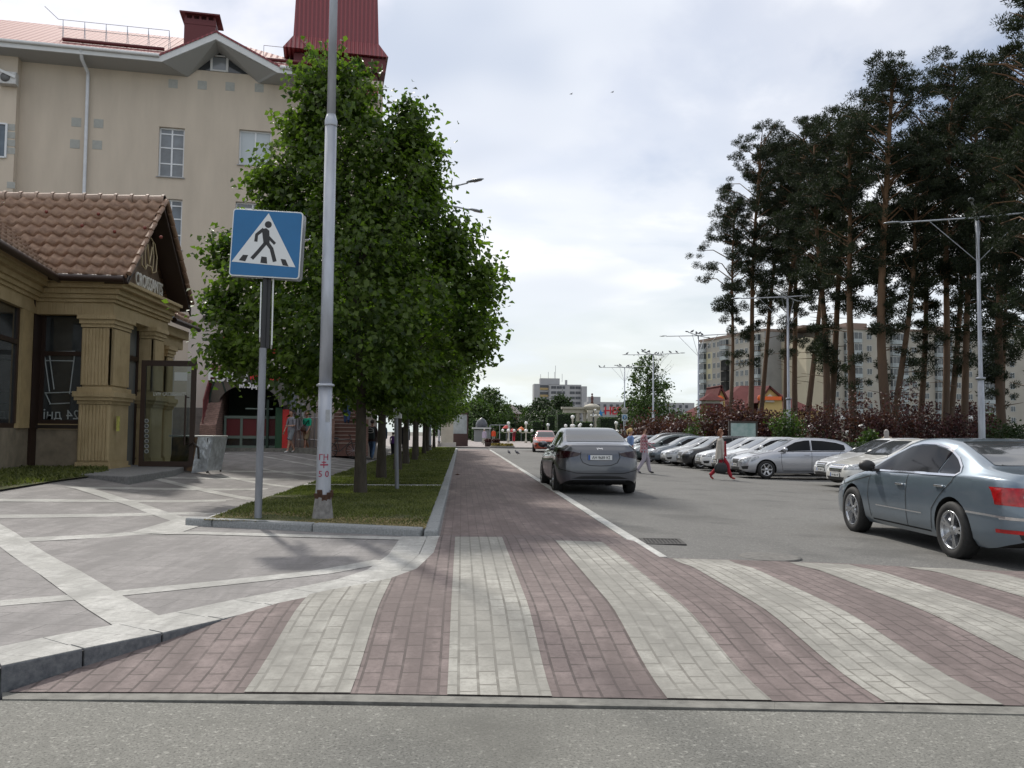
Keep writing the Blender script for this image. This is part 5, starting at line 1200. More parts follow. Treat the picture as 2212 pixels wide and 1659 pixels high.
# ------------------------------------------------ pedestrian crossing sign
BLUE = mat('sign_blue', (.012, .13, .31), .35, var=.06, vscale=3); SWH = mat('sign_white_face', (.66, .68, .68), .4); SBK = mat('sign_black', (.02, .02, .022), .5); SGY = mat('sign_back', (.30, .31, .32), .5, .5)
p = GF(557, 1127, lambda x, y: .18); ps = Vector((p.x, p.y, .18))
sg = empty('crossing_sign', ps, 0, 'blue pedestrian crossing sign on a leaning grey pole in the nearest lawn bed', 'road sign')
Ys = p.y; tp = at(573.5, 600, Ys); lean = tp-ps
PG = mat('pole_grey', (.22, .23, .25), .5, .4, var=.25, vscale=6, stretch=(1, 1, .2))
topz = at(576, 540, Ys)-ps
mb = MB(); mb.tube([(0, 0, -.1), tuple(at(568, 752, Ys)-ps)], .050, 14); mb.build('pole', PG, sg)
mb = MB(); mb.tube([tuple(at(568, 752, Ys)-ps), tuple(topz)], .038, 12); mb.build('upper_pole', SBK, sg)
br_ = at(575, 670, Ys)-ps; la_ = math.atan2(ps.x, ps.y)
side = empty('x', (0, 0, 0)); bpy.data.objects.remove(side)
M = Matrix.Rotation(-la_, 3, 'Z')
for sx_, z0, z1 in ((-.075, 610, 730), (.085, 600, 745)):
    a = at(575, z1, Ys)-ps; b = at(575, z0, Ys)-ps; zc_ = (a.z+b.z)/2; c = Vector((br_.x, 0, zc_))+M @ Vector((sx_, .30, 0)); mb = MB(); mb.box(c, (.018, .62, b.z-a.z), -la_); mb.build('side_plate', SWH, sg, bevel=.004)
mb = MB(); mb.box((br_.x, .02, br_.z), (.10, .05, 1.05), 0); mb.build('bracket', SBK, sg, bevel=.005)
pc = at(575.5, 527, Ys-.06)-ps; S = .955; tilt = R(-2.4)
pl = bpy.data.objects.new('sign_plate', bpy.data.meshes.new('t'))
def plate(mb, w_, h_, r_, y0, y1, m):
    pts = []
    for cx, cz, a0 in ((w_/2-r_, h_/2-r_, 0), (-w_/2+r_, h_/2-r_, 90), (-w_/2+r_, -h_/2+r_, 180), (w_/2-r_, -h_/2+r_, 270)):
        for k in range(6): a = R(a0+k*18); pts.append((cx+r_*math.cos(a), cz+r_*math.sin(a)))
    n = len(pts); mb.add([(x, y0, z) for x, z in pts]+[(x, y1, z) for x, z in pts], [tuple(range(n)), tuple(range(2*n-1, n-1, -1))]+[(i, n+i, n+(i+1) % n, (i+1) % n) for i in range(n)], m)
def polyY(mb, pts, y0, y1, m=0):
    a = sum(pts[i][0]*pts[(i+1) % len(pts)][1]-pts[(i+1) % len(pts)][0]*pts[i][1] for i in range(len(pts)))
    if a < 0: pts = pts[::-1]
    n = len(pts); mb.add([(x, y0, z) for x, z in pts]+[(x, y1, z) for x, z in pts], [tuple(range(n)), tuple(range(2*n-1, n-1, -1))]+[(i, n+i, n+(i+1) % n, (i+1) % n) for i in range(n)], m)
def UV(x, y): return ((x-1444)/367*S+.0, (1320-y)/357*S*.975)
mb = MB(); plate(mb, S, S*.975, .045, -.012, .012, 0); face = mb.build('sign_plate', SWH, sg, loc=pc, bevel=.003); face.rotation_euler = (0, tilt*-1, R(-1))
mb = MB(); plate(mb, S-.03, S*.975-.03, .035, -.016, -.0125, 0); mb.build('blue_field', BLUE, face)
mb = MB(); polyY(mb, [UV(1447, 1157), UV(1271, 1425), UV(1605, 1446-10)], -.019, -.0165); mb.build('white_triangle', SWH, face)
mb = MB()
def stroke(pts, w_):
    P = [Vector(UV(*q)) for q in pts]; Lf, Rt = [], []
    w_ = w_/367*S
    for i, q in enumerate(P):
        t = (P[min(i+1, len(P)-1)]-P[max(i-1, 0)]).normalized(); n = Vector((-t.y, t.x)); e = t*w_*.25*(1 if i == len(P)-1 else (-1 if i == 0 else 0)); Lf.append(tuple(q+n*w_/2+e)); Rt.append(tuple(q-n*w_/2+e))
    for i in range(len(P)-1): polyY(mb, [Lf[i], Lf[i+1], Rt[i+1], Rt[i]], -.021-.0003*i, -.0185)
hc = UV(1449, 1218); polyY(mb, [(hc[0]+.047*math.cos(a*PI/9), hc[1]+.047*math.sin(a*PI/9)) for a in range(18)], -.0212, -.0185)
polyY(mb, [UV(1417, 1243), UV(1440, 1238), UV(1456, 1250), UV(1462, 1312), UV(1430, 1316)], -.0224, -.0185)
stroke([(1424, 1246), (1392, 1275), (1390, 1308)], 17); stroke([(1454, 1284), (1488, 1316)], 15); stroke([(1440, 1318), (1408, 1362), (1378, 1400)], 19); stroke([(1442, 1306), (1474, 1345), (1494, 1408)], 20)
polyY(mb, [UV(1328, 1386), UV(1355, 1386), UV(1342, 1420), UV(1308, 1416)], -.0205, -.0185); polyY(mb, [UV(1424, 1389), UV(1452, 1391), UV(1457, 1426), UV(1421, 1423)], -.0205, -.0185); polyY(mb, [UV(1525, 1396), UV(1551, 1398), UV(1569, 1433), UV(1538, 1430)], -.0205, -.0185)
mb.build('walking_figure', SBK, face)
mb = MB(); plate(mb, S, S*.975, .045, .08, .10, 0); bk2 = mb.build('rear_plate', SGY, sg, loc=pc+Vector((.022, .0, -.008))); bk2.rotation_euler = (0, -tilt, R(4))
# thin post with a small white-topped bracket between the first lindens
p = GF(858, 1062, lambda x, y: .18); t = empty('sign_post', (p.x, p.y, .17), 0, 'thin grey post with a small white bracket on top between the first two lindens', 'post')
hh = at(852, 893, p.y).z-.17; mb = MB(); mb.tube([(0, 0, -.1), (-.05, 0, hh)], .042, 10); mb.build('post', PG, t)
mb = MB(); mb.bb(-.10, -.06, -.05, .3, hh-.1, hh+.22); mb.bb(.02, .05, -.05, .3, hh-.1, hh+.35); mb.bb(-.06, .02, -.05, .0, hh-.1, hh-.03); mb.build('bracket', SWH, t)
# ------------------------------------------------ cars
def paint(name, col, metal=.55, rough=.32): return mat(name, col, rough, metal, coat=.9, var=.05, vscale=1.5, spec=.5)
TYRE = mat('tyre_rubber', (.018, .018, .018), .75, var=.3, vscale=20); ALLOY = mat('alloy', (.50, .51, .53), .25, .85); ARCH = mat('wheel_well', (.008, .008, .008), .9); CGL = mat('car_glass', (.006, .007, .009), .06, spec=.14)
CGL2 = mat('rear_screen_glass', (.05, .055, .06), .05, spec=1.0); CHR = mat('chrome', (.72, .73, .75), .12, .95); BPL = mat('black_plastic', (.02, .02, .021), .5); HLT = mat('headlight_glass', (.34, .36, .38), .08, .3, spec=1, var=.6, vscale=16); TLR = mat('tail_light_red', (.36, .010, .012), .12, spec=.7, var=.35, vscale=14); TLD = mat('tail_light_dark', (.02, .004, .006), .12, spec=.5)
PLT = mat('plate_white', (.72, .73, .72), .45); PBL = mat('plate_blue', (.02, .10, .40), .5); SEAM = mat('panel_gap', (.012, .012, .012), .8); INT = mat('dash_grey', (.14, .15, .15), .6)
def curve(pts):
    xs = [p[0] for p in pts]; ys = [p[1] for p in pts]; n = len(xs)
    dl = [(ys[i+1]-ys[i])/(xs[i+1]-xs[i]) for i in range(n-1)]
    m = [dl[0]]+[0 if dl[i-1]*dl[i] <= 0 else 2*dl[i-1]*dl[i]/(dl[i-1]+dl[i]) for i in range(1, n-1)]+[dl[-1]]
    def f(x):
        if x <= xs[0]: return ys[0]
        if x >= xs[-1]: return ys[-1]
        i = 0
        while x > xs[i+1]: i += 1
        h = xs[i+1]-xs[i]; t = (x-xs[i])/h
        return ys[i]*(2*t**3-3*t*t+1)+m[i]*h*(t**3-2*t*t+t)+ys[i+1]*(-2*t**3+3*t*t)+m[i+1]*h*(t**3-t*t)
    return f
def make_car(name, label, cat, S, group=None):
    """S: dict with L W H wb fo (front overhang) r (wheel radius), top, belt profiles from the nose, side windows and lamps"""
    L, W, wb, fo, rw = S['L'], S['W'], S['wb'], S['fo'], S['r']
    top, belt = curve(S['top']), curve(S['belt']); hwm = W/2; sill = S.get('sill', .2); Ra = rw+.055
    rfw = S.get('roofw', .60); ax = (fo, fo+wb)
    root = empty(name, (0, 0, 0), 0, label, cat, group)
    P = paint('paint_'+S['pn'], S['paint'], S.get('metal', .55), S.get('rough', .32))
    pe = S.get('pe', ((0, .60), (.04, .72), (.12, .82), (.3, .92), (.6, .975), (1.0, 1)))
    pf, pr = curve(pe), curve(S.get('pr', pe))
    def wd(s): return hwm*min(pf(s), pr(L-s))
    st = {0.0, .015, .04, .08, .14, .22, .3, .42, L, L-.015, L-.04, L-.08, L-.14, L-.22, L-.3, L-.42}
    x = .5
    while x < L-.45: st.add(round(x, 3)); x += .11
    jumps = {}
    for a in ax:
        st = {q for q in st if not (a-Ra-.03 < q < a+Ra+.03)}
        for k in range(15): th = PI*k/14; st.add(a-Ra*math.cos(th))
        st.add(a-Ra-.006); st.add(a+Ra+.006)
    st = sorted(st)
    botc = curve([(0, .30), (.1, .24), (.5, sill), (L-.6, sill), (L-.15, S.get('rb', .28)), (L, S.get('rb', .28)+.06)])
    def zlow(s):
        b = botc(s)
        for a in ax:
            if abs(s-a) <= Ra+1e-6: b = max(b, rw+math.sqrt(max(0, Ra*Ra-(s-a)**2)))
        return b
    sidef = curve([(0, .93), (.10, .965), (.30, .99), (.55, 1.0), (.74, .992), (.90, .972), (1.0, .945)])
    rings = []
    for s in st:
        w_ = wd(s); zt = top(s); zb_ = belt(s); zbx = min(zb_, zt-.012); zl = zlow(s); b0 = botc(s)
        endt = min(1, min(s, L-s)/.5)
        pts = [(0, b0), (w_*.62, b0), (w_*.62, zl if zl > b0+.01 else b0+.002), (w_*sidef(max(0, (zl-sill)/(zbx-sill)))*(1 if zl > b0+.01 else .97), zl+.001)]
        for t in (.12, .27, .42, .56, .70, .84, .94, 1.0):
            z = lerp(zl, zbx, t); pts.append((w_*sidef((z-sill)/(zbx-sill)), z))
        h = zt-zbx; g = max(0, min(1, (h-.10)/.30)); gw0 = w_*lerp(.90, .905, g); gw1 = lerp(w_*.80, min(w_*.86, rfw), g)
        pts.append((lerp(w_*.925, w_*.925, g), zbx+min(.02, h*.2)))
        for t in (.06, .28, .52, .76, .90): pts.append((lerp(gw0, gw1, t**1.12), zbx+h*lerp(.62*t+.3 if t > .0 else 0, t*.93, g) if g < 1 else zbx+h*t*.945))
        zs1 = zbx+h*lerp(.94, .975, g); pts.append((gw1*.93, zs1)); pts.append((gw1*.78, zbx+h*lerp(.965, .990, g))); pts.append((gw1*.42, zbx+h*.998)); pts.append((0, zt))
        # nose/tail lean
        row = []
        for y, z in pts:
            k = S.get('lf', .55) if s < L/2 else S.get('lr', .5); e = max(0, 1-min(s, L-s)/.45); sh = -k*e*(z-.48)**2 if s < L/2 else k*e*(z-.48)**2
            row.append((L/2-s+sh*1.0 if s < L/2 else L/2-s+sh, y, z))
        rings.append(row)
    n = len(rings[0]); mb = MB(); vs = []
    for r_ in rings:
        vs += r_; vs += [(x, -y, z) for x, y, z in r_[1:-1]][::-1]
    m = 2*n-2; fs_b = []; fs_d = []
    for i in range(len(rings)-1):
        for k in range(m):
            k2 = (k+1) % m; f = (i*m+k, (i+1)*m+k, (i+1)*m+k2, i*m+k2)
            (fs_d if k < 3 or k >= m-3 else fs_b).append(f)
    e = (len(rings)-1)*m
    # end caps as strips between mirrored points
    def cap(b, flip):
        r_ = []
        for k in range(n-1):
            a0, a1 = b+k, b+k+1; c0 = b+(m-k) % m; c1 = b+(m-k-1) % m
            f = [a0, a1, c1, c0]; f = [q for i, q in enumerate(f) if q not in f[:i]]
            if len(f) > 2: r_.append(tuple(f if not flip else f[::-1]))
        return r_
    mb.add(vs, fs_b+cap(0, False)+cap(e, True), 0, True)
    b = len(mb.f)
    for f in fs_d: mb.f.append(f); mb.m.append(1); mb.sm.append(True)
    body = mb.build('body', [P, ARCH], root); me = body.data
    bm_ = bmesh.new(); bm_.from_mesh(me); bmesh.ops.remove_doubles(bm_, verts=bm_.verts, dist=5e-4); bmesh.ops.recalc_face_normals(bm_, faces=bm_.faces); bm_.to_mesh(me); bvh = BVHTree.FromBMesh(bm_); bm_.free()
    me.set_sharp_from_angle(angle=R(38))
    # ---- projected surface pieces
    def hit(pl, u, v, sgn=1):
        if pl == 'side': o = Vector((L/2-u, sgn*3, v)); d = Vector((0, -sgn, 0))
        elif pl == 'top': o = Vector((L/2-u, v, 4)); d = Vector((0, 0, -1))
        elif pl == 'front': o = Vector((L/2+2, u, v)); d = Vector((-1, 0, 0))
        else: o = Vector((-L/2-2, u, v)); d = Vector((1, 0, 0))
        h_ = bvh.ray_cast(o, d)
        return (h_[0], h_[1]) if h_[0] is not None else (None, None)
    def decal(mbx, poly, pl, off=.005, step=.05, sgn=1, m=0):
        pts = []; N_ = len(poly)
        for i in range(N_):
            a, c = Vector(poly[i]), Vector(poly[(i+1) % N_]); k = max(1, int((c-a).length/step))
            for j in range(k): pts.append(a.lerp(c, j/k))
        bd = [(i, (i+1) % len(pts)) for i in range(len(pts))]
        xs = [p[0] for p in poly]; ys = [p[1] for p in poly]; y = min(ys)+step/2
        def ins(q):
            c_ = False; j = N_-1
            for i in range(N_):
                if (poly[i][1] > q[1]) != (poly[j][1] > q[1]) and q[0] < (poly[j][0]-poly[i][0])*(q[1]-poly[i][1])/(poly[j][1]-poly[i][1])+poly[i][0]: c_ = not c_
                j = i
            return c_
        while y < max(ys):
            x = min(xs)+step/2
            while x < max(xs):
                if ins((x, y)): pts.append(Vector((x, y)))
                x += step
            y += step
        r_ = delaunay_2d_cdt(pts, bd, [], 1, 1e-4); V = []; ok = []
        for v in r_[0]:
            p, nn = hit(pl, v.x, v.y, sgn); ok.append(p is not None); V.append(p+nn*off if p is not None else Vector((0, 0, 0)))
        base = len(mbx.v); mbx.v += [tuple(v) for v in V]
        for f in r_[2]:
            if not all(ok[i] for i in f): continue
            a, b2, c = (V[i] for i in f[:3]); 
            nn = (b2-a).cross(c-a)
            out = {'side': Vector((0, sgn, 0)), 'top': Vector((0, 0, 1)), 'front': Vector((1, 0, 0)), 'rear': Vector((-1, 0, 0))}[pl]
            ff = tuple(base+i for i in f); mbx.f.append(ff if nn.dot(out) > 0 else ff[::-1]); mbx.m.append(m); mbx.sm.append(True)
    def ribbon(mbx, pts, wdt, pl, off=.006, sgn=1, m=0, step=.05, closed=False):
        Q = []
        for i in range(len(pts)-1):
            a, c = Vector(pts[i]), Vector(pts[i+1]); k = max(1, int((c-a).length/step))
            for j in range(k): Q.append(a.lerp(c, j/k))
        Q.append(Vector(pts[-1])); prev = None
        for i, q in enumerate(Q):
            t = (Q[min(i+1, len(Q)-1)]-Q[max(i-1, 0)]).normalized(); nn = Vector((-t.y, t.x))*wdt/2
            h1, n1 = hit(pl, *(q+nn), sgn); h2, n2 = hit(pl, *(q-nn), sgn)
            if h1 is None or h2 is None: prev = None; continue
            c = (h1+n1*off, h2+n2*off)
            if prev:
                f = [prev[0], prev[1], c[1], c[0]]; nm = (f[1]-f[0]).cross(f[2]-f[0]); 
                if nm.dot(n1) < 0: f = f[::-1]
                mbx.add(f, [(0, 1, 2, 3)], m, True)
            prev = c
    gl = S.get('glass', CGL)
    for sg_ in (1, -1):
        for poly in S['win']:
            q = MB(); decal(q, poly, 'side', .006, .05, sg_); q.build('side_window', gl, root)
    if S.get('trim'):
        for sg_ in (1, -1):
            q = MB()
            for t in S['trim']: ribbon(q, t, .022, 'side', .011, sg_)
            q.build('window_trim', CHR if S.get('chrome') else BPL, root)
    wsx0, wsx1, wy0, wy1 = S['ws']; q = MB(); decal(q, [(wsx0, -wy0*.96), (wsx0-.06, 0), (wsx0, wy0*.96), ((wsx0+wsx1)/2, lerp(wy0, wy1, .5)+.01), (wsx1, wy1), (wsx1, -wy1), ((wsx0+wsx1)/2, -lerp(wy0, wy1, .5)-.01)], 'top', .006, .07); q.build('windscreen', S.get('wsg', CGL2), root)
    rx0, rx1, ry0, ry1 = S['rw']; q = MB(); decal(q, [(rx0, -ry0), (rx0-.03, 0), (rx0, ry0), ((rx0+rx1)/2, (ry0+ry1)/2+.015), (rx1-.03, ry1), (rx1, ry1*.9), (rx1+.02, 0), (rx1, -ry1*.9), (rx1-.03, -ry1), ((rx0+rx1)/2, -(ry0+ry1)/2-.015)], S.get('rwp', 'top'), .006, .06); q.build('rear_window', CGL2, root)
    hx = wsx0+.02
    for pts_, w_, pl_, sg_ in [(d, .011, 'side', s_) for s_ in (1, -1) for d in S['doors']]+[([(ax[0]+Ra+.25, sill+.07), (ax[1]-Ra-.12, sill+.07)], .02, 'side', s_) for s_ in (1, -1)]+[([(.18, s_*W*.33), (.5, s_*W*.40), (hx-.1, s_*W*.42), (hx, s_*W*.3)], .01, 'top', 1) for s_ in (1, -1)]:
        q = MB(); ribbon(q, pts_, w_, pl_, .004, sg_)
        if q.f: q.build('panel_gap', SEAM, root)
    for sg_ in (1, -1):
        for hx_, hz in S['handles']:
            p, nn = hit('side', hx_, hz, sg_)
            if p: q = MB(); q.box(p+nn*.018, (.19, .03, .026), 0); q.build('handle', CHR if S.get('chrome') or S.get('bright') else P, root, bevel=.008)
        mx_, mz = S['mirror']; p, nn = hit('side', mx_, mz-.05, sg_)
        if p:
            q = MB(); q.ball((p.x+.03, p.y+sg_*.13, mz+.03), .12, 12, 0, (.72, 1.0, .68)); q.box((p.x, p.y+sg_*.03, mz-.03), (.08, .12, .04)); q.build('mirror', S.get('mirm', P), root)
    # lamps
    for sg_ in (1, -1):
        q = MB(); 
        if S.get('hl'): decal(q, [(sg_*u, v) for u, v in S['hl']], 'front', .007, .04)
        hlo = q.build('headlight', HLT, root) if q.f else None
        q = MB()
        if S.get('hls'): decal(q, S['hls'], 'side', .007, .04, sg_)
        if q.f: q.build('lamp_side', HLT, hlo or root)
        if S.get('fog'):
            q = MB(); decal(q, [(sg_*u, v) for u, v in S['fog']], 'front', .006, .04); q.build('fog_light', BPL, root)
        q = MB()
        if S.get('tl'): decal(q, [(sg_*u, v) for u, v in S['tl']], 'rear', .008, .035)
        tlo = q.build('tail_light', S.get('tlm', TLR), root) if q.f else None
        q = MB()
        if S.get('tls'): decal(q, S['tls'], 'side', .008, .035, sg_)
        if q.f: q.build('lamp_side', S.get('tlm', TLR), tlo or root)
        if tlo and S.get('tlr'):
            q = MB(); decal(q, [(sg_*S['tlr'][0]+S['tlr'][2]*math.cos(a*PI/8), S['tlr'][1]+S['tlr'][2]*math.sin(a*PI/8)) for a in range(16)], 'rear', .013, .03); q.build('reversing_lamp', HLT, tlo)
    if S.get('grille'):
        q = MB(); decal(q, S['grille'], 'front', .006, .05); gr = q.build('grille', S.get('grm', BPL), root)
        if S.get('bars'):
            q = MB()
            for z_ in S['bars']: ribbon(q, [(-S['barw'], z_), (S['barw'], z_)], .02, 'front', .012)
            q.build('grille_bar', CHR, gr)
    if S.get('intake'): q = MB(); decal(q, S['intake'], 'front', .006, .05); q.build('lower_intake', BPL, root)
    if S.get('skirt'): q = MB(); decal(q, S['skirt'], 'rear', .006, .05); q.build('rear_skirt', BPL, root)
    for k in S.get('rib', ()):
        for sg_ in ((1, -1) if k[0] == 'side' else (1,)):
            q = MB(); ribbon(q, k[1], k[2], k[0], .007, sg_); q.build(k[4] if len(k) > 4 else 'trim_strip', k[3], root)
    def plate(pl, z, txt=None):
        p, nn = hit(pl, 0, z)
        if p is None: return
        sx_ = 1 if pl == 'front' else -1
        q = MB(); q.box((p.x+sx_*.012, 0, z), (.015, .52, .115)); po = q.build('number_plate', BPL, root, bevel=.004)
        q = MB(); q.box((p.x+sx_*.021, 0, z), (.004, .505, .10)); q.build('plate_face', PLT, po)
        q = MB(); q.box((p.x+sx_*.0245, -.23*sx_, z), (.003, .04, .098)); q.build('plate_band', PBL, po)
        rz_ = PI/2 if sx_ > 0 else -PI/2
        text_obj('plate_lettering', txt or 'АА 2742 КВ', .083, SEAM, po, (p.x+sx_*.024, .02*sx_, z-.031), (PI/2, 0, rz_), .001, .0006, 'CENTER', .9)
    if S.get('fp'): plate('front', S['fp'], S.get('ptxt'))
    if S.get('rp'): plate('rear', S['rp'], S.get('ptxt'))
    # wheels
    tr = hwm-.095; ns = S.get('spokes', 5)
    tw = MB(); tw.lathe((0, 0, 0), [(rw*.66, -.095), (rw*.80, -.105), (rw*.95, -.098), (rw, -.07), (rw, .07), (rw*.95, .098), (rw*.80, .105), (rw*.66, .095), (rw*.64, .0)], 36, axis=(0, 1, 0), cap=False)
    rm = MB(); rm.lathe((0, 0, 0), [(rw*.66, .085), (rw*.685, .098), (rw*.64, .099), (rw*.60, .07), (rw*.58, -.05), (.0, -.052)], 36, axis=(0, 1, 0), cap=False)
    rm.lathe((0, 0, 0), [(.0, .082), (.055, .08), (.07, .055), (.07, .0)], 14, axis=(0, 1, 0))
    for k in range(ns):
        a = 2*PI*k/ns+.3
        for dd in ((-.13, .13) if S.get('twin') else (0,)):
            p0 = Vector((.05*math.cos(a), .065, .05*math.sin(a))); p1 = Vector((rw*.63*math.cos(a+dd), .085, rw*.63*math.sin(a+dd))); wd_ = .014 if S.get('twin') else .024
            t = (p1-p0).normalized(); sd = t.cross(Vector((0, 1, 0)))
            vs = [p0+sd*wd_*1.4, p0-sd*wd_*1.4, p1-sd*wd_, p1+sd*wd_]; vs = [v+Vector((0, .012, 0)) for v in vs]+[v-Vector((0, .03, 0)) for v in vs]
            rm.add(vs, [(0, 1, 2, 3), (7, 6, 5, 4), (0, 4, 5, 1), (1, 5, 6, 2), (2, 6, 7, 3), (3, 7, 4, 0)])
    dk = MB(); dk.lathe((0, 0, 0), [(rw*.58, -.0), (0, -.0)], 24, axis=(0, 1, 0), cap=False); dk.lathe((0, 0, 0), [(.0, .012), (.14, .012), (.14, 0)], 20, axis=(0, 1, 0))
    first = None
    for a in ax:
        for sg_ in (1, -1):
            if first is None:
                w0 = tw.build('wheel', TYRE, root); r1 = rm.build('rim', S.get('alloy', ALLOY), w0); r2 = dk.build('brake_disc', mat('brake_grey', (.05, .05, .05), .5, .4), w0); first = w0
                w_o = w0
            else: w_o = copy_tree(first, root)
            w_o.location = (L/2-a, sg_*tr, rw); w_o.rotation_euler = (0, .7*(a > fo)+.3*(sg_ > 0), 0 if sg_ > 0 else PI)
    return root
def place(c, x, y, rz, z=None, s=1.0):
    c.location = (x, y, zr(x, y)+.004 if z is None else z); c.rotation_euler = (0, 0, rz); c.scale = (s, s, s); return c

# --- blue-grey four-door coupe at the right
CC = dict(L=4.80, W=1.855, wb=2.71, fo=.96, r=.335, roofw=.585, sill=.20, pn='blue_grey', paint=(.16, .205, .25), chrome=1, rb=.30, lr=.28,
    top=[(0, .62), (.05, .70), (.25, .76), (.9, .90), (1.22, .965), (1.45, 1.06), (1.8, 1.235), (2.15, 1.365), (2.5, 1.412), (2.8, 1.415), (3.2, 1.375), (3.7, 1.24), (4.15, 1.085), (4.45, 1.045), (4.66, 1.025), (4.76, .985), (4.80, .90)],
    belt=[(0, .55), (.3, .68), (.9, .835), (1.3, .895), (2.4, .935), (3.4, .965), (4.2, .975), (4.65, .955), (4.8, .86)],
    win=[[(1.42, .955), (1.62, 1.06), (1.9, 1.18), (2.2, 1.275), (2.5, 1.315), (2.85, 1.315), (3.12, 1.275), (3.28, 1.235), (3.22, 1.0), (3.24, .985)], [(3.30, 1.228), (3.5, 1.155), (3.68, 1.065), (3.72, 1.02), (3.66, .99), (3.28, .985), (3.25, 1.0)]],
    trim=[[(1.36, .94), (3.7, .975), (3.755, 1.015), (3.7, 1.075), (3.5, 1.175), (3.15, 1.29), (2.85, 1.335), (2.5, 1.338), (2.2, 1.298), (1.9, 1.205), (1.6, 1.075), (1.36, .94)]],
    doors=[[(1.52, .93), (1.50, .6), (1.56, .30)], [(2.62, 1.30), (2.60, .93), (2.60, .5), (2.60, .28)], [(3.72, 1.02), (3.66, .9), (3.42, .72), (3.24, .55), (3.2, .30)], [(.62, .70), (1.5, .86)]],
    handles=[(2.44, .80), (3.42, .835)], mirror=(1.66, .98), mirm=BPL, ws=(1.28, 2.12, .70, .52), rw=(3.22, 4.06, .50, .60),
    tls=[(4.56, .885), (4.53, .86), (4.60, .78), (4.68, .71), (4.74, .69), (4.79, .80), (4.76, .885)], tl=[(.86, .885), (.86, .70), (.62, .685), (.46, .75), (.44, .85), (.50, .89)], tlr=(.64, .79, .06),
    rib=[('side', [(1.75, .475), (3.0, .475)], .014, CHR), ('side', [(3.98, .585), (4.3, .58), (4.74, .56)], .024, CHR), ('rear', [(-.85, .56), (.85, .56)], .03, CHR), ('side', [(4.45, .42), (4.72, .42)], .04, TLR, 'reflector')],
    hls=[(.10, .70), (.16, .62), (.62, .70), (.55, .76)], rp=.66, ptxt='АН 3318 ВЕ', spokes=5, twin=1, skirt=[(-.7, .30), (.7, .30), (.75, .42), (-.75, .42)])
cc = make_car('parked_car', 'blue grey four-door coupe with chrome window trim, cut off by the right edge', 'car', CC); cc.name = 'coupe_car'
place(cc, 6.71, 11.07-.0, R(90)-R(1.5), zr(6, 11)-.012)
# --- grey sedan seen from behind
EL = dict(L=4.53, W=1.775, wb=2.70, fo=.87, r=.315, roofw=.60, pn='steel_grey', paint=(.10, .105, .12), lr=.22, rb=.27,
    pr=((0, .70), (.04, .80), (.12, .885), (.3, .95), (.6, .985), (1.0, 1)),
    top=[(0, .60), (.05, .68), (.25, .75), (.85, .90), (1.12, .97), (1.5, 1.16), (1.95, 1.37), (2.3, 1.43), (2.7, 1.435), (3.1, 1.40), (3.5, 1.29), (3.95, 1.125), (4.18, 1.085), (4.36, 1.075), (4.46, 1.06), (4.53, .96)],
    belt=[(0, .52), (.3, .66), (.9, .82), (1.3, .88), (2.4, .93), (3.4, .975), (4.0, .985), (4.35, .96), (4.53, .88)],
    win=[[(1.35, .95), (1.6, 1.08), (2.0, 1.28), (2.35, 1.335), (2.45, 1.34), (2.45, .98)], [(2.52, 1.34), (2.9, 1.325), (3.3, 1.24), (3.62, 1.10), (3.7, 1.03), (3.35, 1.0), (2.52, .985)]],
    trim=[[(1.3, .935), (2.5, .965), (3.35, .985), (3.72, 1.02)]], doors=[[(1.42, .93), (1.40, .6), (1.46, .28)], [(2.48, 1.3), (2.46, .93), (2.46, .5), (2.46, .27)], [(3.5, 1.0), (3.35, .8), (3.15, .6), (3.1, .28)], [(.7, .62), (1.6, .78), (3.0, .83), (4.1, .88)]],
    handles=[(2.28, .83), (3.24, .87)], mirror=(1.55, 1.0), ws=(1.18, 1.93, .68, .53), rw=(2.98, 3.93, .525, .63),
    tl=[(.895, .905), (.895, .80), (.80, .775), (.62, .80), (.46, .835), (.40, .885), (.55, .915), (.72, .935)], tls=[(3.98, .955), (4.05, .88), (4.3, .80), (4.48, .79), (4.50, .86), (4.42, .925), (4.15, .965)], tlm=TLD,
    rib=[('rear', [(-.40, .915), (-.42, .80), (-.36, .69), (-.22, .635), (0, .625), (.22, .635), (.36, .69), (.42, .80), (.40, .915)], .012, SEAM, 'boot_gap'), ('rear', [(-.84, .555), (-.5, .475), (0, .465), (.5, .475), (.84, .555)], .014, SEAM, 'bumper_gap'), ('rear', [(-.06, .965), (-.045, 1.0), (-.03, .975), (.0, .985), (.03, .995), (.045, .96), (.06, 1.0)], .012, CHR, 'badge')],
    skirt=[(-.55, .29), (.55, .29), (.60, .36), (.4, .41), (0, .43), (-.4, .41), (-.60, .36)], rp=.80, ptxt='АН 9689 КІ', spokes=5, hls=[(.12, .66), (.2, .58), (.6, .68)], rough=.28)
el = make_car('sedan_car', 'dark grey sedan driving away, seen from behind beside the white kerb line', 'car', EL); place(el, 3.03, 20.98, R(90), .05, 1.045)
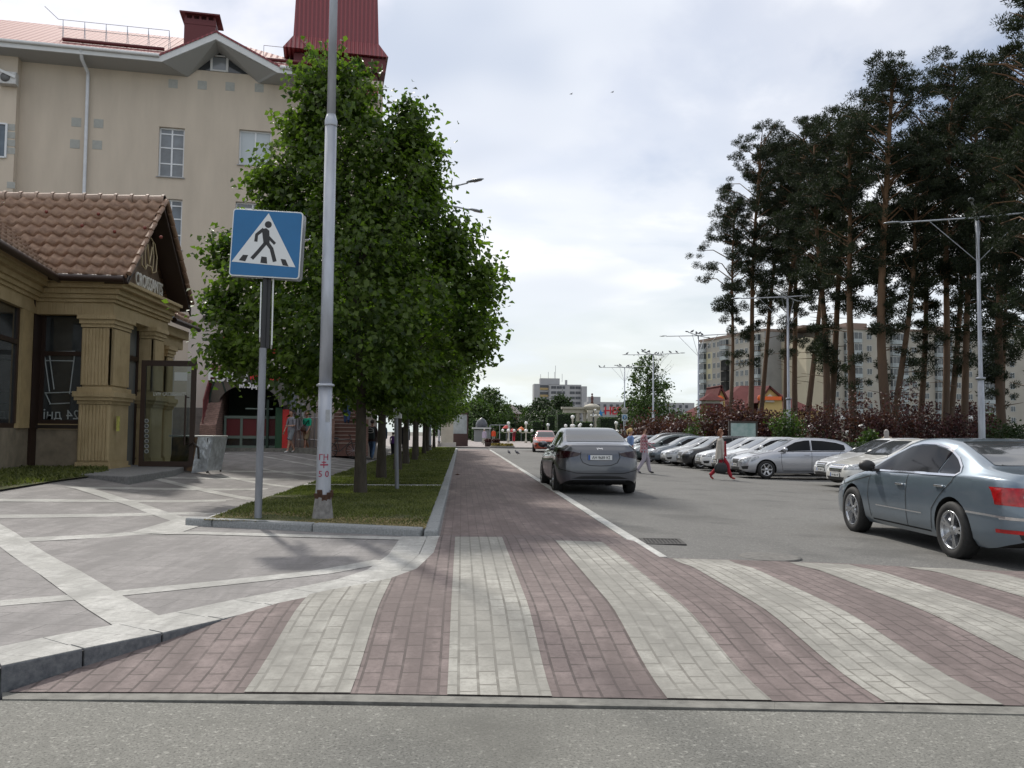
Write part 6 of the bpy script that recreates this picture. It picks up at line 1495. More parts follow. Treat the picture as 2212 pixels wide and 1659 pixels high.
# roof fins
# --- silver hatchback parked sideways
EM = dict(L=4.40, W=1.79, wb=2.65, fo=.86, r=.315, roofw=.60, pn='silver', paint=(.42, .43, .46), lr=.2, rb=.3,
    top=[(0, .62), (.05, .70), (.2, .76), (.8, .91), (1.12, .98), (1.5, 1.17), (1.95, 1.38), (2.4, 1.46), (2.9, 1.455), (3.5, 1.40), (3.8, 1.33), (4.1, 1.14), (4.3, .99), (4.36, .93), (4.40, .84)],
    belt=[(0, .54), (.3, .68), (.9, .83), (1.3, .90), (2.4, .94), (3.5, .96), (4.1, .96), (4.4, .82)],
    win=[[(1.38, .97), (1.6, 1.10), (2.0, 1.29), (2.35, 1.355), (2.52, 1.36), (2.50, 1.0)], [(2.58, 1.36), (3.0, 1.345), (3.5, 1.28), (3.78, 1.20), (3.80, 1.05), (3.72, 1.01), (2.56, 1.0)]],
    trim=[[(1.32, .955), (3.75, .985)]], doors=[[(1.42, .93), (1.40, .6), (1.46, .28)], [(2.54, 1.3), (2.52, .93), (2.50, .27)], [(3.62, .98), (3.4, .75), (3.15, .6), (3.1, .28)], [(1.3, .76), (3.4, .79)]],
    handles=[(2.34, .84), (3.34, .86)], mirror=(1.55, 1.0), ws=(1.2, 1.97, .68, .53), rw=(3.62, 4.12, .50, .62), tls=[(4.12, .90), (4.16, .82), (4.34, .80), (4.37, .88), (4.25, .95)], tl=[(.80, .9), (.80, .8), (.5, .8), (.5, .9)],
    hl=[(.84, .66), (.82, .58), (.56, .55), (.42, .58), (.55, .68)], hls=[(.1, .70), (.12, .60), (.35, .62), (.62, .72), (.60, .78), (.3, .74)], grille=[(-.36, .67), (.36, .67), (.24, .50), (-.24, .50)], intake=[(-.5, .38), (.5, .38), (.42, .30), (-.42, .30)], fog=[(.62, .42), (.80, .44), (.78, .33), (.66, .32)], fp=.46, ptxt='АН 5076 КО', spokes=6)
def variant(S, **k): d = dict(S); d.update(k); return d
PG_ = 'cars parked in a row at the right'
em = make_car('hatchback_car', 'silver hatchback parked side-on, nearest whole car of the row under the pines', 'car', EM, PG_); place(em, 9.68+2.2, 30.1, PI, -.10, .975)
SD = variant(EL, pn='white', paint=(.66, .67, .68), metal=0.0, tlm=TLR, hl=EM['hl'], hls=EM['hls'], grille=EM['grille'], intake=EM['intake'], fog=EM['fog'], fp=.46, bars=(.62, .56), barw=.3, rp=None)
ws1 = make_car('sedan_car', 'white sedan parked immediately left of the silver hatchback, mostly hidden by the walking woman', 'car', SD, PG_); place(ws1, 9.85+2.26, 32.9, PI, -.10)
ws2 = make_car('sedan_car', 'white sedan with a chrome grille, second left of the silver hatchback', 'car', variant(SD, ptxt='АН 1145 СХ', bars=(.64, .59, .54), hl=[(.84, .70), (.82, .60), (.5, .58), (.42, .66)]), PG_); place(ws2, 9.95+2.26, 35.6, PI, -.11)
SUV = variant(EM, L=4.65, W=1.86, r=.36, fo=.85, wb=2.75, pn='black', paint=(.012, .013, .016), sill=.27, rb=.36, metal=.2,
    top=[(0, .72), (.05, .82), (.25, .92), (.9, 1.04), (1.15, 1.10), (1.5, 1.32), (1.85, 1.54), (2.3, 1.64), (3.0, 1.65), (3.8, 1.58), (4.2, 1.40), (4.5, 1.12), (4.6, 1.0), (4.65, .9)],
    belt=[(0, .62), (.3, .80), (.9, .97), (1.3, 1.02), (2.4, 1.06), (3.8, 1.10), (4.4, 1.06), (4.65, .9)],
    win=[[(1.40, 1.10), (1.6, 1.24), (1.9, 1.44), (2.25, 1.52), (2.52, 1.53), (2.50, 1.12)], [(2.58, 1.53), (3.2, 1.51), (3.8, 1.42), (4.05, 1.26), (3.9, 1.17), (2.56, 1.12)]], trim=[[(1.32, 1.075), (3.9, 1.14)]],
    doors=[[(1.45, 1.05), (1.46, .3)], [(2.54, 1.4), (2.50, .32)], [(3.72, 1.1), (3.3, .7), (3.25, .35)]], handles=[(2.34, .96), (3.4, 1.0)], mirror=(1.55, 1.14), ws=(1.2, 1.86, .72, .58), rw=(4.12, 4.50, .5, .62),
    hl=[(.86, .84), (.84, .72), (.5, .70), (.46, .80)], hls=[(.1, .86), (.12, .74), (.5, .86), (.5, .92)], grille=[(-.36, .80), (.36, .80), (.3, .62), (-.3, .62)], bars=(.76, .70), barw=.28, intake=[(-.5, .50), (.5, .50), (.42, .38), (-.42, .38)], fog=[(.62, .52), (.80, .54), (.78, .43), (.66, .42)], fp=.56, ptxt='АН 7720 ІК', tls=None, tl=[(.85, 1.0), (.85, .85), (.6, .85), (.6, 1.0)])
bs = make_car('crossover_car', 'black crossover with alloy wheels parked between a white sedan and a white saloon', 'car', variant(SUV, bars=None), PG_); place(bs, 9.72+2.2, 38.4, PI, -.12, .89)
SD2 = variant(SD, pn='pearl_white', paint=(.56, .57, .58), grille=[(-.30, .66), (-.03, .66), (-.03, .54), (-.26, .53)], ptxt='АН 4091 ТВ', bars=(.645, .61), barw=.27, metal=.2)
wb_ = make_car('sedan_car', 'pearl white saloon parked left of the black crossover', 'car', SD2, PG_); place(wb_, 9.75+2.26, 41.1, PI, -.12)
sk = make_car('sedan_car', 'slate grey saloon with silver bonnet edge parked behind the walking couple', 'car', variant(SD, pn='slate', paint=(.14, .165, .19), metal=.6, ptxt='АН 6612 МК'), PG_); place(sk, 9.55+2.26, 43.8, PI, -.12)
dh = make_car('hatchback_car', 'dark green grey hatchback parked at the far end of the near group', 'car', variant(EM, pn='green_grey', paint=(.045, .065, .07), ptxt='АН 2284 РН', L=4.4), PG_); place(dh, 9.25+2.2, 46.5, PI, -.12, 1.03)
c = copy_tree(bs); c['label'] = 'black crossover roof just visible beyond the dark green hatchback'; place(c, 9.6+2.3, 49.3, PI, -.12, .97)
c = copy_tree(sk); c['label'] = 'slate saloon glimpsed between the blonde woman and the woman in the checked shirt'; place(c, 9.2+2.2, 52.2, PI, -.12)
c = copy_tree(wb_); c['label'] = 'white saloon farthest along the parked row'; place(c, 9.2+2.2, 55.2, PI, -.12)
# nearer white crossover and the one behind it
SW = variant(SD, pn='cream_white', paint=(.66, .655, .62), metal=.0, grille=[(-.42, .72), (.42, .72), (.34, .52), (-.34, .52)], bars=(.69, .64, .59, .55), barw=.34, ptxt='АН 8055 НВ', grm=ALLOY, hl=[(.86, .74), (.84, .60), (.46, .58), (.46, .70)], fp=.43)
sw = make_car('sedan_car', 'cream white car with slatted chrome grille, parked behind the blue grey coupe', 'car', SW, PG_); place(sw, 10.0+2.26, 22.65, PI+R(2), -.06, .98)
c = copy_tree(ws1); c['label'] = 'pale saloon whose lamp shows just left of the cream white car'; place(c, 11.05+2.2, 25.7, PI, -.08)
# oncoming orange-red crossover
RJ = variant(SUV, L=4.2, W=1.78, wb=2.5, fo=.8, r=.34, pn='orange_red', paint=(.42, .055, .02), metal=.3, ptxt='АН 0397 ОС', bars=None,
    top=[(0, .72), (.05, .82), (.25, .92), (.8, 1.02), (1.05, 1.08), (1.4, 1.30), (1.75, 1.50), (2.2, 1.58), (3.0, 1.57), (3.6, 1.48), (4.0, 1.2), (4.15, 1.0), (4.2, .9)],
    belt=[(0, .62), (.3, .80), (.9, .95), (1.3, 1.0), (2.4, 1.04), (3.6, 1.08), (4.0, 1.04), (4.2, .9)], win=[[(1.3, 1.08), (1.5, 1.22), (1.8, 1.42), (2.1, 1.49), (2.4, 1.49), (2.4, 1.1)], [(2.46, 1.49), (3.0, 1.47), (3.5, 1.36), (3.6, 1.2), (2.46, 1.1)]],
    ws=(1.1, 1.76, .70, .58), rw=(3.62, 4.05, .5, .6), grille=[(-.40, .78), (.40, .78), (.5, .5), (.3, .42), (-.3, .42), (-.5, .5)], intake=None, skirt=None, mirm=BPL, doors=[[(2.4, 1.4), (2.4, .4)]], handles=[(2.2, .95)])
rj = make_car('crossover_car', 'orange red crossover with black bumper coming towards the camera', 'car', RJ); place(rj, 6.15, 63.2, R(-90)-R(4), None)
q = MB()
# ------------------------------------------------ far buildings
CONC_P = mat('panel_concrete', (.40, .37, .325), .9, var=.08, vscale=.25, detail=6); CONC_G = mat('grey_panel', (.27, .265, .26), .9, var=.10, vscale=.3); CREAM = mat('cream_panel', (.50, .44, .33), .9, var=.05, vscale=.3)
FGL = mat('far_glass', (.06, .07, .08), .12, spec=.7, var=.4, vscale=.5); FFR = mat('far_frame', (.50, .51, .50), .6); BALC = mat('balcony_panel', (.34, .37, .38), .7, var=.25, vscale=.4); BURN = mat('sooty_balcony', (.02, .02, .02), .9, var=.4, vscale=.6)
def wall_frame(p0, p1):
    p0, p1 = Vector(p0), Vector(p1); d = (p1-p0).normalized(); return math.atan2(d.y, d.x), (p1-p0).length
def unit_window(w_, h_, deep=.12):
    mb = MB(); mb.bb(-w_/2, w_/2, -.03, .02, 0, h_, 0); f = .09
    for a in ((-w_/2, -w_/2+f, 0, h_), (w_/2-f, w_/2, 0, h_), (-w_/2+f, w_/2-f, 0, f), (-w_/2+f, w_/2-f, h_-f, h_), (-f/2, f/2, f, h_-f)): mb.bb(a[0], a[1], -.07, -.032, a[2], a[3], 1)
    return mb
def unit_balcony(w_, h_, m=None, glz=True):
    mb = MB(); mb.bb(-w_/2, w_/2, -1.0, 0, 0, 1.0, 0)
    if glz:
        mb.bb(-w_/2+.03, w_/2-.03, -.96, 0, 1.0, h_-.35, 1)
        for k in range(5): x = lerp(-w_/2+.05, w_/2-.05, k/4); mb.bb(x-.04, x+.04, -1.0, -.93, 1.0, h_-.35, 2)
        mb.bb(-w_/2, w_/2, -1.02, 0, h_-.35, h_-.22, 2)
    else:
        mb.bb(-w_/2, w_/2, -.2, 0, 1.0, h_-.2, 1)
    return mb
def repeat_part(proto, par, items):
    for i, (x, y, z) in enumerate(items):
        o = proto if i == 0 else copy_tree(proto, par); o.location = (x, y, z)
ap = at(1652, 712, 217); Ha = ap.z; aq = at(1512, 737, 246)
ang_, La = wall_frame((aq.x, 246), (ap.x, 217))
a1 = empty('apartment_block', (aq.x, 246, 0), ang_, 'nine-storey beige panel block seen at an angle left of the pines, one balcony stack blackened', 'building')
mb = MB(); mb.bb(0, La, 0, 13, 0, Ha-.4); mb.build('wall', CONC_P, a1)
mb = MB(); mb.bb(La+.003, La+.12, -.1, 13.05, 0, Ha-.5); mb.build('end_wall', CONC_G, a1)
mb = MB(); mb.bb(-.2, La+.2, -.2, 13.2, Ha-.39, Ha+.3); mb.bb(La*.3, La*.36, 3, 6, Ha+.3, Ha+1.6); mb.build('roof', mat('roof_edge', (.22, .16, .13), .8), a1)
fl = 2.95; z00 = Ha-.6-9*fl
items = []
for k in range(8):
    z = Ha-.6-(k+1)*fl+.9
    for u in (.16, .24, .31, .60, .67, .74): items.append((La*u, 0, z))
repeat_part(unit_window(1.3, 1.55).build('window', [FGL, FFR], a1), a1, items)
items = [(La*u, -.01, Ha-.7-(k+1)*fl) for k in range(8) for u in (.06, .42, .89) if not (u == .42 and 2 <= k <= 5)]
repeat_part(unit_balcony(3.0, fl).build('balcony', [BALC, FGL, FFR], a1), a1, items)
repeat_part(unit_balcony(2.6, fl).build('balcony', [BURN, BURN, BURN], a1, label='soot-blackened balcony'), a1, [(La*.42+.5, -.01, Ha-.7-(k+1)*fl) for k in range(2, 6)])
mb = MB(); mb.bb(La*.10, La*.20, -.02, -.004, Ha-4*fl, Ha-.8-1*fl); mb.bb(La*.63, La*.82, -.02, -.004, Ha-7.3*fl, Ha-.8-5*fl); mb.build('insulated_patch', mat('pale_yellow', (.55, .50, .34), .9), a1)
# long block behind the pines
bp = at(1735, 704, 208); bq = at(2420, 700, 214); Hb = bp.z
ang_, Lb = wall_frame((bp.x, 208), (bq.x, 222))
b1 = empty('apartment_block', (bp.x, 208, 0), ang_, 'long nine-storey panel block behind the pine trunks with stacked balconies', 'building')
mb = MB(); mb.bb(7, Lb, 0, 13, 0, Hb-.4); mb.build('wall', CONC_P, b1)
mb = MB(); mb.bb(0, 6.99, -1.2, 12, 0, Hb-3); mb.build('cream_wing', CREAM, b1)
mb = MB(); mb.bb(-.3, Lb, -.3, 13.2, Hb-.39, Hb+.2); mb.bb(14, 20, 3, 8, Hb+.2, Hb+1.7); mb.bb(40, 44, 3, 8, Hb+.2, Hb+1.7); mb.build('roof', mat('roof_edge', (.22, .16, .13), .8), b1)
items = []; cols = [x for x in (9, 18.5, 22, 31.5, 35, 44.5, 48, 57.5, 61, 66)]
for k in range(8):
    for u in cols: items.append((u, 0, Hb-.9-(k+1)*fl+.95))
repeat_part(unit_window(1.5, 1.5).build('window', [FGL, FFR], b1), b1, items)
repeat_part(unit_balcony(4.6, fl).build('balcony', [BALC, FGL, FFR], b1), b1, [(u, -.01, Hb-.9-(k+1)*fl) for k in range(8) for u in (13.6, 26.8, 39.8, 53)])
# distant hotel
hy = 520; h0 = at(1155, 832, hy); h1 = at(1267, 832, hy); ht = at(1200, 825, hy)
hh_ = empty('distant_hotel', (h0.x, hy, 0), 0, 'distant grey slab building with a yellow balcony stack and rooftop masts', 'building')
wH = h1.x-h0.x; Hh = at(1240, 831, hy).z; mb = MB(); mb.bb(0, wH*.29, 4, 16, 0, Hh+.5); mb.bb(wH*.29, wH*.9, 0, 14, 0, Hh); mb.bb(wH*.9, wH, -2, 12, 0, Hh-1); mb.bb(wH*.12, wH*.5, 5, 12, Hh+.4, at(1180, 816, hy).z); mb.bb(wH*.6, wH*.64, 3, 5, Hh, Hh+3); mb.build('wall', mat('hotel_grey', (.36, .36, .365), .9, var=.05, vscale=.1), hh_)
mb = MB()
for x, h in ((.13, 2.5), (.28, 4), (.42, 8), (.40, 4), (.55, 3)): mb.tube([(wH*x, 6, Hh+2), (wH*x, 6, at(1180, 816, hy).z+h)], .12, 4)
mb.build('mast', mat('mast_grey', (.3, .3, .32), .6), hh_)
uw = MB(); uw.bb(-.75, .75, -.12, .0, 0, 1.6); pr = uw.build('window', mat('far_dark_window', (.07, .075, .085), .4), hh_)
repeat_part(pr, hh_, [(wH*u, -.01, Hh-2.6-k*3.15) for k in range(9) for u in (.34, .39, .45, .50, .56, .70, .75, .81, .86)])
mb = MB(); mb.bb(wH*.115, wH*.275, 3.6, 3.99, 0, 1.3); pr = mb.build('balcony', mat('hotel_yellow', (.42, .31, .15), .8), hh_); repeat_part(pr, hh_, [(0, 0, Hh-3.2-k*3.15*1.35) for k in range(7)])
mb = MB(); mb.bb(wH*.115, wH*.275, 3.85, 3.995, 0, 1.6); pr = mb.build('loggia', mat('far_dark_window', (.07, .075, .085), .4), hh_); repeat_part(pr, hh_, [(0, 0, Hh-1.8-k*3.15*1.35) for k in range(7)])
l0 = at(1268, 868, 480); l1 = at(1500, 868, 480)
lb_ = empty('distant_block', (l0.x, 480, 0), 0, 'distant low grey block right of the hotel, behind the round-headed tree', 'building')
mb = MB(); mb.bb(0, l1.x-l0.x, 0, 12, 0, l0.z); mb.bb(1, 8, 2, 8, l0.z, l0.z+3); mb.build('wall', mat('hotel_grey', (.31, .305, .305), .9), lb_)
uw = MB(); uw.bb(-.8, .8, -.12, .0, 0, 1.7); pr = uw.build('window', mat('far_dark_window', (.07, .075, .085), .4), lb_); repeat_part(pr, lb_, [(3+u*3.6, -.01, l0.z-3-k*3.2) for k in range(4) for u in range(16)])
# small house between the trees
q0 = at(1072, 893, 230); q1 = at(1128, 893, 230); qz = at(1100, 882, 230)
hs = empty('small_house', (q0.x, 230, 0), 0, 'small house with grey hipped roof between the far trees', 'building'); wq = q1.x-q0.x
mb = MB(); mb.bb(.8, wq-.8, 1, 8, 0, q0.z+.3); mb.build('wall', mat('house_plaster', (.42, .37, .31), .9), hs)
mb = MB(); loft(mb, [[(0, 0, q0.z), (wq, 0, q0.z), (wq, 9, q0.z), (0, 9, q0.z)], [(wq*.3, 4.4, qz.z+1.2), (wq*.62, 4.4, qz.z+1.2), (wq*.62, 4.6, qz.z+1.2), (wq*.3, 4.6, qz.z+1.2)]]); mb.build('roof', mat('slate_roof', (.15, .13, .13), .8), hs)
mb = MB(); mb.bb(wq*.42, wq*.54, .8, 1.6, q0.z+.5, q0.z+1.5); mb.build('dormer', mat('house_dark', (.04, .03, .03), .8), hs)
mb = MB(); mb.bb(wq*.3, wq*.8, -.2, .98, q0.z-1.6, q0.z-.2); mb.build('veranda', mat('rust_veranda', (.24, .09, .05), .8), hs)
# yellow market hall with red roofs
MY = 150; RF2 = mat('market_red_roof', (.115, .042, .040), .9, spec=.1, var=.15, vscale=.6); YW = mat('market_yellow', (.58, .42, .18), .85, var=.06, vscale=.5); ORS = mat('orange_sign', (.75, .13, .02), .5); WHG = mat('pale_stone', (.50, .48, .44), .8)
mk = empty('market_hall', (0, 0, 0), 0, 'yellow market hall with dark red roofs, gables and orange signs behind the pines', 'building')
def mp(px, py, Y=MY): p = at(px, py, Y); return p.x, p.z
x0, z0 = mp(1548, 886); x1, _ = mp(1770, 886); 
mb = MB(); mb.bb(x0, x1, MY, MY+20, 0, z0); mb.build('wall', YW, mk)
mb = MB(); rx0, rz0 = mp(1565, 886); rxp, rzp = mp(1640, 846); rxe, _ = mp(1750, 886)
loft(mb, [[(rx0-2, MY-1, z0), (mp(1765, 880)[0], MY-1, z0), (mp(1765, 880)[0], MY+20, z0), (rx0-2, MY+20, z0)], [(mp(1632, 846)[0], MY+8, rzp+1.5), (mp(1680, 846)[0], MY+8, rzp+1.5), (mp(1680, 846)[0], MY+11, rzp+1.5), (mp(1632, 846)[0], MY+11, rzp+1.5)]]); mb.build('roof', RF2, mk)
def gable(a, p, c, Y, sign=None):
    (xa_, za_), (xp_, zp_), (xc_, zc_) = mp(*a, Y), mp(*p, Y), mp(*c, Y)
    mb = MB(); mb.slab([(xa_, Y, 0), (xc_, Y, 0), (xc_, Y, zc_), (xp_, Y, zp_), (xa_, Y, za_)], .4); g_ = mb.build('gable', YW, mk)
    mb = MB(); mb.slab([(xa_-.5, Y-.5, za_), (xp_, Y-.5, zp_+.25), (xp_, Y+8, zp_+.25), (xa_-.5, Y+8, za_)], .3); mb.slab([(xp_, Y-.5, zp_+.25), (xc_+.5, Y-.5, zc_), (xc_+.5, Y+8, zc_), (xp_, Y+8, zp_+.25)], .3); mb.build('roof', RF2, g_)
    mb = MB(); w3 = (xc_-xa_)*.2; mb.slab([(xp_-w3, Y-.45, za_+.1), (xp_+w3, Y-.45, za_+.1), (xp_+w3*.8, Y-.45, za_+1.0), (xp_, Y-.45, za_+1.5), (xp_-w3*.8, Y-.45, za_+1.0)], .06); mb.build('vent_panel', WHG, g_)
    if sign:
        mb = MB(); sx0_, sz = mp(*sign[0], Y-.6); sx1_, _ = mp(*sign[1], Y-.6); mb.bb(sx0_+1.1, sx1_, Y-.7, Y-.5, sz-.32, sz+.32); mb.lathe((sx0_+.5, Y-.6, sz), [(.0, .1), (.55, .1), (.55, -.1), (0, -.1)], 14, axis=(0, 1, 0)); mb.build('sign', ORS, g_)
gable((1640, 870), (1661, 836), (1690, 864), 146, ((1637, 860), (1688, 861)))
gable((1548, 875), (1556, 835), (1566, 862), 148, ((1549, 861), (1562, 862)))
mb = MB()
for px, py, w_, h_ in ((1642, 846, 7, 1.1), (1642, 838, 4, 1.0)):
    x, z = mp(px, py); loft(mb, [ring(x, MY+9, w_/2+.8, z-.9), ring(x, MY+9, w_/4, z+.6)])
mb.build('roof_lantern', RF2, mk)
tw2 = empty('pagoda_kiosk', (0, 0, 0), 0, 'small pale pavilion with two tiers of dark red roof left of the market hall', 'kiosk')
x, z = mp(1535, 897, 140); mb = MB(); mb.bb(x-2.0, x+2.0, 138, 142, 0, z+.3); mb.bb(x-1.2, x+1.2, 138.8, 141.2, z+.3, mp(1530, 862, 140)[1]); mb.build('wall', WHG, tw2)
mb = MB(); z1_ = mp(1530, 872, 140)[1]; z2_ = mp(1530, 863, 140)[1]; z3_ = mp(1530, 850, 140)[1]
loft(mb, [ring(x, 140, 2.9, z-.2), ring(x, 140, 1.4, z1_)]); loft(mb, [ring(x, 140, 2.0, z2_-.2), ring(x, 140, .2, z3_)]); mb.build('roof', RF2, tw2)
# colonnade with dome and the restaurant sign
PY = 155; STN = mat('pale_column', (.46, .43, .36), .85, var=.08, vscale=2)
co = empty('colonnade', (0, 0, 0), 0, 'cream garden colonnade with architrave and small dome with a statue on top', 'colonnade')
def cp(px, py, Y=PY): p = at(px, py, Y); return p.x, p.z
xa_, za_ = cp(1217, 883); xb_, _ = cp(1272, 883); mb = MB(); mb.bb(xa_, xb_, PY, PY+1, za_-.75, za_); mb.bb(xa_-.3, xb_+.3, PY-.3, PY+1.3, za_, za_+.35); mb.build('architrave', STN, co)
for px in (1225, 1249, 1264): x, _ = cp(px, 900); mb = MB(); mb.lathe((x, PY+.5, 0), [(.45, 0), (.42, .4), (.36, .5), (.33, za_-1.1), (.45, za_-.78)], 12); mb.build('column', STN, co)
for px in (1271, 1285): x, _ = cp(px, 900); mb = MB(); mb.lathe((x, PY-2, 0), [(.6, 0), (.5, .5), (.46, za_-.8), (.6, za_-.3)], 12); mb.build('column', STN, co)
xd, zd = cp(1279, 879); mb = MB(); mb.lathe((xd, PY, za_-.3), [(1.5, 0), (1.5, .5), (1.65, .6), (1.2, 1.0), (.5, 1.25), (0, 1.3)], 18); mb.build('dome', STN, co)
mb = MB(); mb.lathe((xd, PY, za_+1.0), [(.3, 0), (.2, .4), (.28, .9), (.22, 1.3), (.1, 1.5)], 8); mb.ball((xd, PY, za_+2.7), .2, 8); mb.build('statue', mat('bronze', (.12, .06, .05), .5, .4), co)
SY = 170; hb = empty('restaurant_building', (0, 0, 0), 0, 'low dark restaurant block with red letters and a blue star on its roof edge', 'building')
x0, z0 = cp(1285, 903, SY); x1, z1 = cp(1420, 900, SY); mb = MB(); mb.bb(x0, x1, SY, SY+8, 0, z0+.2); mb.build('wall', mat('dark_facade', (.09, .10, .11), .6), hb); mb = MB(); mb.bb(x0-.5, x1, SY-.6, SY+8, z0+.2, z0+.6); mb.build('roof', mat('pale_canopy', (.42, .44, .45), .6), hb)
lx, lz = cp(1304, 900, SY); text_obj('sign_lettering', 'HESBURGER', 2.15, mat('sign_red', (.50, .015, .03), .5), hb, (lx, SY-.7, z0+.75), (PI/2, 0, 0), .12, .05, 'LEFT', .95)
mb = MB(); px_, pz_ = cp(1296, 893, SY); vs = []
star = [(px_+(.75 if k % 2 == 0 else .32)*math.sin(k*PI/5), pz_+(.75 if k % 2 == 0 else .32)*math.cos(k*PI/5)) for k in range(10)]; polyY(mb, star, SY-.8, SY-.65); mb.build('star', mat('sign_blue2', (.03, .22, .55), .5), hb)
# plaza-left shops: pale gatepost and poster case
sh = empty('poster_case', (at(997, 940, 80).x, 80, .1), 0, 'dark framed poster case with white sheets beside a pale post at the plaza edge', 'display case')
mb = MB(); mb.bb(-.95, .6, -.2, .2, 0, 1.15); mb.bb(-.95, -.85, -.1, .1, 1.15, 3.0); mb.bb(.5, .6, -.1, .1, 1.15, 3.0); mb.bb(-.95, .6, -.1, .1, 2.95, 3.1); mb.build('frame', mat('case_brown', (.06, .03, .028), .6), sh)
mb = MB(); mb.bb(-.85, .5, -.04, .04, 1.15, 2.95); mb.build('poster', mat('poster_pale', (.36, .40, .42), .5, var=.2, vscale=2), sh)
gp = empty('gate_pillar', (at(966, 940, 78).x, 78, .1), 0, 'cream rendered gate pillar on a low base between lamp posts at the plaza edge', 'pillar')
mb = MB(); mb.bb(-.8, .8, -.8, .8, 0, .35); mb.build('base', WHG, gp); mb = MB(); mb.bb(-.55, .55, -.5, .5, .35, 3.6); mb.bb(-.68, .68, -.62, .62, 3.6, 3.8); mb.build('shaft', STN, gp)
# ------------------------------------------------ hedges, shrubs, trees
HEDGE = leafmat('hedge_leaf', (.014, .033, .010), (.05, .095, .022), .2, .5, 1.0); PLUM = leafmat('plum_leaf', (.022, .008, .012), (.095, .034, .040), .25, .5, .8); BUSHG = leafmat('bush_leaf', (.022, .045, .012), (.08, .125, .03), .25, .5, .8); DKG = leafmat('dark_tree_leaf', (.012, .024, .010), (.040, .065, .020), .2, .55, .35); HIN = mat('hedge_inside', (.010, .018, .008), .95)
def hedge(px0, px1, pyt, Y, d, label, group=None, n=2600, leaf=.10, z0=.1, zt=None, rnd_=.06):
    a = at(px0, 930, Y); b = at(px1, 930, Y); zt = zt or at((px0+px1)/2, pyt, Y).z; w_ = b.x-a.x; h = zt-z0
    t = empty('hedge', ((a.x+b.x)/2, Y+d/2, z0), 0, label, 'hedge', group); rg = np.random.default_rng(int(px0*7+Y))
    u = rg.random((n, 3))-.5; k = rg.integers(0, 3, n); sgn = np.sign(rg.random(n)-.5); P = u.copy()
    for i in range(3):
        mk_ = k == i; P[mk_, i] = sgn[mk_]*.5
    Nn = np.zeros((n, 3)); Nn[np.arange(n), k] = sgn; P = P*np.array([w_, d, h])+np.array([0, 0, h/2])+Nn*rg.normal(size=(n, 1))*rnd_
    # round the upper corners a little
    top_ = (P[:, 2] > h*.9); P[top_, 0] *= .95
    s = rg.uniform(.7, 1.3, n)*leaf; kites('foliage', P, rand_unit(rg, n)+Nn*.3, Nn+rand_unit(rg, n)*.8, s, s*.8, HEDGE, t)
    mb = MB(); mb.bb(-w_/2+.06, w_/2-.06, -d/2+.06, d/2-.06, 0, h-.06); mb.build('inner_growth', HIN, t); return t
HG = 'clipped block hedges on the plaza'
hedge(1150, 1170, 911, 118, 1.5, 'lowest narrow clipped hedge block beside the red crossover on the plaza', HG, 1500, .14)
hedge(1182, 1206, 898, 116, 2, 'clipped hedge block left of the tallest one', HG, 1800, .14)
hedge(1204, 1242, 894, 112, 3, 'tallest wide clipped hedge block in the middle of the plaza', HG, 2600, .14)
hedge(1296, 1332, 903, 112, 3, 'clipped hedge block under the red restaurant letters', HG, 2200, .14)
hedge(1246, 1282, 912, 150, 2, 'low clipped hedge between the colonnade columns', HG, 1200, .2)
hedge(1021, 1038, 908, 125, 2, 'tall dark clipped hedge beside the domed stall at the left of the plaza', HG, 1400, .15)
hedge(1040, 1068, 921, 135, 2, 'light green low clipped hedge by the domed stall', HG, 1400, .15)
hedge(1075, 1165, 934, 128, 2, 'long low dark hedge at the back of the plaza behind the walkers', HG, 2600, .16)
hedge(1150, 1380, 932, 108, 1.5, 'long low hedge below the white globe lamps', HG, 4000, .14)
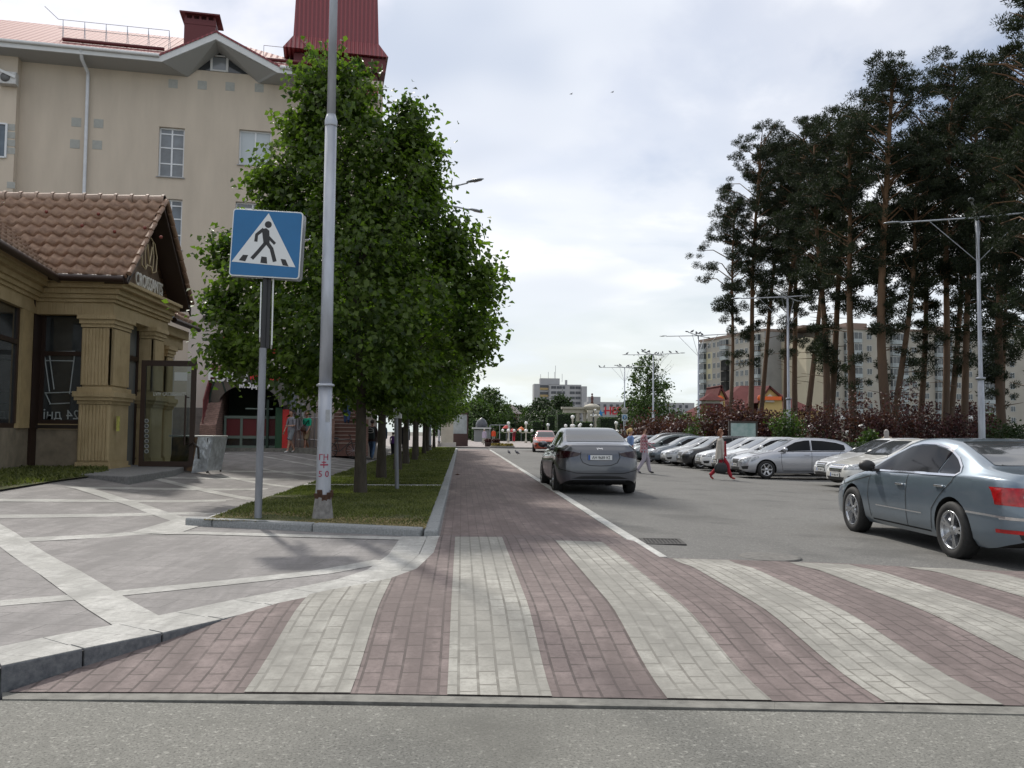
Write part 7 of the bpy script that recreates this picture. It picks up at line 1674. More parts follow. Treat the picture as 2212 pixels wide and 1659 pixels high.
# low hedge immediately behind the parked cars
t = empty('hedge', (16.2, 42, -.1), 0, 'long dark low hedge right behind the row of parked cars', 'hedge'); rg = np.random.default_rng(5); n = 16000
P = np.stack([rg.choice([-.45, .45], n)*1.0+rg.normal(size=n)*.05, rg.uniform(-19, 19, n), rg.uniform(0, 1.15, n)], 1); tp_ = rg.random(n) < .3; P[tp_, 0] = rg.uniform(-.45, .45, tp_.sum()); P[tp_, 2] = 1.15+rg.normal(size=tp_.sum())*.04; s = rg.uniform(.07, .13, n); kites('foliage', P, rand_unit(rg, n), rand_unit(rg, n), s, s*.8, DKG, t)
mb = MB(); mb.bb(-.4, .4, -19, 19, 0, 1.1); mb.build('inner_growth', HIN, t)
def bush(name, px, pyt, Y, r, label, m, group=None, n=2600, leaf=.12, z0=0, cat='shrub', ry=1.0, stem=.35, lobes=9, dark=None):
    p = at(px, pyt, Y); H = p.z-z0; t = empty(name, (p.x, Y, z0), 0, label, cat, group); rg = np.random.default_rng(int(px*3+Y)); rn = random.Random(int(px*3+Y))
    C = []; h0_ = H*stem; L_ = []
    for k in range(lobes):
        a = rn.uniform(0, 2*PI); zz = rn.uniform(.1, .85); rr = r*rn.uniform(.2, .72)*(1-.45*zz); L_.append((math.cos(a)*rr, math.sin(a)*rr*ry, lerp(h0_*.7, H*.86, zz), r*rn.uniform(.34, .6)))
    L_.append((0, 0, H-.35*r, .4*r)); tot = sum(l[3]**2 for l in L_)
    for (x, y, z, q) in L_:
        k = int(n*q*q/tot); u = rand_unit(rg, k)*(rg.random((k, 1))**.3)*(1+.25*rg.normal(size=(k, 1))*.5); C.append(np.array([x, y, z])+u*np.array([q, q, q*.8]))
    C = np.concatenate(C); C[:, 2] = np.abs(C[:, 2]); k = len(C); s = rg.uniform(.65, 1.35, k)*leaf
    kites('crown', C, rand_unit(rg, k)+np.array([0, 0, -.3]), rand_unit(rg, k)+np.array([0, 0, .5]), s, s*.75, m, t)
    mb = MB()
    for (x, y, z, q) in L_[:7]: mb.tube([(x*.05, y*.05, -.1), (x*.35, y*.35, z*.5), (x, y, z)], [.05+.012*H, .035+.005*H, .015], 5, cap=False)
    mb.build('trunk', dark or BARK, t); return t
PLG = 'dark red plum shrubs behind the parked cars'
pl = [(1385, 905, 62, 2.6), (1428, 898, 60, 2.5), (1478, 902, 57, 2.3), (1548, 872, 52, 2.0), (1590, 858, 50, 1.9), (1635, 880, 48, 1.7), (1676, 898, 47, 1.4), (1780, 862, 44, 1.7), (1850, 835, 43, 2.0), (1905, 880, 42, 1.4), (1960, 818, 42, 1.8), (2010, 862, 41, 1.5), (2062, 880, 40, 1.4)]
pl += [(1408, 915, 72, 3.2), (1455, 905, 70, 3.0), (1565, 885, 68, 3.0), (1650, 880, 67, 3.0), (1730, 878, 62, 2.8), (1815, 885, 60, 3.0), (1885, 880, 58, 2.6), (1985, 870, 56, 2.8), (2080, 860, 54, 2.8), (2130, 905, 50, 2.2)]
pw = ['farthest left plum shrub beside the checked shirt', 'plum shrub under the round green tree', 'plum shrub left of the third lamp post', 'plum shrub right of the third lamp post', 'plum shrub under the first pine trunks', 'plum shrub behind the walking woman in red', 'small plum shrub left of the second lamp post', 'plum shrub at the foot of the paired pines', 'broad plum tree in front of the long block', 'sparse plum shrub behind the thin pine', 'tall plum tree by the thick orange pine', 'plum tree right of the thick orange pine', 'plum shrub left of the nearest right lamp post', 'deeper plum shrub left of the blonde woman in blue', 'deeper plum shrub between the fourth and third lamp posts', 'deeper plum shrub under the left gable sign', 'deeper plum shrub under the right gable sign', 'deeper plum shrub right of the second lamp post', 'deeper plum shrub right of the paired pines', 'deeper plum shrub under the thin pine', 'deeper plum shrub behind the tall plum tree', 'deeper plum shrub behind the nearest right lamp post', 'low plum shrub right of the nearest right lamp post']
for (a, b, Y, r), l in zip(pl, pw): bush('plum_shrub', a, b, Y, r, 'dark red '+l, PLUM, PLG, 2400 if Y > 45 else 1500, .17 if Y > 45 else .13, stem=.12, lobes=15)
for a, b, Y, r, l in ((1517, 868, 66, 1.7, 'bright green conical bush left of the third lamp post base'), (1700, 880, 43, 1.3, 'dull green bush behind the woman in red trousers'), (1500, 915, 54, 1.5, 'low green bush below the plum shrub near the third lamp post'), (1878, 925, 38, .9, 'rounded yellow green bush behind the silver hatchback tail'), (2140, 880, 60, 1.6, 'pale green young tree between right pine trunks'), (2190, 905, 39, 1.5, 'dark green bush at the right edge above the coupe'), (1760, 915, 46, 1.4, 'dark green bush among the pine trunks')):
    bush('green_bush', a, b, Y, r, l, BUSHG if 'dark' not in l else DKG, None, 1600, .13, stem=.08)
# background trees
def btree(px, pyt, Y, prof, seed, label, m=DKG, ncl=260, leaf=.4, bare=0, group='trees beyond the plaza', **k):
    p = at(px, pyt, Y); return broad_tree('tree', (p.x, Y, .1), p.z, [(z*p.z, r) for z, r in prof], seed, label, group, ncl=ncl, per=22, leaf=leaf, lm=m, trunk_r=.28, shoots=60, clump=1.0, bare=bare, **k)
btree(1398, 772, 132, [(.12, 1.0), (.2, 3.0), (.35, 4.0), (.5, 3.6), (.68, 3.0), (.82, 2.2), (.93, 1.1), (1, .4)], 41, 'round green tree with bare grey twigs at its right top, behind the fourth lamp post', BUSHG, 230, .36, bare=9)
btree(1366, 868, 140, [(.1, 1.2), (.4, 2.2), (.8, 1.6), (1, .4)], 42, 'dark low tree behind the no entry disc', DKG, 150, .4)
btree(1172, 866, 190, [(.05, 2.4), (.35, 3.7), (.7, 3.2), (.9, 1.9), (1, .6)], 43, 'dense dark round tree in front of the distant hotel', DKG, 420, .5)
btree(1212, 858, 200, [(.05, 2), (.35, 3.2), (.65, 3.0), (.9, 1.8), (1, .5)], 44, 'dark spreading tree overlapping the right part of the hotel', DKG, 380, .5)
btree(1190, 888, 180, [(.05, 3), (.4, 5), (.8, 3.6), (1, .8)], 45, 'low dark tree between the two hotel trees', DKG, 300, .5)
btree(1055, 842, 150, [(.08, 2.2), (.3, 4.2), (.55, 4.0), (.78, 2.6), (.93, 1.2), (1, .4)], 46, 'tall green tree with a peaked top left of the small house', BUSHG, 330, .4)
btree(1028, 868, 145, [(.05, 2), (.35, 4), (.7, 3), (1, .6)], 47, 'green tree beside the last linden of the strip', BUSHG, 260, .4)
btree(1086, 884, 160, [(.05, 2), (.4, 3.4), (.8, 2.3), (1, .5)], 48, 'lower dark tree left of the small house', DKG, 240, .4)
for i, (px, py, Y, r) in enumerate(((1010, 880, 260, 9), (1120, 878, 300, 9), (1145, 884, 290, 8), (1300, 905, 210, 6), (1000, 890, 200, 8), (1460, 900, 190, 7), (1490, 905, 170, 5))): btree(px, py, Y, [(.03, r*.7), (.4, r), (.75, r*.75), (1, r*.15)], 60+i, ['hazy distant tree left of the peaked tree', 'distant pale tree behind the small house roof', 'distant tree right of the small house', 'tree behind the dome of the colonnade', 'dark distant tree at the end of the street', 'distant tree behind the plum shrubs', 'distant tree left of the pagoda kiosk'][i], DKG if i % 2 else BUSHG, 240, .7)
# pale low wall piece behind plum shrubs
# ------------------------------------------------ white globe lamps
GLB = mat('opal_globe', (.78, .78, .76), .3, spec=.6); GG = 'white globe park lamps'
def globe_lamp(px, py, Y, n, label, r=.22, arm=.75, proto=None):
    p = at(px, py, Y); H = p.z-.1
    t = empty('globe_lamp', (p.x, Y, .1), 0, label, 'park lamp', GG); mb = MB(); mb.lathe((0, 0, 0), [(.18, 0), (.15, .3), (.08, .5), (.07, H-.5), (.11, H-.35), (.09, H-r)], 10); mb.build('post', STN, t)
    for k in range(n):
        a = 2*PI*k/n; mb = MB(); mb.tube([(0, 0, H-1.15), (math.cos(a)*arm*.7, math.sin(a)*arm*.7, H-1.25), (math.cos(a)*arm, math.sin(a)*arm, H-1.1)], .035, 5); ar = mb.build('arm', STN, t); mb = MB(); mb.ball((math.cos(a)*arm, math.sin(a)*arm, H-.95), r*.85, 10); mb.build('globe', GLB, ar)
    mb = MB(); mb.ball((0, 0, H), r, 12); mb.build('globe', GLB, t); return t
for a in ((1237, 901, 92, 4, 'tallest globe lamp in front of the widest hedge block'), (1136.5, 914, 108, 4, 'globe lamp left of the lowest hedge block'), (1098.5, 914, 112, 4, 'globe lamp by the red umbrellas at the back left of the plaza'), (1184, 918, 110, 3, 'small globe lamp beside the second hedge block'), (1254, 917, 120, 2, 'globe lamp right of the widest hedge block'), (1277, 919, 124, 2, 'globe lamp before the colonnade columns'), (1331, 914, 98, 4, 'globe lamp left of the blonde woman'), (1286, 886, 150, 4, 'globe lamp cluster on the colonnade dome post'), (1440, 905, 75, 3, 'globe lamp in the plum shrubs right of the fourth lamp post'), (1475, 918, 70, 2, 'globe lamp near the green bush behind the parked saloon'), (1617, 918, 52, 3, 'globe lamp behind the walking woman'), (1752, 925, 46, 3, 'globe lamp above the hatchback roof among the pines'), (1861, 925, 44, 4, 'globe lamp with four globes right of the pines'), (1820, 905, 56, 4, 'globe lamp in front of the plum tree'), (2094, 905, 52, 3, 'globe lamp left of the nearest right lamp post')): globe_lamp(*a)
# no-entry disc seen from behind and footpath sign
p = at(1349, 940, 88); rs = empty('footpath_sign', (p.x, 88, 0), 0, 'grey back of a round sign above a small blue footpath sign on one post', 'road sign')
zc_ = at(1349, 887, 88).z; mb = MB(); mb.tube([(0, 0, 0), (0, 0, zc_+.3)], .05, 8); mb.build('post', PG, rs)
mb = MB(); mb.lathe((0, -.06, zc_), [(.0, .02), (.35, .02), (.35, -.02), (0, -.02)], 24, axis=(0, 1, 0)); mb.build('round_plate', mat('beige_back', (.38, .36, .33), .7), rs); mb = MB(); mb.bb(-.22, .22, -.095, -.083, zc_-.06, zc_+.06); mb.build('plate_bar', mat('bar_grey', (.28, .26, .25), .7), rs)
zc_ = at(1352, 902, 88).z; mb = MB(); mb.bb(-.30, .30, -.08, -.05, zc_-.36, zc_+.36); f_ = mb.build('square_plate', mat('sign_pale', (.45, .52, .56), .5), rs); mb = MB(); mb.lathe((0, -.09, zc_+.02), [(0, .01), (.23, .01), (.23, -.01), (0, -.01)], 20, axis=(0, 1, 0)); mb.build('blue_disc', BLUE, f_)
mb = MB(); polyY(mb, [(-.06, zc_-.15), (-.02, zc_-.15), (-.01, zc_+.14), (-.07, zc_+.14)], -.107, -.102); polyY(mb, [(.03, zc_-.12), (.07, zc_-.12), (.08, zc_+.08), (.02, zc_+.08)], -.107, -.102); mb.build('figures', SWH, f_)
# green-blue information board behind the cars
p = at(1605, 940, 43); ib = empty('information_board', (p.x, 43, 0), 0, 'pale green information board on dark posts behind the black crossover', 'board')
za_ = at(1600, 940, 43).z; zb2 = at(1600, 918, 43).z; w_ = at(1634, 920, 43).x-at(1580, 920, 43).x; mb = MB(); mb.bb(-w_/2-.1, -w_/2, -.05, .05, -.1, zb2+.2); mb.bb(w_/2, w_/2+.1, -.05, .05, -.1, zb2+.2); mb.bb(-w_/2, w_/2, -.05, .05, zb2+.1, zb2+.2); mb.build('frame', DARKF, ib); mb = MB(); mb.bb(-w_/2, w_/2, -.03, .03, za_-.1, zb2+.1); mb.build('panel', mat('board_teal', (.20, .33, .30), .6, col2=(.42, .50, .48), vscale=2.2), ib)
# planters, flower bed, stalls on the plaza
p = at(1050, 962, 79); 
PTX = mat('planter_leaf_dark', (.03, .015, .018), .8)
pg_ = 'dark bushy planters at the plaza edge'
for px, l in ((1055, 'left dark bushy planter at the plaza edge'), (1072, 'right dark bushy planter at the plaza edge')):
    p = at(px, 962, 78); t = empty('planter', (p.x, 78, .1), 0, l, 'planter', pg_); mb = MB(); mb.lathe((0, 0, 0), [(.30, 0), (.36, .35), (.38, .4)], 12); mb.build('pot', mat('pot_dark', (.05, .035, .03), .8), t)
    rg = np.random.default_rng(px); n = 500; u = rand_unit(rg, n)*(rg.random((n, 1))**.4); kites('plant', u*np.array([.38, .38, .2])+np.array([0, 0, .55]), rand_unit(rg, n), rand_unit(rg, n), np.full(n, .12), np.full(n, .09), PLUM, t)
p = at(1085, 966, 76); t = empty('flower_bed', (p.x, 76, .1), 0, 'low round flower bed with yellow green plants on the plaza kerb', 'flower bed'); mb = MB(); mb.lathe((0, 0, 0), [(1.1, -.05), (1.1, .1), (1.0, .12), (0, .13)], 26); mb.build('edging', CONCR, t)
rg = np.random.default_rng(9); n = 2200; a = rg.uniform(0, 2*PI, n); rr = np.sqrt(rg.random(n))*.98; P = np.stack([np.cos(a)*rr, np.sin(a)*rr, .13+.1*rg.random(n)*(1+np.sin(a*5))], 1); kites('flowers', P, rand_unit(rg, n), rand_unit(rg, n), np.full(n, .13), np.full(n, .1), leafmat('flower_mix', (.05, .07, .015), (.33, .22, .04), .1, .6, 4), t)
p = at(1040, 940, 118); t = empty('market_stall', (p.x, 118, .1), 0, 'small stall with a dark domed top and white awning at the plaza back left', 'stall')
mb = MB(); mb.bb(-1, 1, -.8, .8, 0, 1.6); mb.build('counter', mat('stall_grey', (.2, .21, .21), .7), t); mb = MB(); mb.bb(-1.3, 1.3, -1.1, 1, 1.75, 1.95); mb.build('awning', FFR, t); mb = MB(); mb.lathe((0, 0, 1.95), [(.8, 0), (.8, .5), (.55, 1.0), (.2, 1.25), (.0, 1.4)], 14); mb.build('dome', mat('stall_dome', (.07, .075, .09), .4), t)
for px, py, c_, l in ((1094, 918, (.45, .04, .03), 'red cafe umbrella at the back of the plaza'), (1126, 922, (.55, .14, .04), 'orange cafe umbrella beside it'), (1107, 926, (.42, .03, .03), 'low red cafe umbrella between the others')):
    p = at(px, py, 126); t = empty('cafe_umbrella', (p.x, 126, .1), 0, l, 'umbrella'); mb = MB(); mb.tube([(0, 0, 0), (0, 0, p.z-.1)], .04, 6); mb.build('pole', PG, t); mb = MB(); mb.lathe((0, 0, p.z-.1), [(.62, -.5), (.35, -.2), (0, .05)], 8, smooth=False, cap=False); mb.build('canopy', mat('canopy_%d' % px, c_, .7), t)
fr_ = at(1085, 919, 122); t = empty('metal_frame', (fr_.x, 122, .1), 0, 'light grey rectangular metal frame standing at the back of the plaza', 'frame'); mb = MB(); mb.bb(-1.8, -1.7, -.05, .05, 0, fr_.z); mb.bb(1.0, 1.1, -.05, .05, 0, fr_.z); mb.bb(-1.8, 1.1, -.05, .05, fr_.z-.08, fr_.z); mb.bb(-.4, -.32, -.05, .05, 0, fr_.z-.08); mb.build('bars', GALV, t)
t = empty('van_car', (at(1083, 943, 112).x, 112, .1), 0)
bpy.data.objects.remove(t)
# thin overhead cable
# ------------------------------------------------ people
SKIN = mat('skin', (.42, .24, .17), .55, var=.06, vscale=9)
def cloth(n, c, **k): return mat('cloth_'+n, c, .85, **k)
def person(label, loc, face, h=1.7, pose='walk', top=None, low=None, shoe=None, hair=(.05, .03, .02), sleeves=.35, shorts=False, female=False, skirt=None, hairlen=.0, coat=None, stride=.32, arms=(.35, -.35), bend=(.25, .25), detail=True, ponytail=False, turn=0.0, group=None):
    """face: heading angle; local +x is forward"""
    t = empty('person', loc, face, label, 'person', group)
    k = h/1.75; V = []; E = []; Rr = []
    def v(x, y, z, r, par=None):
        V.append((x*k, y*k, z*k)); Rr.append(r*k); i = len(V)-1
        if par is not None: E.append((par, i))
        return i
    sw = .165 if female else .185; hpw = .088
    pel = v(0, 0, .95, .118 if not female else .125); wa = v(.0, 0, 1.09, .108 if not female else .095, pel); ch = v(.01, 0, 1.28, .128 if not female else .112, wa); up = v(0, 0, 1.40, .105, ch); nk = v(.005, 0, 1.49, .052, up); nk2 = v(.015, 0, 1.545, .05, nk)
    h1 = v(.025, 0, 1.60, .078, nk2); h2 = v(.015, 0, 1.665, .092, h1); h3 = v(.01, 0, 1.72, .066, h2)
    hands = []
    for s, sg_ in ((0, 1), (1, -1)):
        st = stride*(1 if s == 0 else -1) if pose == 'walk' else 0
        hx = v(0, sg_*hpw, .90, .092, pel)
        kx, fx = (st*.62, st) if st > 0 else (st*.25, st*1.05)
        kn = v(kx+(.05 if st < 0 else .03), sg_*hpw*.95, .50+(.0 if st >= 0 else .01), .060, hx); cf = v(lerp(kx, fx, .4)+(.02 if st < 0 else 0), sg_*hpw*.92, .34, .054, kn)
        fz = .085 if st >= 0 else .13; an = v(fx, sg_*hpw*.9, fz, .038, cf)
        if st >= 0: he = v(fx-.03, sg_*hpw*.9, .045, .040, an); to = v(fx+.10, sg_*hpw*.98, .035, .038, an); v(fx+.175, sg_*hpw*1.02, .028, .028, to)
        else: to = v(fx+.075, sg_*hpw*.98, .055, .038, an); v(fx+.13, sg_*hpw*1.0, .026, .027, to)
        sh = v(0, sg_*sw, 1.405, .062, up); A, B = arms[s], bend[s]
        ex, ez = math.sin(A)*.29, -math.cos(A)*.29; el_ = v(ex, sg_*(sw+.045), 1.405+ez, .044, sh)
        wx, wz = ex+math.sin(A+B)*.25, ez-math.cos(A+B)*.25; inw = .06 if B > .8 else 0
        wr_ = v(wx, sg_*(sw+.05-inw*1.5), 1.405+wz, .028, el_); d = Vector((math.sin(A+B), 0, -math.cos(A+B))); W_ = Vector((wx, sg_*(sw+.05-inw*1.5), 1.405+wz)); pm = W_+d*.07; pi_ = v(*pm, .030, wr_)
        hands.append((W_*k, d, sg_))
        if detail:
            for j, (o_, L_) in enumerate(((-.030, .075), (-.010, .085), (.010, .08), (.028, .062))):
                b0 = pm+d*.02+Vector((o_, 0, o_*.3)); i1 = v(*(b0+d*.03), .0095, pi_); v(*(b0+d*L_+Vector((.0, -sg_*.02, 0))), .0075, i1)
            i1 = v(*(W_+d*.035+Vector((.036, -sg_*.012, 0))), .011, wr_); v(*(W_+d*.075+Vector((.05, -sg_*.015, 0))), .009, i1)
    me = bpy.data.meshes.new('body'); me.from_pydata(V, E, []); me.update(); o = bpy.data.objects.new('body', me); sc.collection.objects.link(o)
    sk = o.modifiers.new('skin', 'SKIN'); sk.use_smooth_shade = True; sk.branch_smoothing = .3
    for i, q in enumerate(me.skin_vertices[0].data): q.radius = (Rr[i], Rr[i]*(1.28 if i in (pel, wa, ch, up) else 1)); q.use_root = (i == 0)
    ss = o.modifiers.new('sub', 'SUBSURF'); ss.levels = 1; ss.render_levels = 1
    dg = bpy.context.evaluated_depsgraph_get(); dg.update(); m2 = bpy.data.meshes.new_from_object(o.evaluated_get(dg)); bpy.data.objects.remove(o); m2.name = 'body'
    mats = [SKIN, top, low, shoe, mat('hair_%.2f' % hair[0], hair, .6)]
    m2.materials.clear()
    for q in mats: m2.materials.append(q)
    armz = 1.405-.29*1.0-(.25 if sleeves > .5 else 0)
    for f in m2.polygons:
        c = f.center/k; f.use_smooth = True; ay = abs(c.y)
        if c.z > 1.47: mi = 0
        elif ay > sw-.035 and c.z > .55: # arm
            dist = 1.42-c.z; mi = 1 if dist < sleeves else 0
            if ay > sw-.035 and ay < sw-.0 and c.z < 1.0: mi = 2 if not coat else 1
        elif c.z > .97: mi = 1
        elif c.z > (.52 if shorts else .085): mi = 2
        elif c.z > .085: mi = 0
        else: mi = 3
        f.material_index = mi
    body = bpy.data.objects.new('body', m2); sc.collection.objects.link(body); setp(body, t)
    # face and hair
    mb = MB(); H0 = Vector((.018, 0, 1.655))*k
    mb.ball(tuple(H0+Vector((-.022, 0, .032))*k), .102*k, 12, 0, (1.0, .88, .98))
    if hairlen: 
        for j in range(6):
            y = lerp(-.065, .065, j/5)*k; mb.tube([H0+Vector((-.05*k, y, .06*k)), H0+Vector((-.085*k, y*1.15, -.03*k)), H0+Vector((-.075*k, y*1.2, (-.10-hairlen)*k))], [.035*k, .038*k, .018*k], 6)
    if ponytail: mb.tube([H0+Vector((-.09, 0, .05))*k, H0+Vector((-.17, 0, .04))*k, H0+Vector((-.19, 0, -.06))*k, H0+Vector((-.17, 0, -.16))*k], [.03*k, .035*k, .03*k, .01*k], 7)
    ho = mb.build('hair', mats[4], t)
    for v_ in ho.data.vertices:   # cut the hair back from the face
        q = (v_.co-H0)/k
        if q.x > .045 and q.z < .055: v_.co.x = H0.x+.02*k; v_.co.y *= .8
    mb = MB(); mb.ball((H0.x+.085*k, 0, H0.z-.018*k), .016*k, 6, 0, (1, .8, 1.3))
    for s in (1, -1): mb.ball((H0.x-.005*k, s*.084*k, H0.z-.01*k), .024*k, 6, 0, (.7, .4, 1.2))
    mb.build('nose_and_ears', SKIN, t)
    mb = MB()
    for s in (1, -1): mb.ball((H0.x+.077*k, s*.032*k, H0.z+.012*k), .010*k, 6, 0, (.5, 1.3, .7))
    mb.box((H0.x+.075*k, 0, H0.z-.055*k), (.01*k, .04*k, .008*k)); mb.build('eyes_and_mouth', mat('eye_dark', (.06, .03, .028), .4), t)
    # clothes that stand off the body
    def tub(z0, z1, r0, r1, m, name, fx=0, fr=0):
        mb = MB(); n = 20; vs = []; fs = []; st_ = 7
        for i in range(st_+1):
            f = i/st_; z = lerp(z1, z0, f); rr = lerp(r1, r0, f)
            for q in range(n):
                a = 2*PI*q/n; w_ = 1+fr*math.sin(a*7+f*2)*f; vs.append(((rr*.74*math.cos(a)*w_+fx*f)*k, rr*math.sin(a)*w_*1.0*k, z*k))
        for i in range(st_):
            for q in range(n): fs.append((i*n+q, (i+1)*n+q, (i+1)*n+(q+1) % n, i*n+(q+1) % n))
        mb.add(vs, fs, 0, True); return mb.build(name, m, t)
    if coat: tub(coat[0], 1.36, coat[1], .165, top, 'jacket', coat[2] if len(coat) > 2 else 0, .05)
    else: tub(.91, 1.18, .158 if female else .172, .14 if female else .165, top, 'shirt_hem', 0, .03)
    if skirt: tub(skirt[0], 1.0, skirt[1], .14, low, 'skirt', -.03, .10)
    elif shorts:
        for s, sg_ in ((0, 1), (1, -1)):
            st = stride*(1 if s == 0 else -1) if pose == 'walk' else 0; kx = (st*.62 if st > 0 else st*.25)+.03
            mb = MB(); mb.tube([Vector((0, sg_*hpw, .93))*k, Vector((kx*.5, sg_*hpw, .70))*k, Vector((kx*.95, sg_*hpw, .54))*k], [.10*k, .095*k, .098*k], 12, cap=False); mb.build('shorts_leg', low, t)
    else:
        for s, sg_ in ((0, 1), (1, -1)):
            st = stride*(1 if s == 0 else -1) if pose == 'walk' else 0; kx, fx = (st*.62, st) if st > 0 else (st*.25, st*1.05)
            mb = MB(); mb.tube([Vector((0, sg_*hpw, .90))*k, Vector((kx+.03, sg_*hpw*.95, .52))*k, Vector((lerp(kx, fx, .45), sg_*hpw*.92, .32))*k, Vector((fx, sg_*hpw*.9, .12 if st >= 0 else .16))*k], [.105*k, .082*k, .07*k, .062*k], 12, cap=False); mb.build('trouser_leg', low, t)
    return t, hands, k
def bag(label, name, cat, base, w_, d_, h_, m, strap=None, rz=0):
    t = empty(name, base, rz, label, cat); mb = MB(); n = 16; vs = []; fs = []
    prof = ((.0, .72), (.12, .98), (.4, 1.05), (.75, .9), (1.0, .62))
    for z, s in prof:
        for q in range(n): a = 2*PI*q/n; c_, s_ = math.cos(a), math.sin(a); vs.append((w_/2*s*math.copysign(abs(c_)**.6, c_), d_/2*s*math.copysign(abs(s_)**.6, s_), h_*z))
    for i in range(4):
        for q in range(n): fs.append((i*n+q, i*n+(q+1) % n, (i+1)*n+(q+1) % n, (i+1)*n+q))
    fs += [tuple(range(n-1, -1, -1)), tuple(4*n+q for q in range(n))]; mb.add(vs, fs, 0, True); mb.build('bag_body', m, t)
    mb = MB(); hh = strap or .18
    for s in (-1, 1): mb.tube([(-w_*.22, s*d_*.15, h_*.97), (-w_*.12, s*.01, h_+hh*.85), (w_*.12, s*.01, h_+hh*.85), (w_*.22, s*d_*.15, h_*.97)], .011, 6)
    mb.build('handle', m, t); return t
def gp_(px, py, f=zr): p = GF(px, py, f); return Vector((p.x, p.y, f(p.x, p.y)+.004))
WT = cloth('white', (.60, .60, .60)); DK = cloth('dark', (.02, .021, .026)); JN = cloth('denim', (.10, .17, .30), var=.25, vscale=8); SHW = mat('shoe_white', (.62, .62, .62), .6); SHB = mat('shoe_black', (.02, .02, .02), .6)
# woman in red trousers walking right
p = gp_(1557, 1036); t, H_, k = person('woman in red trousers and long pale cardigan striding right across the road', p, R(4), 1.62, 'walk', cloth('cardigan', (.42, .39, .35), var=.1, vscale=14), cloth('red', (.30, .012, .025)), mat('shoe_red', (.32, .03, .02), .5), (.16, .06, .025), .75, female=True, hairlen=.03, coat=(.72, .20, -.05), stride=.40, arms=(-.15, -.05), bend=(.1, .1))
bag('black handbag hanging from the hand of the woman in red trousers', 'handbag', 'bag', (p.x-.08, p.y-.27, p.z+.22), .42, .16, .34, mat('bag_black', (.012, .013, .014), .5), .16)
mb = MB(); mb.slab([(.125, -.10, 1.25), (.135, .06, 1.25), (.15, .08, .75), (.15, -.10, .75)], .02); mb.build('red_blouse', MATS['cloth_red'], t)
# woman in checked shirt
g = NG('checked_shirt', .85); v_ = g.n('ShaderNodeTexCoord').outputs['Object']; ck = g.n('ShaderNodeTexChecker'); ck.inputs['Scale'].default_value = 16; g.L(v_, ck.inputs['Vector']); g.col(g.mix(ck.outputs[1], (.34, .10, .13), (.46, .36, .38))); CHK = g.m
p = gp_(1391, 1023); person('woman in a red checked shirt and lilac trousers walking right behind the dark sedan', p, R(8), 1.66, 'walk', CHK, cloth('lilac', (.34, .31, .36)), SHB, (.07, .035, .025), .7, female=True, coat=(.80, .19, 0), stride=.26, arms=(.3, .2), bend=(1.3, .9), ponytail=True)
p = gp_(1362, 1020); person('blonde woman in a light blue top walking partly behind the dark sedan', p, R(25), 1.60, 'walk', cloth('sky_blue', (.17, .27, .50)), cloth('pale_denim', (.30, .38, .50)), SHW, (.50, .36, .14), .35, female=True, stride=.32, arms=(.2, -.2), bend=(.4, .3), ponytail=True)
# two men in shorts
p = gp_(628, 978, zp); person('dark haired man in grey polo and patterned shorts walking left of his friend', p, R(-128), 1.80, 'walk', cloth('grey_polo', (.23, .23, .26)), cloth('camo', (.14, .16, .18), col2=(.26, .28, .30), vscale=16), SHW, (.02, .015, .012), .27, shorts=True, stride=.24, arms=(.1, .15), bend=(1.4, .3))
p = gp_(662, 977, zp); g = NG('green_grey_polo', .85); v_ = g.n('ShaderNodeSeparateXYZ'); g.L(g.n('ShaderNodeTexCoord').outputs['Object'], v_.inputs[0]); g.col(g.ramp(g.math('ADD', g.math('MULTIPLY', v_.outputs[2], .5), g.math('MULTIPLY', v_.outputs[1], .12)), [(.0, (.20, .22, .24)), (.60, (.20, .22, .24)), (.605, (.02, .40, .24)), (1, (.02, .40, .24))]))
t, _, k = person('man in green and grey polo, beige shorts and crossbody bag walking towards the camera', p, R(-118), 1.82, 'walk', MATS['green_grey_polo'], cloth('khaki', (.30, .25, .15)), SHW, (.22, .13, .06), .27, shorts=True, stride=.26, arms=(.25, -.2), bend=(.4, .5))
mb = MB(); mb.tube([(.10, .16, 1.45), (.16, .0, 1.2), (.13, -.17, 1.0)], .018, 6); mb.build('strap', DK, t)
bag('small brown crossbody bag on the hip of the man in green and grey polo', 'crossbody_bag', 'bag', (p.x-.12, p.y-.22, p.z+.93), .26, .10, .2, mat('bag_brown', (.09, .06, .045), .7), .05, R(-20))
# backpack man walking away
p = gp_(803, 993, zp); t, _, k = person('man with black backpack and jeans walking away beside the linden trunks', p, R(80), 1.76, 'walk', cloth('dark_brown', (.035, .018, .018)), JN, SHW, (.03, .02, .015), .8, coat=(.80, .2, 0), stride=.22, arms=(.15, -.1), bend=(.15, .1))
mb = MB(); mb.box((-.22, 0, 1.18), (.20, .36, .52), 0); bpk = mb.build('backpack', mat('backpack', (.018, .028, .028), .7), t, bevel=.05)
mb = MB(); mb.tube([(-.325, -.14, 1.22), (-.33, -.13, 1.36), (-.33, 0, 1.41), (-.33, .13, 1.36), (-.325, .14, 1.22), (-.335, 0, 1.19), (-.325, -.14, 1.22)], .012, 6); mb.box((-.325, 0, 1.31), (.01, .2, .02)); mb.build('reflective_trim', mat('reflective', (.55, .55, .55), .5), bpk)
bag('grey carrier bag held low by the man with the backpack', 'carrier_bag', 'bag', (p.x+.42, p.y+.05, p.z+.20), .34, .16, .42, mat('bag_grey', (.30, .30, .29), .6, col2=(.45, .45, .44), vscale=8), .2)
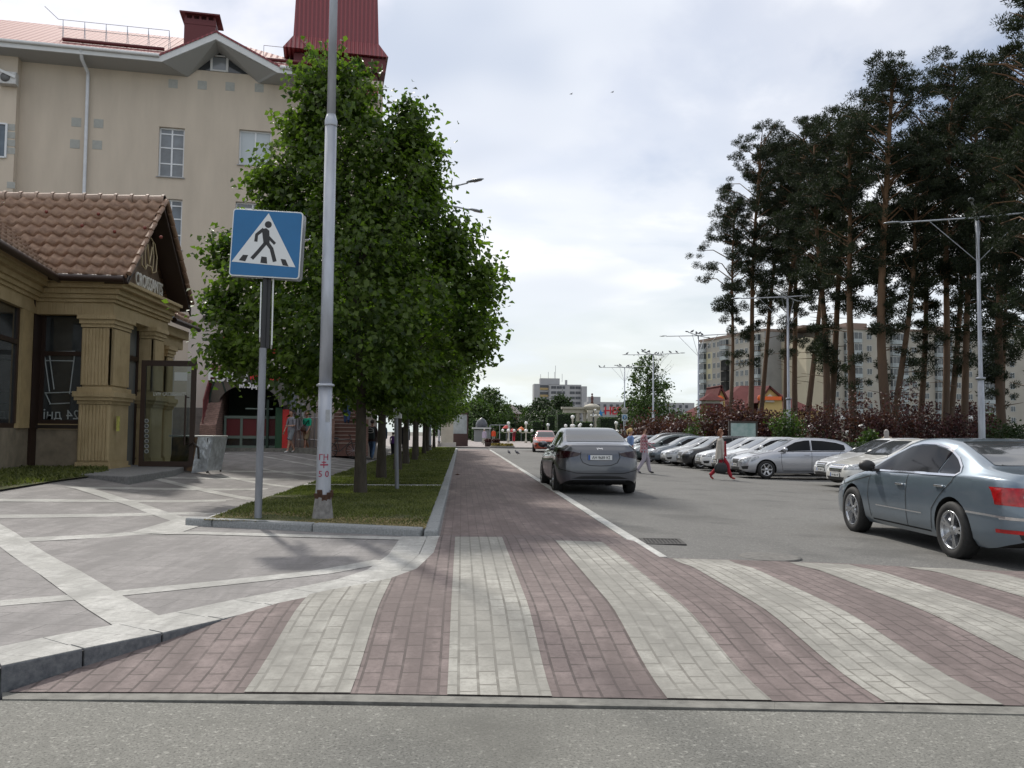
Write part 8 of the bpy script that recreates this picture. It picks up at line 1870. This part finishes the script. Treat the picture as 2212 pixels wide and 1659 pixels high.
# others on the pavement
def away(px, Y, label, h, top, low, hair, f=zp, face=88, **k_):
    q = at(px, 940, Y); z = f(q.x, Y)+.004; return person(label, (q.x, Y, z), R(face), h, 'walk', top, low, SHB, hair, k_.pop('sleeves', .75), stride=k_.pop('stride', .22), detail=False, **k_)
away(827, 48.5, 'bald man in a blue jacket walking away further down the pavement', 1.76, cloth('navy_jacket', (.035, .07, .12)), DK, (.34, .20, .14), coat=(.82, .2, 0))
away(768, 49, 'man in black holding an orange stick, half hidden by the first linden trunk', 1.74, DK, cloth('slate', (.05, .06, .10)), (.3, .28, .26), coat=(.82, .2, 0))
st_ = at(758, 940, 48.6); t = empty('walking_stick', (st_.x, 48.6, zp(st_.x, 48.6)), 0, 'orange and yellow stick carried by the man in black', 'stick'); mb = MB(); mb.tube([(-.18, 0, .03), (.08, 0, .82)], .03, 6); mb.build('shaft', mat('stick_wood', (.45, .27, .07), .6), t); mb = MB(); mb.tube([(.06, 0, .76), (.11, 0, .92)], .055, 6); mb.build('grip', mat('stick_orange', (.6, .12, .02), .6), t)
away(849, 46, 'child in a purple top walking between the linden trunks', 1.22, cloth('purple', (.13, .05, .26)), DK, (.05, .03, .02))
away(875, 44.5, 'person in black walking away left of the second lamp post', 1.80, DK, DK, (.03, .02, .02), coat=(.85, .2, 0))
sp = Vector((*(B0+BX*((fx0+fx1)/2)+BN*1.6).xy, zg2+1.0)); person('person in dark top and jeans climbing the brick steps', sp, R(95), 1.75, 'walk', cloth('dark_teal', (.02, .035, .04)), cloth('blue_jeans', (.03, .06, .15)), SHB, (.04, .03, .02), .6, stride=.15, detail=False)
PZ = lambda x, y: .10
def far(px, Y, label, h, top, low, hair, **k_): return away(px, Y, label, h, top, low, hair, PZ, k_.pop('face', 90), **k_)
far(1046, 89, 'woman in a pale lilac robe and long grey skirt on the plaza edge', 1.66, cloth('pale_lilac', (.42, .36, .46)), cloth('grey_skirt', (.30, .29, .25)), (.40, .36, .34), skirt=(.18, .30), female=True, coat=(.75, .23, 0))
far(1066, 100, 'person in an orange red jacket with a dark bag on the plaza', 1.72, cloth('orange_red', (.60, .07, .02)), cloth('grey_trousers', (.2, .2, .18)), (.05, .03, .02), coat=(.85, .2, 0))
far(1034, 128, 'person in navy top beside one in white trousers near the left hedge', 1.7, cloth('navy', (.05, .08, .13)), cloth('pale_blue_trousers', (.45, .48, .60)), (.05, .04, .03))
far(1020, 190, 'distant woman in bright pink near the tall dark hedge', 1.68, cloth('pink', (.55, .16, .40)), cloth('rose', (.45, .30, .42)), (.03, .02, .02))
far(1011, 170, 'distant person in dark clothes beside the poster case', 1.7, cloth('navy', (.05, .08, .13)), DK, (.03, .02, .02))
far(1090, 165, 'distant person in a light blue shirt and black trousers on the plaza', 1.75, cloth('light_blue', (.42, .52, .75)), DK, (.04, .03, .02))
far(1099, 160, 'distant person all in white on the plaza', 1.7, WT, cloth('pale_grey', (.40, .42, .42)), (.2, .15, .1))
far(1110, 116, 'person in dark red jacket and red trousers walking on the plaza', 1.70, cloth('dark_red', (.14, .015, .02)), cloth('bright_red', (.40, .015, .03)), (.30, .18, .08), coat=(.8, .2, 0))
far(1123, 165, 'distant person in olive clothes before the dark hedge', 1.75, cloth('olive', (.06, .07, .04)), DK, (.05, .04, .03))
far(1138, 150, 'distant person in black near the globe lamp on the plaza', 1.72, DK, DK, (.05, .04, .03))
q = at(1915, 945, 36); person('woman with long blonde hair seen over the cream white crossover', (q.x, 36, -.02), R(60), 1.68, 'stand', cloth('sand', (.45, .36, .27)), JN, SHW, (.40, .26, .12), .6, female=True, hairlen=.28, detail=False)
# ------------------------------------------------ bicycle by the steps
bz = zp(-7, 44); q = at(738, 965, 37.2); bc = empty('bicycle', (q.x, 37.2, zp(q.x, 37)), R(4), 'black bicycle parked in front of the brown brick steps', 'bicycle')
BKM = mat('bike_black', (.02, .022, .025), .4)
for x in (-.52, .52):
    mb = MB(); N_ = 28; mb.tube([(x+.33*math.cos(2*PI*i/N_), 0, .34+.33*math.sin(2*PI*i/N_)) for i in range(N_+1)], .017, 6, cap=False); wh = mb.build('wheel', TYRE, bc)
    mb = MB()
    for i in range(14): a = 2*PI*i/14; mb.tube([(x, .02*(-1)**i, .34), (x+.32*math.cos(a), 0, .34+.32*math.sin(a))], .0035, 3, cap=False)
    mb.build('spokes', GALV, wh)
mb = MB(); 
for a, b in (((-.52, 0, .34), (-.08, 0, .30)), ((-.08, 0, .30), (-.20, 0, .80)), ((-.20, 0, .78), (.36, 0, .82)), ((-.08, 0, .30), (.38, 0, .72)), ((.36, 0, .92), (.52, 0, .34)), ((-.52, 0, .34), (-.2, 0, .76))): mb.tube([a, b], .017, 7)
mb.build('frame', BKM, bc); mb = MB(); mb.tube([(.30, -.26, 1.0), (.36, -.1, .98), (.36, .1, .98), (.30, .26, 1.0)], .014, 6); mb.tube([(.36, 0, .9), (.36, 0, .98)], .014, 6); mb.build('handlebar', BKM, bc)
mb = MB(); mb.ball((-.22, 0, .86), .12, 10, 0, (1.1, .6, .3)); mb.build('saddle', BKM, bc)
# ------------------------------------------------ pigeons
PGN = mat('pigeon_grey', (.10, .10, .12), .7, var=.3, vscale=20); PGG = 'pigeons perched on the lamp arms'
def pigeon(loc, rz, label, group=None, s=1.0):
    t = empty('pigeon', loc, rz, label, 'pigeon', group); mb = MB()
    mb.lathe((0, 0, 0), [(0, -.17), (.03, -.15), (.035, -.08), (.07, -.02), (.078, .05), (.062, .11), (.036, .15), (.0, .175)], 10, axis=(.86, 0, .42)); mb.v = [(x, y, z+.12) for x, y, z in mb.v]
    mb.ball((.15, 0, .235), .034, 8); mb.tube([(.12, 0, .17), (.15, 0, .235)], [.04, .03], 7); mb.build('body', PGN, t)
    mb = MB(); mb.tube([(.18, 0, .235), (.215, 0, .225)], [.009, .002], 5); mb.build('beak', BPL, t); mb = MB(); mb.tube([(.0, .02, .09), (.01, .02, 0)], .006, 4); mb.tube([(.0, -.02, .09), (.01, -.02, 0)], .006, 4); mb.build('legs', mat('pigeon_leg', (.3, .08, .07), .6), t)
    t.scale = (s, s, s); return t
p = gp_(1118, 982); pr = pigeon(p, R(150), 'pigeon standing on the road beyond the dark sedan', None, 1.0)
p = GF(1100, 981, lambda x, y: zb(x, y)); p2 = copy_tree(pr); p2.location = (p.x, p.y, zb(p.x, p.y)); p2['label'] = 'pigeon pecking near the far end of the cycle path'; p2.rotation_euler = (0, 0, 2)
first = None
rn = random.Random(3)
for li, spots in ((3, [(0, 1.2), (0, 2.2), (0, 3.0), (1, .9), (1, 1.9), (1, 3.4), (2, .7), (2, 1.5), (2, 2.6), (3, 1.1), (3, 1.6), (3, 3.1)]), (4, [(0, .6), (0, 1.4), (1, 1.0), (1, 3.2), (1, 3.9), (2, .8), (3, 1.3), (3, 1.7), (2, 1.6)]), (2, [(0, .1), (1, .2), (2, 1.2), (3, .4), (3, 1.8)])):
    L_ = RL[li]; ars = [c for c in KIDS[L_.name] if c.name.startswith('arm')]; Hh_ = max(v.co.z for v in ars[0].data.vertices)
    for ai, dd in spots:
        a, Ln = armsR[ai]; loc = (L_.location.x+math.cos(a)*dd, L_.location.y+math.sin(a)*dd, L_.location.z+Hh_-.0)
        if first is None: first = pigeon(loc, rn.uniform(0, 6), 'pigeon perched on a lamp arm', PGG, 1.25); c = first
        else: c = copy_tree(first); c.location = loc; c.rotation_euler = (0, 0, rn.uniform(0, 6))
# two birds in the sky
for px, py, l in ((1234, 203, 'left of two small birds flying high in the clouds'), (1323, 199, 'right of two small birds flying high in the clouds')):
    p = at(px, py, 95); t = empty('flying_bird', p, .5, l, 'bird'); mb = MB(); mb.lathe((0, 0, 0), [(0, -.16), (.05, -.05), (.05, .06), (0, .16)], 8, axis=(1, 0, 0)); mb.build('body', PGN, t)
    for s in (1, -1): mb = MB(); mb.slab([(-.06, s*.03, .02), (.08, s*.03, .02), (.05, s*.2, .12), (-.02, s*.34, .05)][::s], .01); mb.build('wing', PGN, t)
# fallen leaves / litter
for px, py, l in ((985, 1011, 'curled brown leaf on the cycle path beside the lawn kerb'),):
    p = GF(1450/1.4756*1.0+2, 1011+15, zb) if False else GF(988, 1026, zb); t = MB(); t.add([(-.08, 0, .0), (0, -.04, .03), (.09, 0, .0), (0, .05, .035)], [(0, 1, 2), (0, 2, 3)], 0, True); t.build('dry_leaf', mat('dry_leaf', (.16, .08, .05), .8), None, l, 'leaf', loc=(p.x, p.y, zb(p.x, p.y)+.004))
